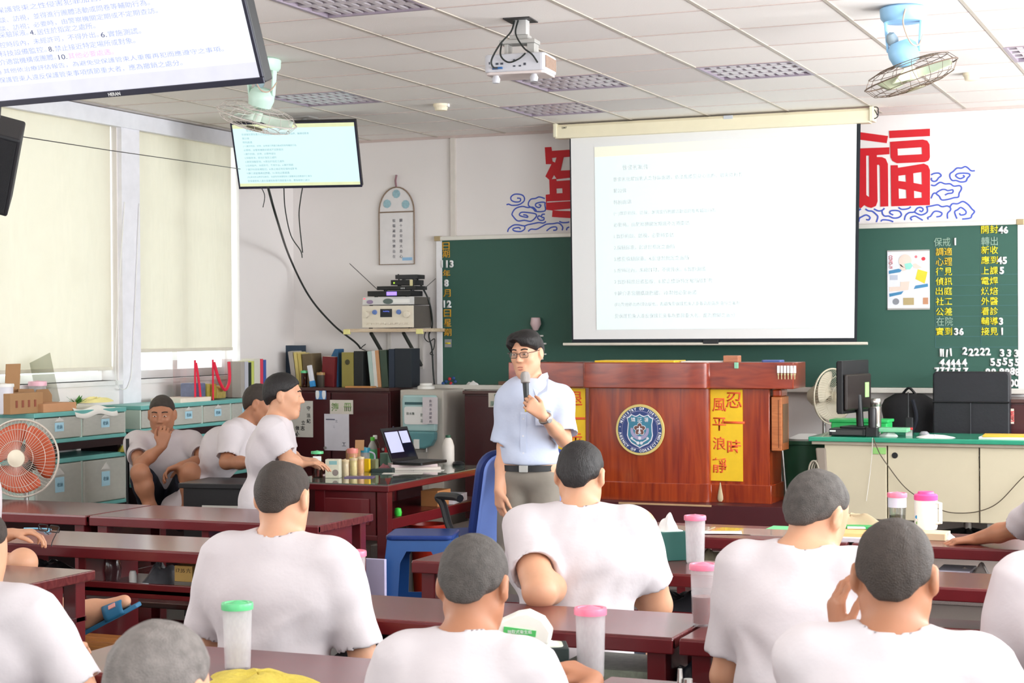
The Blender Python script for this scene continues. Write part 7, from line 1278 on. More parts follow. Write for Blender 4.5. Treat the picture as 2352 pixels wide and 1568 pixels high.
def sdf_mesh(name, prims, res, mat, parent, origin, disp=None):
    lo = np.min([_prim_bounds(p)[0] for p in prims if p['op'] == '+'], 0)-3*res; hi = np.max([_prim_bounds(p)[1] for p in prims if p['op'] == '+'], 0)+3*res
    n = np.ceil((hi-lo)/res).astype(int)+1
    ax = [lo[i]+res*np.arange(n[i]) for i in range(3)]
    D = np.full(n, 0.5, np.float32)
    for p in prims:
        if p['t'] == 'hs': sl = tuple(slice(0, m) for m in n)
        else:
            a, b = _prim_bounds(p); mg = p['k']+4*res+0.012
            i0 = np.maximum(0, np.floor((a-mg-lo)/res).astype(int)); i1 = np.minimum(n, np.ceil((b+mg-lo)/res).astype(int)+1)
            if np.any(i1 <= i0): continue
            sl = tuple(slice(i0[i], i1[i]) for i in range(3))
        X, Y, Z = np.meshgrid(ax[0][sl[0]], ax[1][sl[1]], ax[2][sl[2]], indexing='ij')
        d = _ev(p, X, Y, Z).astype(np.float32); A = D[sl]; k = max(p['k'], 1e-5)
        if p['op'] == '+': h = np.maximum(k-np.abs(A-d), 0)/k; D[sl] = np.minimum(A, d)-h*h*k*0.25
        else:
            if p['op'] == '-': d = -d
            h = np.maximum(k-np.abs(A-d), 0)/k; D[sl] = np.maximum(A, d)+h*h*k*0.25
    if disp is not None:
        m = np.abs(D) < 0.03; I = np.nonzero(m); D[I] += disp(ax[0][I[0]], ax[1][I[1]], ax[2][I[2]]).astype(np.float32)
    # surface nets
    S = D < 0; c = np.zeros(np.array(n)-1, np.uint8)
    for dx in (0, 1):
        for dy in (0, 1):
            for dz in (0, 1): c += S[dx:n[0]-1+dx, dy:n[1]-1+dy, dz:n[2]-1+dz]
    act = (c > 0) & (c < 8); I = np.stack(np.nonzero(act), -1); idx = np.full(act.shape, -1, np.int32); idx[act] = np.arange(len(I))
    cor = {}
    for dx in (0, 1):
        for dy in (0, 1):
            for dz in (0, 1): cor[(dx, dy, dz)] = D[I[:, 0]+dx, I[:, 1]+dy, I[:, 2]+dz]
    acc = np.zeros((len(I), 3)); cnt = np.zeros(len(I))
    for axn in range(3):
        for u in (0, 1):
            for v in (0, 1):
                o = [0, 0, 0]; oth = [i for i in range(3) if i != axn]; o[oth[0]] = u; o[oth[1]] = v; e0 = tuple(o); o[axn] = 1; e1 = tuple(o)
                a, b = cor[e0], cor[e1]; m = (a < 0) != (b < 0); t = np.zeros(len(I)); t[m] = a[m]/(a[m]-b[m])
                pos = np.zeros((len(I), 3)); pos[:, oth[0]] = u; pos[:, oth[1]] = v; pos[:, axn] = t; acc[m] += pos[m]; cnt[m] += 1
    V = (lo+(I+acc/np.maximum(cnt, 1)[:, None])*res)
    F = []
    for axn in range(3):
        oth = [i for i in range(3) if i != axn]; sh = [slice(None)]*3; sh2 = [slice(None)]*3; sh[axn] = slice(0, n[axn]-1); sh2[axn] = slice(1, n[axn])
        A, B = S[tuple(sh)], S[tuple(sh2)]; ch = A != B
        for q in oth: w = [slice(None)]*3; w[q] = slice(0, 1); ch[tuple(w)] = False
        w = [slice(None)]*3
        for q in oth: w[q] = slice(-1, None); ch[tuple(w)] = False; w[q] = slice(None)
        E = np.stack(np.nonzero(ch), -1)
        if len(E) == 0: continue
        def g(du, dv): e = E.copy(); e[:, oth[0]] -= du; e[:, oth[1]] -= dv; return idx[e[:, 0], e[:, 1], e[:, 2]]
        q = np.stack([g(1, 1), g(0, 1), g(0, 0), g(1, 0)], -1); fl = A[E[:, 0], E[:, 1], E[:, 2]]
        if axn == 1: fl = ~fl
        q[~fl] = q[~fl][:, ::-1]; F.append(q)
    F = np.concatenate(F); F = F[(F >= 0).all(1)]
    # one light smoothing pass
    for _ in range(2):
        s = np.zeros_like(V); k_ = np.zeros(len(V))
        for i in range(4):
            a, b = F[:, i], F[:, (i+1) % 4]; np.add.at(s, a, V[b]); np.add.at(k_, a, 1); np.add.at(s, b, V[a]); np.add.at(k_, b, 1)
        V = V*0.6+0.4*s/np.maximum(k_, 1)[:, None]
    me = bpy.data.meshes.new(name); me.vertices.add(len(V)); me.vertices.foreach_set('co', (V-np.array(origin)).astype(np.float32).ravel())
    me.loops.add(len(F)*4); me.loops.foreach_set('vertex_index', F.astype(np.int32).ravel())
    me.polygons.add(len(F)); me.polygons.foreach_set('loop_start', np.arange(0, len(F)*4, 4, dtype=np.int32)); me.polygons.foreach_set('loop_total', np.full(len(F), 4, np.int32))
    me.polygons.foreach_set('use_smooth', np.ones(len(F), bool)); me.update(calc_edges=True); me.validate(); me.materials.append(mat)
    o = bpy.data.objects.new(name, me); COL.objects.link(o)
    if parent is not None: o.parent = parent
    return o
nrm = lambda v: np.array(v, float)/np.linalg.norm(v)
def hand_prims(w, d, n, right, s=1.0, curl=(0.5, 0.5, 0.5, 0.5), thumb=(0.6, 0.5), spread=0.09):
    """w wrist, d finger direction, n palm normal (the way the palm faces)"""
    d = nrm(d); n = nrm(np.array(n)-d*np.dot(n, d)); t = np.cross(d, n)*(1 if right else -1); out = []; w = np.array(w)
    kn = []
    for i, (off, ln) in enumerate(((0.030, 0.088), (0.010, 0.092), (-0.011, 0.087), (-0.030, 0.078))):
        b = w+t*off*0.55*s+d*0.012*s; e = w+t*off*s+d*ln*s; kn.append(e); out.append(rc(b, e, 0.0150*s, 0.0115*s, 0.014))
    for i, L in enumerate(((0.040, 0.025, 0.019), (0.045, 0.028, 0.020), (0.041, 0.026, 0.019), (0.032, 0.019, 0.017))):
        a = 0.15; p = kn[i]; fd = nrm(d+t*(1.5-i)*spread)
        for j, l in enumerate(L):
            a += curl[i]*(0.85 if j == 0 else 1.05 if j == 1 else 0.7); dv = fd*math.cos(a)+n*math.sin(a); q = p+dv*l*s; r0 = (0.0092, 0.0084, 0.0077)[j]*s*(0.88 if i == 3 else 1); out.append(rc(p, q, r0, r0*0.92, 0.004)); p = q
    b = w+t*0.022*s+d*0.022*s; dv = nrm(d*0.75+t*0.75+n*thumb[0]*0.6); q = b+dv*0.042*s; out.append(rc(b, q, 0.0155*s, 0.0115*s, 0.012)); dv2 = nrm(d*1.0+t*(0.45-thumb[1]*0.5)+n*thumb[0]); q2 = q+dv2*0.032*s; out.append(rc(q, q2, 0.0108*s, 0.0098*s, 0.005)); out.append(rc(q2, q2+nrm(dv2+n*0.25-t*0.2)*0.024*s, 0.0096*s, 0.0082*s, 0.005))
    return out
def head_prims(c, R, s=1.0, face=True, ear=1.0):
    """c head centre, R columns right / forward / up"""
    R = np.array(R); T = lambda x, y, z: np.array(c)+R @ np.array([x, y, z])*s; o = []
    E = lambda p, rad, k=0.03, op='+': o.append(el(T(*p), tuple(v*s for v in rad), R, k*s, op)); Cn = lambda a, b, r1, r2, k=0.02, op='+': o.append(rc(T(*a), T(*b), r1*s, r2*s, k*s, op))
    E((0, -0.014, 0.034), (0.076, 0.096, 0.084)); E((0, 0.028, -0.035), (0.066, 0.066, 0.080), 0.04)
    Cn((-0.052, 0.0, -0.055), (-0.018, 0.064, -0.100), 0.020, 0.021, 0.03); Cn((0.052, 0.0, -0.055), (0.018, 0.064, -0.100), 0.020, 0.021, 0.03); Cn((-0.01, 0.070, -0.102), (0.01, 0.070, -0.102), 0.018, 0.018, 0.02)
    if face:
        E((-0.036, 0.062, -0.022), (0.026, 0.024, 0.022), 0.02); E((0.036, 0.062, -0.022), (0.026, 0.024, 0.022), 0.02)
        Cn((-0.036, 0.076, 0.030), (0.036, 0.076, 0.030), 0.012, 0.012, 0.02)
        for sx_ in (-1, 1): E((sx_*0.032, 0.098, 0.008), (0.019, 0.016, 0.012), 0.014, '-'); E((sx_*0.032, 0.079, 0.007), (0.0135, 0.0125, 0.012), 0.006)
        Cn((0, 0.084, 0.018), (0, 0.109, -0.026), 0.0075, 0.0115, 0.012); E((-0.012, 0.098, -0.030), (0.009, 0.010, 0.008), 0.006); E((0.012, 0.098, -0.030), (0.009, 0.010, 0.008), 0.006)
        Cn((-0.020, 0.086, -0.062), (0.020, 0.086, -0.062), 0.0075, 0.0075, 0.012); Cn((-0.016, 0.085, -0.075), (0.016, 0.085, -0.075), 0.0075, 0.0075, 0.010); Cn((-0.022, 0.097, -0.0685), (0.022, 0.097, -0.0685), 0.0035, 0.0035, 0.004, '-')
    for sx_ in (-1, 1):
        E((sx_*0.084, -0.014, -0.004), (0.012*ear, 0.021*ear, 0.034*ear), 0.010); E((sx_*0.094, -0.006, 0.0), (0.007, 0.012, 0.020), 0.005, '-'); E((sx_*0.076, -0.006, -0.03), (0.008, 0.010, 0.012), 0.006)
    return o
def hair_prims(c, R, s=1.0, th=0.006, front=0.085, style='crop', bald=0.0):
    R = np.array(R); T = lambda x, y, z: np.array(c)+R @ np.array([x, y, z])*s; o = []
    o.append(el(T(0, -0.015, 0.036), tuple((v+th)*s for v in (0.076, 0.096, 0.084)), R, 0.01)); o.append(el(T(0, -0.045, -0.005), tuple((v+th*0.8)*s for v in (0.064, 0.060, 0.072)), R, 0.03))
    if style == 'parted':
        o.append(el(T(-0.03, 0.03, 0.085), (0.066*s, 0.075*s, 0.045*s), R @ Ry(-0.25), 0.03)); o.append(el(T(0.045, 0.025, 0.065), (0.046*s, 0.075*s, 0.055*s), R @ Ry(0.5), 0.03))
        o.append(rc(T(-0.065, 0.045, 0.055), T(-0.076, 0.02, 0.005), 0.018*s, 0.010*s, 0.02)); o.append(rc(T(0.068, 0.045, 0.055), T(0.078, 0.01, 0.01), 0.016*s, 0.010*s, 0.02)); o.append(rc(T(0.01, 0.088, 0.088), T(-0.055, 0.078, 0.058), 0.017*s, 0.014*s, 0.02))
    n = R @ nrm((0, -0.62, 0.78)); c0 = 0.006
    o.append(hs(T(0, -0.62*c0, 0.78*c0) if style != 'parted' else T(0, -0.02, -0.012), n if style != 'parted' else R @ nrm((0, -0.5, 0.86)), 0.012))
    for sx_ in (-1, 1): o.append(el(T(sx_*0.088, 0.0, -0.008), (0.022*s, 0.034*s, 0.036*s), R, 0.01, '-'))
    if style == 'crop':
        for sx_ in (-1, 1): o.append(el(T(sx_*0.092, -0.055, -0.062), (0.050*s, 0.055*s, 0.050*s), R, 0.02, '-'))
    if style == 'parted': o.append(el(T(0.022, 0.108, 0.045), (0.036*s, 0.05*s, 0.046*s), R @ Ry(0.5), 0.012, '-'))
    if bald: o.append(el(T(0, 0.015, 0.125), (0.055*s*bald, 0.075*s*bald, 0.028*s), R, 0.012, '-'))
    return o
HAIR = {'black': M('hair_black', (34, 30, 30), 0.55, var=0.25, scale=60, bump=0.5, bscale=260, stretch=(1, 1, 0.25)), 'dark': M('hair_dark_brown', (64, 54, 48), 0.6, var=0.25, scale=60, bump=0.6, bscale=320), 'salt': M('hair_salt_pepper', (88, 82, 78), 0.65, var=0.35, scale=50, bump=0.6, bscale=320), 'grey': M('hair_grey', (132, 124, 120), 0.65, var=0.3, scale=50, bump=0.6, bscale=320)}
TEE = M('white_tshirt', (215, 207, 210), 0.9, var=0.015, bump=0.25, bscale=20, rgb2=(208, 200, 204))
NAVY = M('navy_shorts', (28, 32, 46), 0.85, var=0.1)
def basis(yaw, pitch=0, roll=0, base=None):
    """columns right, forward, up; yaw turns left, pitch nods down, roll tips to the right"""
    R = Rz(yaw) @ Rx(-pitch) @ Ry(roll); return R if base is None else np.array(base) @ R
def person(label, N, yaw=0.0, lean=0.15, seat=0.415, sw=0.185, bulk=1.0, head=(0, 0, 0), hoff=(0, 0.03, 0.13), arms=None, legs=None, hair='dark', hstyle='crop', bald=0, hth=0.006, shirt=TEE, shorts=NAVY, skin=SKIN, res=0.0075, face=False, hs_=1.0, seed=1, drop=0.055, sleeve=0.72, neck_r=0.054, name='person', hem=0.0, group=None, armr=1.0):
    N = np.array(N); h = N[2]-seat; dy = h*math.tan(lean); B = basis(yaw); H = N-B @ np.array([0, dy, h])
    L = lambda x, y, z: H+B @ np.array([x, y, z]); WL_ = lambda p: B.T @ (np.array(p)-H)
    sp = lambda z: dy*max(0.0, z/h)**1.35                       # spine line
    root = thing(name, label, 'person', (H[0], H[1], 0.0), 0, group); org = np.array(root.location)
    zs = h-drop; ysh = sp(zs)+0.01
    S = {1: np.array([sw, ysh, zs]), -1: np.array([-sw, ysh, zs])}; dA = {}
    for s_ in (1, -1):
        a = dict((arms or {}).get(s_, {}))
        e = np.array(a.get('el', (s_*(sw+0.075), ysh+0.10, zs-0.27))); e = WL_(e) if a.get('w') else e
        w = np.array(a.get('wr', (s_*0.13, ysh+0.32, zs-0.22))); w = WL_(w) if a.get('w') else w
        hd = np.array(a.get('hd', (-s_*0.5, 0.85, -0.1))); pn = np.array(a.get('pn', (0, 0.1, -1.0)))
        if a.get('w'): hd = B.T @ hd; pn = B.T @ pn
        dA[s_] = (e, w, hd, pn, a.get('curl', (0.35,)*4), a.get('thumb', (0.5, 0.5)), a.get('spread', 0.09))
    legs = legs or {}; dL = {}
    for s_ in (1, -1):
        g = legs.get(s_, {}); k = np.array(g.get('kn', (s_*0.14, 0.42, 0.09))); an = np.array(g.get('an', (s_*0.14, 0.40, 0.09-seat))); ft = np.array(g.get('ft', (0, 1, -0.15)))
        if g.get('w'): k = WL_(k); an = WL_(an); ft = B.T @ ft
        dL[s_] = (k, an, ft)
    HR = B @ basis(*head); HC = L(*(np.array([0, sp(h), h])+np.array(hoff)))
    b = bulk
    # skin
    P = [el(L(0, 0.0, 0.10), (0.155*b, 0.115*b, 0.11), B, 0.05), el(L(0, sp(0.25), 0.26), (0.14*b, 0.10*b, 0.15), B, 0.05), el(L(0, sp(h-0.2), h-0.20), (0.16*b, 0.11*b, 0.16), B, 0.05), rc(L(-sw*0.8, ysh, zs), L(sw*0.8, ysh, zs), 0.055, 0.055, 0.05)]
    nb = L(0, sp(h)-0.0, h-0.04); P += [rc(nb, HC+HR @ np.array([0, -0.022, -0.045])*hs_, neck_r*1.05, neck_r*0.98, 0.03)]
    P += [rc(L(0, sp(h), h-0.03), L(s_*sw*0.7, ysh, zs+0.01), neck_r, 0.045, 0.05) for s_ in (1, -1)]
    P += head_prims(HC, HR, hs_, face)
    for s_ in (1, -1):
        e, w, hd, pn, cu, th_, spd = dA[s_]; s0 = S[s_]
        ar = armr*b**0.5; P += [rc(L(*s0), L(*e), 0.050*ar, 0.041*ar, 0.03), rc(L(*e), L(*(e*0.55+w*0.45)), 0.041*ar, 0.039*ar, 0.02), rc(L(*(e*0.55+w*0.45)), L(*w), 0.039*ar, 0.026, 0.02)]
        P += hand_prims(L(*w), B @ nrm(hd), B @ nrm(pn), s_ == 1, 1.0, cu, th_, spd)
        k, an, ft = dL[s_]; P += [rc(L(s_*0.085, 0.01, 0.09), L(*k), 0.082*b**0.5, 0.056, 0.04), rc(L(*k), L(*(k*0.6+an*0.4)), 0.053, 0.055, 0.03), rc(L(*(k*0.6+an*0.4)), L(*an), 0.054, 0.036, 0.03)]
        f = nrm(ft); heel = L(*(an+np.array([0, 0, -0.03])-0.03*f)); toe = L(*(an+np.array([0, 0, -0.04])+0.15*f)); P += [rc(heel, L(*an), 0.032, 0.036, 0.02), rc(L(*an), toe, 0.036, 0.022, 0.03), rc(heel, toe, 0.028, 0.022, 0.02)]
    body = sdf_mesh('body', P, res, skin, root, org)
    # shirt
    Q = [el(L(0, 0.0, 0.10), (0.178*b, 0.140*b, 0.12), B, 0.06), el(L(0, sp(0.25)+0.005, 0.24), (0.168*b, 0.126*b, 0.17), B, 0.06), el(L(0, sp(h-0.2), h-0.20), (0.184*b, 0.126*b, 0.17), B, 0.06), rc(L(-sw*0.78, ysh-0.01, zs-0.01), L(sw*0.78, ysh-0.01, zs-0.01), 0.070, 0.070, 0.06), rc(L(-sw*0.75, ysh-0.0, zs-0.12), L(sw*0.75, ysh, zs-0.12), 0.095*b, 0.095*b, 0.08)]
    Q += [rc(L(0, sp(h), h-0.035), L(s_*sw*0.8, ysh, zs+0.004), neck_r+0.016, 0.060, 0.05) for s_ in (1, -1)]
    for s_ in (1, -1):
        e = dA[s_][0]; s0 = S[s_]; q = s0+(e-s0)*sleeve; Q += [cc(L(*s0), L(*q), 0.064, 0.070*b**0.4*armr**0.6, 0.035), rc(L(*s0), L(*(s0+(q-s0)*0.35)), 0.066, 0.066, 0.04)]
    dn = nrm(HC-nb)
    Q += [cc(L(0, sp(h), h)-dn*0.012, L(0, sp(h), h)+dn*0.16, neck_r+0.010, neck_r+0.03, 0.008, '-')]
    for s_ in (1, -1):
        e = dA[s_][0]; s0 = S[s_]; q = s0+(e-s0)*(sleeve-0.10); q2 = s0+(e-s0)*(sleeve+0.06); Q += [cc(L(*q), L(*q2), 0.052*armr**0.6, 0.068*b**0.4*armr**0.6, 0.004, '-')]
    Q += [hs(L(0, 0, hem), B @ np.array([0, 0, 1.0]), 0.01)]
    def fr(X, Y, Z):
        q_ = np.stack([X, Y, Z], -1)-H; q_ = q_ @ B; o_ = wrinkle(X, Y, Z, seed, 0.0032, 34)
        for s_ in (1, -1):
            dx = q_[..., 0]-s_*(sw*0.92); dz_ = q_[..., 2]-(zs-0.13); r_ = np.sqrt(dx**2+dz_**2); an_ = np.arctan2(dz_, -s_*dx)
            o_ = o_+0.0062*np.sin(an_*7.0+seed+r_*16)*np.exp(-((r_-0.13)/0.07)**2)*np.exp(-((an_+0.55)/0.55)**2)
        lo_ = np.clip(1-q_[..., 2]/(h*0.6), 0, 1); o_ = o_+0.0055*lo_*np.sin(q_[..., 2]*60+q_[..., 0]*14+1.5*np.sin(q_[..., 0]*18+seed))
        return o_
    sh = sdf_mesh('shirt', Q, 0.0085, shirt, root, org, fr)
    # shorts
    W = [el(L(0, 0.0, 0.09), (0.170*b, 0.132*b, 0.10), B, 0.05)]
    for s_ in (1, -1):
        k = dL[s_][0]; h0 = np.array([s_*0.085, 0.01, 0.085]); q = h0+(k-h0)*0.78; W += [cc(L(*h0), L(*q), 0.095*b**0.5, 0.082, 0.04)]
    sdf_mesh('shorts', W, 0.010, shorts, root, org, lambda X, Y, Z: wrinkle(X, Y, Z, seed+5, 0.003, 30))
    if hair: sdf_mesh('hair', hair_prims(HC, HR, hs_, hth, style=hstyle, bald=bald), 0.006, HAIR[hair], root, org, lambda X, Y, Z: wrinkle(X, Y, Z, seed+9, 0.0018, 190))
    root['_n'] = 0; del root['_n']
    info = dict(root=root, org=org, HC=HC, HR=HR, L=L, S=S, dA=dA, B=B, H=H, sp=sp, h=h)
    if face: face_parts(info, hs_)
    return info
def hl(i, x, y, z, s=1.0): return i['HC']+i['HR'] @ np.array([x, y, z])*s-i['org']
def face_parts(i, s=1.0, hair='black'):
    EYW = M('eye_white', (236, 232, 228), 0.2); IRI = M('iris_brown', (44, 28, 22), 0.2); LIP = M('lip_rose', (186, 108, 98), 0.5)
    for sx_ in (-1, 1):
        ey = MB().lathe([(0.0118, 0.0), (0.009, 0.002), (0.004, 0.0033), (0, 0.0035)], hl(i, sx_*0.032, 0.0885, 0.006, s)-i['HR'] @ np.array([0, 0.0, 0]), 14, i['HR'] @ Rx(-PI/2), 1.0, 0.25).build('eye', EYW, i['root'], smooth=True)
        MB().lathe([(0.0062, 0.0), (0.0055, 0.0012), (0, 0.0016)], hl(i, sx_*0.031, 0.0912, 0.006, s), 12, i['HR'] @ Rx(-PI/2), 1, 0.46).build('iris', IRI, ey)
        MB().tube(spl([hl(i, sx_*0.014, 0.0915, 0.030, s), hl(i, sx_*0.032, 0.0905, 0.0345, s), hl(i, sx_*0.049, 0.079, 0.030, s)], 5), 0.0036, 6).build('eyebrow', HAIR[hair], i['root'], smooth=True)
    MB().tube(spl([hl(i, -0.026, 0.0845, -0.0685, s), hl(i, -0.008, 0.0950, -0.0640, s), hl(i, 0.008, 0.0950, -0.0640, s), hl(i, 0.026, 0.0845, -0.0685, s)], 5), 0.0027, 6).build('upper_lip', LIP, i['root'], smooth=True)
    MB().tube(spl([hl(i, -0.028, 0.0830, -0.0720, s), hl(i, 0.0, 0.0945, -0.0790, s), hl(i, 0.028, 0.0830, -0.0720, s)], 5), 0.0030, 6).build('lower_lip', LIP, i['root'], smooth=True)
deg = math.radians
# seated prisoners, far to near
RST = 0.785    # height of a wrist resting on a table
person('seated man in white T-shirt with his hand raised to his chin by the drawers', at(375, 985, D=11.2)-np.array([0, 0, 0.03]), yaw=deg(205), lean=0.16, seat=0.52, sw=0.185, head=(0, 0.15, 0), hoff=(0, 0.05, 0.125), skin=SKIN_D, hair='dark', hth=0.004, face=True, res=0.0065, seed=3,
    arms={-1: dict(w=1, el=at(472, 1058, D=10.95), wr=at(418, 1068, D=10.78), hd=RT*-0.9+UP*-0.3, pn=-UP*1.0-FW*0.2, curl=(0.5, 0.55, 0.6, 0.65)), 1: dict(w=1, el=at(322, 1066, D=10.85), wr=at(372, 1026, D=10.82), hd=UP*0.95+RT*0.2, pn=FW*1.0-RT*0.1, curl=(0.8, 0.8, 0.8, 0.8))},
    legs={1: dict(w=1, kn=at(322, 1086, D=10.7), an=at(345, 1165, D=10.75), ft=-FW), -1: dict(w=1, kn=at(438, 1083, D=10.7), an=at(432, 1170, D=10.8), ft=-FW)})
person('seated man in white T-shirt bending over the small black desk', at(562, 968, D=10.9), yaw=deg(-72), lean=0.55, seat=0.45, hoff=(0, 0.10, 0.11), head=(0, 0.25, 0), skin=SKIN_D, hair='dark', hth=0.005, face=True, seed=4, sleeve=0.85,
    arms={1: dict(w=1, el=at(520, 1062, D=10.6), wr=at(590, 1062, D=10.45), hd=RT*1.0, pn=-UP), -1: dict(w=1, el=at(560, 1058, D=11.2), wr=at(610, 1058, D=10.9), hd=RT*1.0, pn=-UP)})
person('seated man in profile in white T-shirt facing the jars on the desk', at(634, 962, D=9.75), yaw=deg(-66), lean=0.17, seat=0.47, hoff=(0, 0.045, 0.13), head=(0, 0.08, 0), skin=SKIN, hair='black', hth=0.010, face=True, seed=6, hem=0.02, sleeve=0.8,
    arms={1: dict(w=1, el=at(662, 1056, D=9.55), wr=at(690, 1066, D=9.6), hd=RT*1.0+UP*0.1, pn=-UP), -1: dict(w=1, el=at(660, 1045, D=10.0), wr=at(688, 1056, D=9.9), hd=RT*1.0, pn=-UP)})
person('broad-backed man in white T-shirt with thinning crown, seen from behind at left centre', at(640, 1236, D=5.46), yaw=deg(2), lean=0.10, bulk=1.1, sw=0.198, hoff=(0, 0.035, 0.120), head=(0, 0.22, 0), hair='dark', bald=1.0, hth=0.004, seed=7, hs_=1.0, drop=0.06, sleeve=0.86,
    arms={1: dict(el=(0.29, 0.07, 0.24), wr=(0.16, 0.28, 0.38)), -1: dict(el=(-0.29, 0.07, 0.25), wr=(-0.16, 0.28, 0.38))})
person('big man in white T-shirt resting his left elbow on the table behind him', at(1332, 1172, D=6.2), yaw=deg(10), lean=0.22, bulk=1.22, sw=0.205, armr=1.25, hoff=(-0.005, 0.05, 0.118), head=(deg(-6), 0.25, 0.0), hair='black', hth=0.006, seed=8, skin=SKIN, res=0.007,
    arms={-1: dict(w=1, el=at(1240, 1358, D=5.87), wr=at(1290, 1342, D=6.10), hd=FW*0.6+RT*0.8+UP*0.2, pn=-UP), 1: dict(el=(0.255, 0.24, 0.27), wr=(0.10, 0.36, 0.38))})
person('stooped man in white T-shirt at front centre beside the tissue box', at(1072, 1462, D=4.25), yaw=deg(4), lean=0.28, sw=0.160, bulk=0.92, hoff=(0, 0.06, 0.115), head=(0, 0.3, 0), hair='salt', hth=0.007, seed=9, skin=SKIN_D, res=0.0065, drop=0.065,
    arms={1: dict(w=1, el=at(1290, 1690, D=4.2), wr=at(1364, 1562, D=4.42), hd=FW*0.5-RT*0.85+UP*0.35, pn=-UP*0.9+FW*0.1, curl=(0.5, 0.6, 0.7, 0.7)), -1: dict(el=(-0.26, 0.16, 0.24), wr=(-0.14, 0.36, 0.36))})
person('man in white T-shirt leaning over the table right of the reddish drink', at(1838, 1268, D=4.85), yaw=deg(-8), lean=0.2, sw=0.172, bulk=0.96, hoff=(0.025, 0.07, 0.100), head=(deg(-18), 0.35, 0.08), hair='salt', hth=0.004, seed=10, skin=SKIN, drop=0.05, sleeve=0.8,
    arms={-1: dict(el=(-0.225, 0.12, 0.27), wr=(-0.13, 0.27, 0.37)), 1: dict(el=(0.27, 0.14, 0.28), wr=(0.12, 0.28, 0.37))})
person('man in white T-shirt at front right raising his left hand to his cheek', at(2052, 1455, D=3.72), yaw=deg(4), lean=0.14, sw=0.182, bulk=1.0, hoff=(0, 0.04, 0.115), head=(0, 0.2, 0), hair='dark', hth=0.006, seed=11, skin=SKIN_D, res=0.0065, drop=0.062,
    arms={-1: dict(w=1, el=at(1850, 1560, D=4.05), wr=at(1930, 1468, D=4.0), hd=UP*1.0-RT*0.12, pn=RT*0.9+FW*0.2, curl=(0.45, 0.5, 0.5, 0.55)), 1: dict(el=(0.30, 0.12, 0.27), wr=(0.16, 0.34, 0.37))})
person('man in white T-shirt cut by the right edge with gathered sleeve', at(2525, 1285, D=4.65), yaw=deg(10), lean=0.12, sw=0.20, bulk=1.12, hair='dark', seed=12, drop=0.055, sleeve=0.9,
    arms={-1: dict(el=(-0.28, 0.10, 0.26), wr=(-0.14, 0.30, 0.37))})
person('man at the right edge resting his forearm by the beige book, sleeve in view', (3.13, -5.66, 1.06), yaw=deg(30), lean=0.15, sw=0.19, hair='dark', seed=13, skin=SKIN_D, res=0.0065, sleeve=0.9,
    arms={-1: dict(w=1, el=at(2340, 1212, D=7.25), wr=at(2240, 1238, D=7.42), hd=-RT*1.0+FW*0.15-UP*0.12, pn=-UP*1.0, curl=(0.2, 0.2, 0.25, 0.3))})
person('man in white T-shirt at the lower left corner, seen from behind', at(-80, 1368, D=4.75), yaw=deg(-4), lean=0.14, sw=0.225, bulk=1.08, hair='dark', seed=14, drop=0.03, sleeve=0.85, head=(0, 0.2, 0),
    arms={1: dict(el=(0.36, 0.14, 0.28), wr=(0.14, 0.33, 0.37))}, hoff=(0, 0.04, 0.115))
person('grey-haired man at the bottom left, only his head in view', at(345, 1772, D=2.95), yaw=deg(0), lean=0.12, sw=0.19, hair='grey', hth=0.006, seed=15, head=(0, 0.15, 0), hoff=(0, 0.035, 0.125))
g14 = person('man cut by the left edge holding eyeglasses, one leg stretched along the bench', at(-95, 1100, D=7.42), yaw=deg(-82), lean=0.10, seat=0.42, sw=0.185, hair='dark', seed=16, skin=SKIN, res=0.0065, sleeve=0.72,
    arms={-1: dict(w=1, el=at(-40, 1245, D=7.35), wr=at(26, 1226, D=7.32), hd=RT*1.0+UP*0.12, pn=-UP*0.9+RT*0.1, curl=(0.45, 0.55, 0.65, 0.7)), 1: dict(el=(0.25, 0.12, 0.30), wr=(0.15, 0.34, 0.33))},
    legs={-1: dict(w=1, kn=at(52, 1292, D=7.1), an=at(40, 1420, D=7.2), ft=RT), 1: dict(w=1, kn=at(40, 1400, D=6.95), an=at(215, 1400, D=7.05), ft=RT*0.75+UP*0.45-FW*0.1)})
# his blue sandal and the eyeglasses he holds
sd = thing('sandal', 'blue rubber sandal on the stretched foot by the orange-brown bench', 'sandal', at(256, 1386, D=7.03)); SBL = M('sandal_blue', (40, 110, 150), 0.5)
Rs = np.stack([nrm(RT*0.85+UP*0.45-FW*0.1), nrm(np.cross(nrm(UP*0.9-RT*0.45), nrm(RT*0.85+UP*0.45-FW*0.1))), nrm(UP*0.9-RT*0.45)], 1)
MB().prism([(-0.17, -0.035), (-0.10, -0.04), (0.05, -0.048), (0.10, -0.03), (0.11, 0.0), (0.10, 0.03), (0.05, 0.048), (-0.10, 0.04), (-0.17, 0.035)], 0.018, lambda u, v, w_: tuple(Rs @ np.array([u, v, -0.062+w_]))).build('sole', SBL, sd, bevel=0.004)
MB().grid(lambda u, v: tuple(Rs @ np.array([-0.035+0.085*v, 0.052*math.cos(PI*u), -0.055+(0.066-0.014*v)*math.sin(PI*u)])), 16, 5).build('strap', SBL, sd, smooth=True, solid=0.005)
MB().cbox(Rs @ np.array([0.01, -0.035, -0.01]), (0.03, 0.02, 0.008), Rs @ Rx(0.7)).build('pink_tag', M('tag_pink', (232, 160, 150), 0.6), sd)
eg = thing('eyeglasses', 'black-rimmed eyeglasses held over the middle left table', 'eyeglasses', at(112, 1213, D=7.30)); eg.rotation_euler = (0.2, 0.1, 0.25); EB = M('rim_black', (24, 24, 28), 0.3)
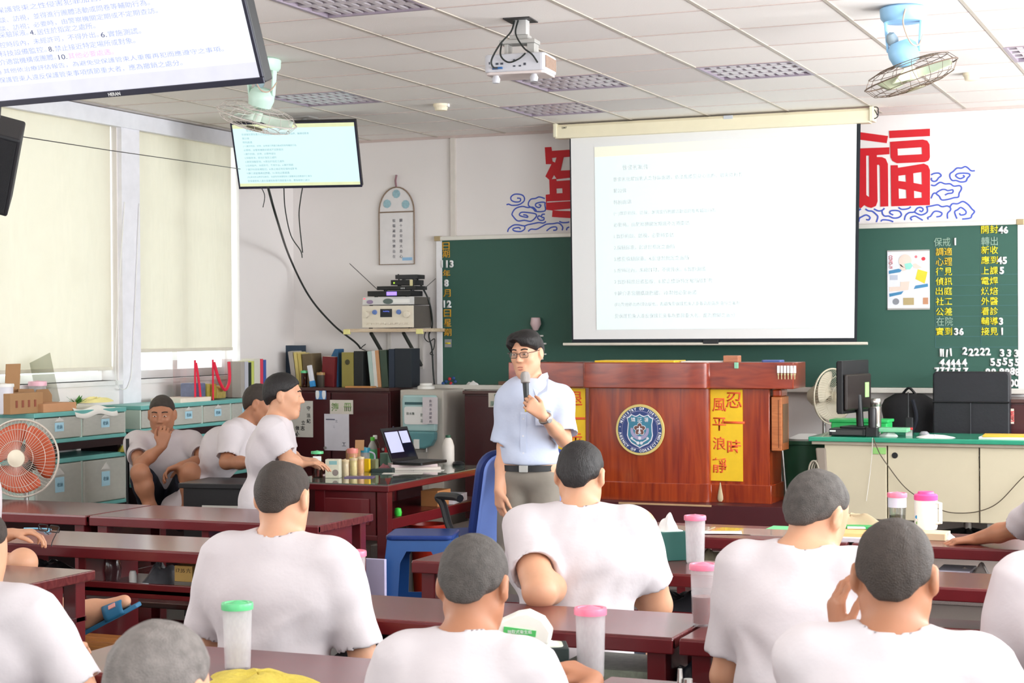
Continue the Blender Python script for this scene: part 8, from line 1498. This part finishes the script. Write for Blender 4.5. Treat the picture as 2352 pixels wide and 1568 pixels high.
for sx_ in (-0.024, 0.026):
    rim = [(sx_+u, 0, v) for u, v in rrect(-0.020, 0.020, -0.014, 0.014, 0.007)]; r_ = MB().tube(rim, 0.0022, 6, closed=True).build('rim', EB, eg, smooth=True); MB().add([(a, 0, c) for a, b_, c in rim], [tuple(range(len(rim)))]).build('lens', CLEAR, r_)
MB().tube([(-0.004, 0, 0.004), (0.006, 0, 0.004)], 0.002, 6).build('bridge', EB, eg)
MB().tube(spl([(0.046, 0, 0.008), (0.05, -0.03, 0.0), (0.056, -0.09, -0.02), (0.06, -0.11, -0.035)], 5), 0.0022, 6).build('temple', EB, eg, smooth=True); MB().tube(spl([(-0.044, 0, 0.008), (-0.02, -0.03, 0.006), (0.03, -0.07, 0.0)], 5), 0.0022, 6).build('temple', EB, eg, smooth=True)
# ------------------------------------------------------------------ the presenter, standing with a microphone
PD = 9.30
PX = at(1215, 1065, D=PD); yawP = deg(180+22.8-14)       # turned a little to his right of the camera
BP = basis(yawP); HP = np.array([PX[0], PX[1], 0.955])
Lp = lambda x, y, z: HP+BP @ np.array([x, y, z])          # x his right, y his front, z from the belt
root = thing('person', 'man in light blue short-sleeved shirt and grey trousers speaking into a microphone', 'person', (HP[0], HP[1], 0.0)); org = np.array(root.location)
HCp = at(1209, 812, D=PD-0.02)-0*BP[:, 1]; HRp = basis(yawP+deg(-12), 0.10, 0.05)
W2 = lambda p: p
shR, shL = at(1171, 922, D=PD+0.02), at(1288, 912, D=PD-0.0)    # his right is at the photo's left
elR, wrR = at(1158, 1025, D=PD+0.02), at(1146, 1125, D=PD-0.06)
elL, wrL = at(1296, 1010, D=PD-0.10), at(1246, 953, D=PD-0.27)
hdL = UP*0.66-RT*0.75-FW*0.05; mic_b, mic_t = at(1211, 945, D=PD-0.243), at(1206, 856, D=PD-0.215)
P = [el(Lp(0, 0, 0.0), (0.150, 0.105, 0.12), BP, 0.05), el(Lp(0, 0, 0.17), (0.135, 0.095, 0.16), BP, 0.05), el(Lp(0, 0.0, 0.33), (0.155, 0.10, 0.15), BP, 0.05), rc(shR, shL, 0.05, 0.05, 0.05)]
nbp = (shR+shL)/2+np.array([0, 0, 0.062]); P += [rc(nbp, HCp+HRp @ np.array([0, -0.02, -0.05]), 0.054, 0.052, 0.03)]
P += head_prims(HCp, HRp, 0.96, True)
P += [rc(shR, elR, 0.046, 0.037, 0.03), rc(elR, elR*0.6+wrR*0.4, 0.037, 0.036, 0.02), rc(elR*0.6+wrR*0.4, wrR, 0.036, 0.025, 0.02), rc(shL, elL, 0.046, 0.038, 0.03), rc(elL, elL*0.6+wrL*0.4, 0.038, 0.037, 0.02), rc(elL*0.6+wrL*0.4, wrL, 0.037, 0.026, 0.02)]
P += hand_prims(wrR, -UP*1.0+RT*0.06, RT*0.7+FW*0.5, True, 0.98, (0.18, 0.25, 0.32, 0.38), (0.35, 0.4), 0.12)
P += hand_prims(wrL, hdL, FW*1.0-RT*0.15, False, 0.98, (0.80, 0.86, 0.90, 0.95), (0.9, 0.4), 0.03)
for s_ in (1, -1):
    kn, an = Lp(s_*0.095, 0.02, -0.47), Lp(s_*0.11, -0.02, -0.87); P += [rc(Lp(s_*0.085, 0, -0.02), kn, 0.08, 0.055, 0.04), rc(kn, an, 0.052, 0.036, 0.03), rc(Lp(s_*0.11, -0.06, -0.915), Lp(s_*0.13, 0.14, -0.925), 0.03, 0.025, 0.02), rc(an, Lp(s_*0.12, 0.05, -0.915), 0.035, 0.03, 0.03)]
sdf_mesh('body', P, 0.0055, M('presenter_skin', (224, 168, 136), 0.5, var=0.05, scale=14, sss=0.12), root, org)
SHB = M('shirt_light_blue', (206, 214, 234), 0.85, var=0.02, bump=0.15, bscale=30, rgb2=(192, 202, 226))
hips = Lp(0, 0, 0.0)
Q = [el(Lp(0, 0, 0.02), (0.168, 0.126, 0.09), BP, 0.05), el(Lp(0, 0.005, 0.15), (0.160, 0.120, 0.16), BP, 0.06), el(Lp(0, 0.0, 0.32), (0.178, 0.118, 0.16), BP, 0.06), rc(shR, shL, 0.058, 0.058, 0.05), rc(nbp-np.array([0, 0, 0.012]), shR, 0.056, 0.052, 0.05), rc(nbp-np.array([0, 0, 0.012]), shL, 0.056, 0.052, 0.05)]
for s0, e, f in ((shR, elR, 0.92), (shL, elL, 0.88)):
    q = s0+(e-s0)*f; Q += [cc(s0, q, 0.056, 0.078, 0.03), rc(s0, s0+(q-s0)*0.3, 0.056, 0.060, 0.04)]
Q += [cc(nbp+np.array([0, 0, 0.035])-0.0*BP[:, 1], nbp+np.array([0, 0, 0.2])+BP[:, 1]*0.03, 0.062, 0.075, 0.008, '-')]
for s0, e, f in ((shR, elR, 0.92), (shL, elL, 0.88)): Q += [cc(s0+(e-s0)*(f-0.12), s0+(e-s0)*(f+0.08), 0.058, 0.076, 0.004, '-')]
Q += [hs(Lp(0, 0, 0.004), (0, 0, 1.0), 0.012)]
sdf_mesh('shirt', Q, 0.0075, SHB, root, org, lambda X, Y, Z: wrinkle(X, Y, Z, 41, 0.003, 36))
# collar, placket, buttons, pocket with mask
fy = lambda x, z: 0.0+math.sqrt(max(0.0, 1-(x/0.178)**2))*0.122
cb0 = nbp-np.array([0, 0, 0.012])-org
for s_ in (1, -1):
    o_ = BP; pts = [np.array([s_*0.060, -0.03, 0.092]), np.array([s_*0.078, 0.02, 0.072]), np.array([s_*0.090, 0.105, 0.0]), np.array([s_*0.036, 0.132, -0.030]), np.array([s_*0.006, 0.104, 0.028]), np.array([s_*0.046, 0.045, 0.084])]
    q = [tuple(cb0+BP @ p_) for p_ in pts]; MB().add(q, [tuple(range(6))]).build('collar', SHB, root, solid=0.004)
m = MB()
for k in range(9):
    z0, z1 = 0.02+0.042*k, 0.02+0.042*(k+1); f_ = lambda z: 0.124-0.012*abs(z-0.15)/0.2-(0.012 if z > 0.3 else 0)
    m.add([tuple(Lp(-0.016, f_(z0)+0.004, z0)-org), tuple(Lp(0.016, f_(z0)+0.004, z0)-org), tuple(Lp(0.016, f_(z1)+0.004, z1)-org), tuple(Lp(-0.016, f_(z1)+0.004, z1)-org)], [(0, 1, 2, 3)])
m.build('placket', SHB, root, solid=0.003)
for z in (0.07, 0.16, 0.25, 0.33): MB().lathe([(0, 0), (0.005, 0.0), (0.005, 0.002), (0, 0.002)], Lp(0, 0.129-0.012*abs(z-0.15)/0.2-(0.012 if z > 0.3 else 0), z)-org, 12, BP @ Rx(-PI/2)).build('button', M('button_white', (230, 230, 238), 0.4), root)
pk = MB().grid(lambda u, v: tuple(Lp(-0.065-0.085*u, 0.126*math.sqrt(1-((0.065+0.085*u)/0.19)**2)+0.005, 0.215+0.10*v)-org), 6, 3).build('pocket', SHB, root, solid=0.003)
MB().grid(lambda u, v: tuple(Lp(-0.068-0.078*u, 0.126*math.sqrt(1-((0.068+0.078*u)/0.19)**2)+0.012, 0.285+0.05*v+0.008*math.sin(PI*u))-org), 8, 4).build('folded_mask', M('mask_pale_blue', (204, 226, 236), 0.7), pk, solid=0.003, smooth=True)
# belt, trousers, shoes
GT = M('trousers_grey', (136, 128, 118), 0.85, var=0.05, bump=0.1, bscale=30)
Wp = [el(Lp(0, 0, -0.06), (0.158, 0.118, 0.10), BP, 0.05)]
for s_ in (1, -1): Wp += [rc(Lp(s_*0.075, 0, -0.06), Lp(s_*0.10, 0.02, -0.46), 0.090, 0.072, 0.03), cc(Lp(s_*0.10, 0.02, -0.44), Lp(s_*0.112, -0.015, -0.89), 0.072, 0.066, 0.03)]
Wp += [hs(Lp(0, 0, -0.004), (0, 0, -1.0), 0.008)]
sdf_mesh('trousers', Wp, 0.0085, GT, root, org, lambda X, Y, Z: wrinkle(X, Y, Z, 43, 0.0035, 26))
bl = [(0.163*math.cos(a), 0.124*math.sin(a)) for a in [2*PI*k/40 for k in range(40)]]
be = MB().prism(bl, 1, lambda u, v, w_: tuple(Lp(u, v, -0.028+0.032*w_)-org)).build('belt', M('belt_black', (30, 30, 32), 0.4), root, smooth=True)
MB().prism(rrect(-0.024, 0.024, -0.032, 0.006, 0.004), 1, lambda u, v, w_: tuple(Lp(u, 0.1225+0.007*w_, v)-org)).build('buckle', METAL, be, bevel=0.002)
for s_ in (1, -1):
    m = MB().prism([(-0.045, -0.09), (0.045, -0.09), (0.052, 0.06), (0.04, 0.16), (0, 0.185), (-0.04, 0.16), (-0.052, 0.06)], 1, lambda u, v, w_: tuple(Lp(s_*0.12+u, v+0.0, -0.953+0.075*w_*(1 if v < 0.06 else 0.7))-org)); m.build('shoe', M('shoe_black', (28, 26, 26), 0.35), root, bevel=0.014)
sdf_mesh('hair', hair_prims(HCp, HRp, 0.96, 0.013, style='parted'), 0.0055, HAIR['black'], root, org, lambda X, Y, Z: wrinkle(X, Y, Z, 45, 0.002, 150))
ip = dict(root=root, org=org, HC=HCp, HR=HRp); face_parts(ip, 0.96)
# spectacles (worn), wristwatch
gl = [];
for sx_ in (-1, 1):
    rim = [hl(ip, sx_*0.033+u, 0.104-abs(sx_*0.033+u)*0.12, 0.004+v, 0.96) for u, v in rrect(-0.023, 0.023, -0.016, 0.014, 0.010)]
    gl.append([tuple(p_) for p_ in rim])
m = MB()
for r_ in gl: m.tube(r_, 0.0016, 6, closed=True)
m.tube([hl(ip, -0.010, 0.104, 0.010, 0.96), hl(ip, 0.010, 0.104, 0.010, 0.96)], 0.0016, 6)
for sx_ in (-1, 1): m.tube([hl(ip, sx_*0.056, 0.098, 0.012, 0.96), hl(ip, sx_*0.078, 0.075, 0.014, 0.96), hl(ip, sx_*0.083, 0.0, 0.016, 0.96)], 0.0017, 6)
sg = m.build('spectacles', M('spectacle_rim', (74, 60, 58), 0.3), root, smooth=True)
for r_ in gl: MB().add(r_, [tuple(range(len(r_)))]).build('lens', CLEAR, sg)
wa = wrL+(elL-wrL)*0.12-org; ax_ = nrm(elL-wrL); q_ = nrm(np.cross(ax_, UP)); q2 = np.cross(ax_, q_)
wt = MB().tube([wa+0.031*(math.cos(a)*q_+math.sin(a)*q2) for a in [2*PI*k/24 for k in range(24)]], 0.0075, 6, closed=True).build('wristwatch', METAL, root, smooth=True)
dd = nrm(-FW*0.8+RT*0.4); dd = nrm(dd-ax_*np.dot(dd, ax_)); MB().lathe([(0, 0), (0.017, 0), (0.017, 0.007), (0.014, 0.009), (0, 0.009)], wa+dd*0.030, 20, np.stack([ax_, np.cross(dd, ax_), dd], 1)).build('watch_face', M('watch_silver', (226, 226, 226), 0.15, metal=0.6), wt, smooth=True)
# microphone, held
mc = thing('microphone', 'black microphone with silver mesh head held by the presenter', 'microphone', mic_b); du = nrm(mic_t-mic_b); Rm = np.stack([nrm(np.cross(FW, du)), np.cross(du, nrm(np.cross(FW, du))), du], 1); lm_ = np.linalg.norm(mic_t-mic_b)
MB().lathe([(0.0, 0.012), (0.012, 0.012), (0.0135, 0.05), (0.0165, lm_-0.055), (0, lm_-0.055)], (0, 0, 0), 22, Rm).build('handle', M('mic_black', (28, 30, 32), 0.4), mc, smooth=True); MB().lathe([(0, 0), (0.0125, 0.0), (0.013, 0.02), (0, 0.02)], (0, 0, 0), 18, Rm).build('yellow_ring', M('ring_yellow', (236, 214, 40), 0.5), mc, smooth=True)
MB().lathe([(0.016, lm_-0.056), (0.024, lm_-0.05), (0.0245, lm_-0.038), (0.026, lm_-0.03), (0.0255, lm_-0.012), (0.018, lm_+0.004), (0, lm_+0.009)], (0, 0, 0), 24, Rm).build('mesh_head', M('mic_mesh', (176, 170, 166), 0.4, metal=0.5, bump=0.5, bscale=500), mc, smooth=True)
for _o in bpy.data.objects:
    if _o.type == 'MESH' and _o.parent is None and 'category' not in _o and 'kind' not in _o: _o['kind'] = 'structure'
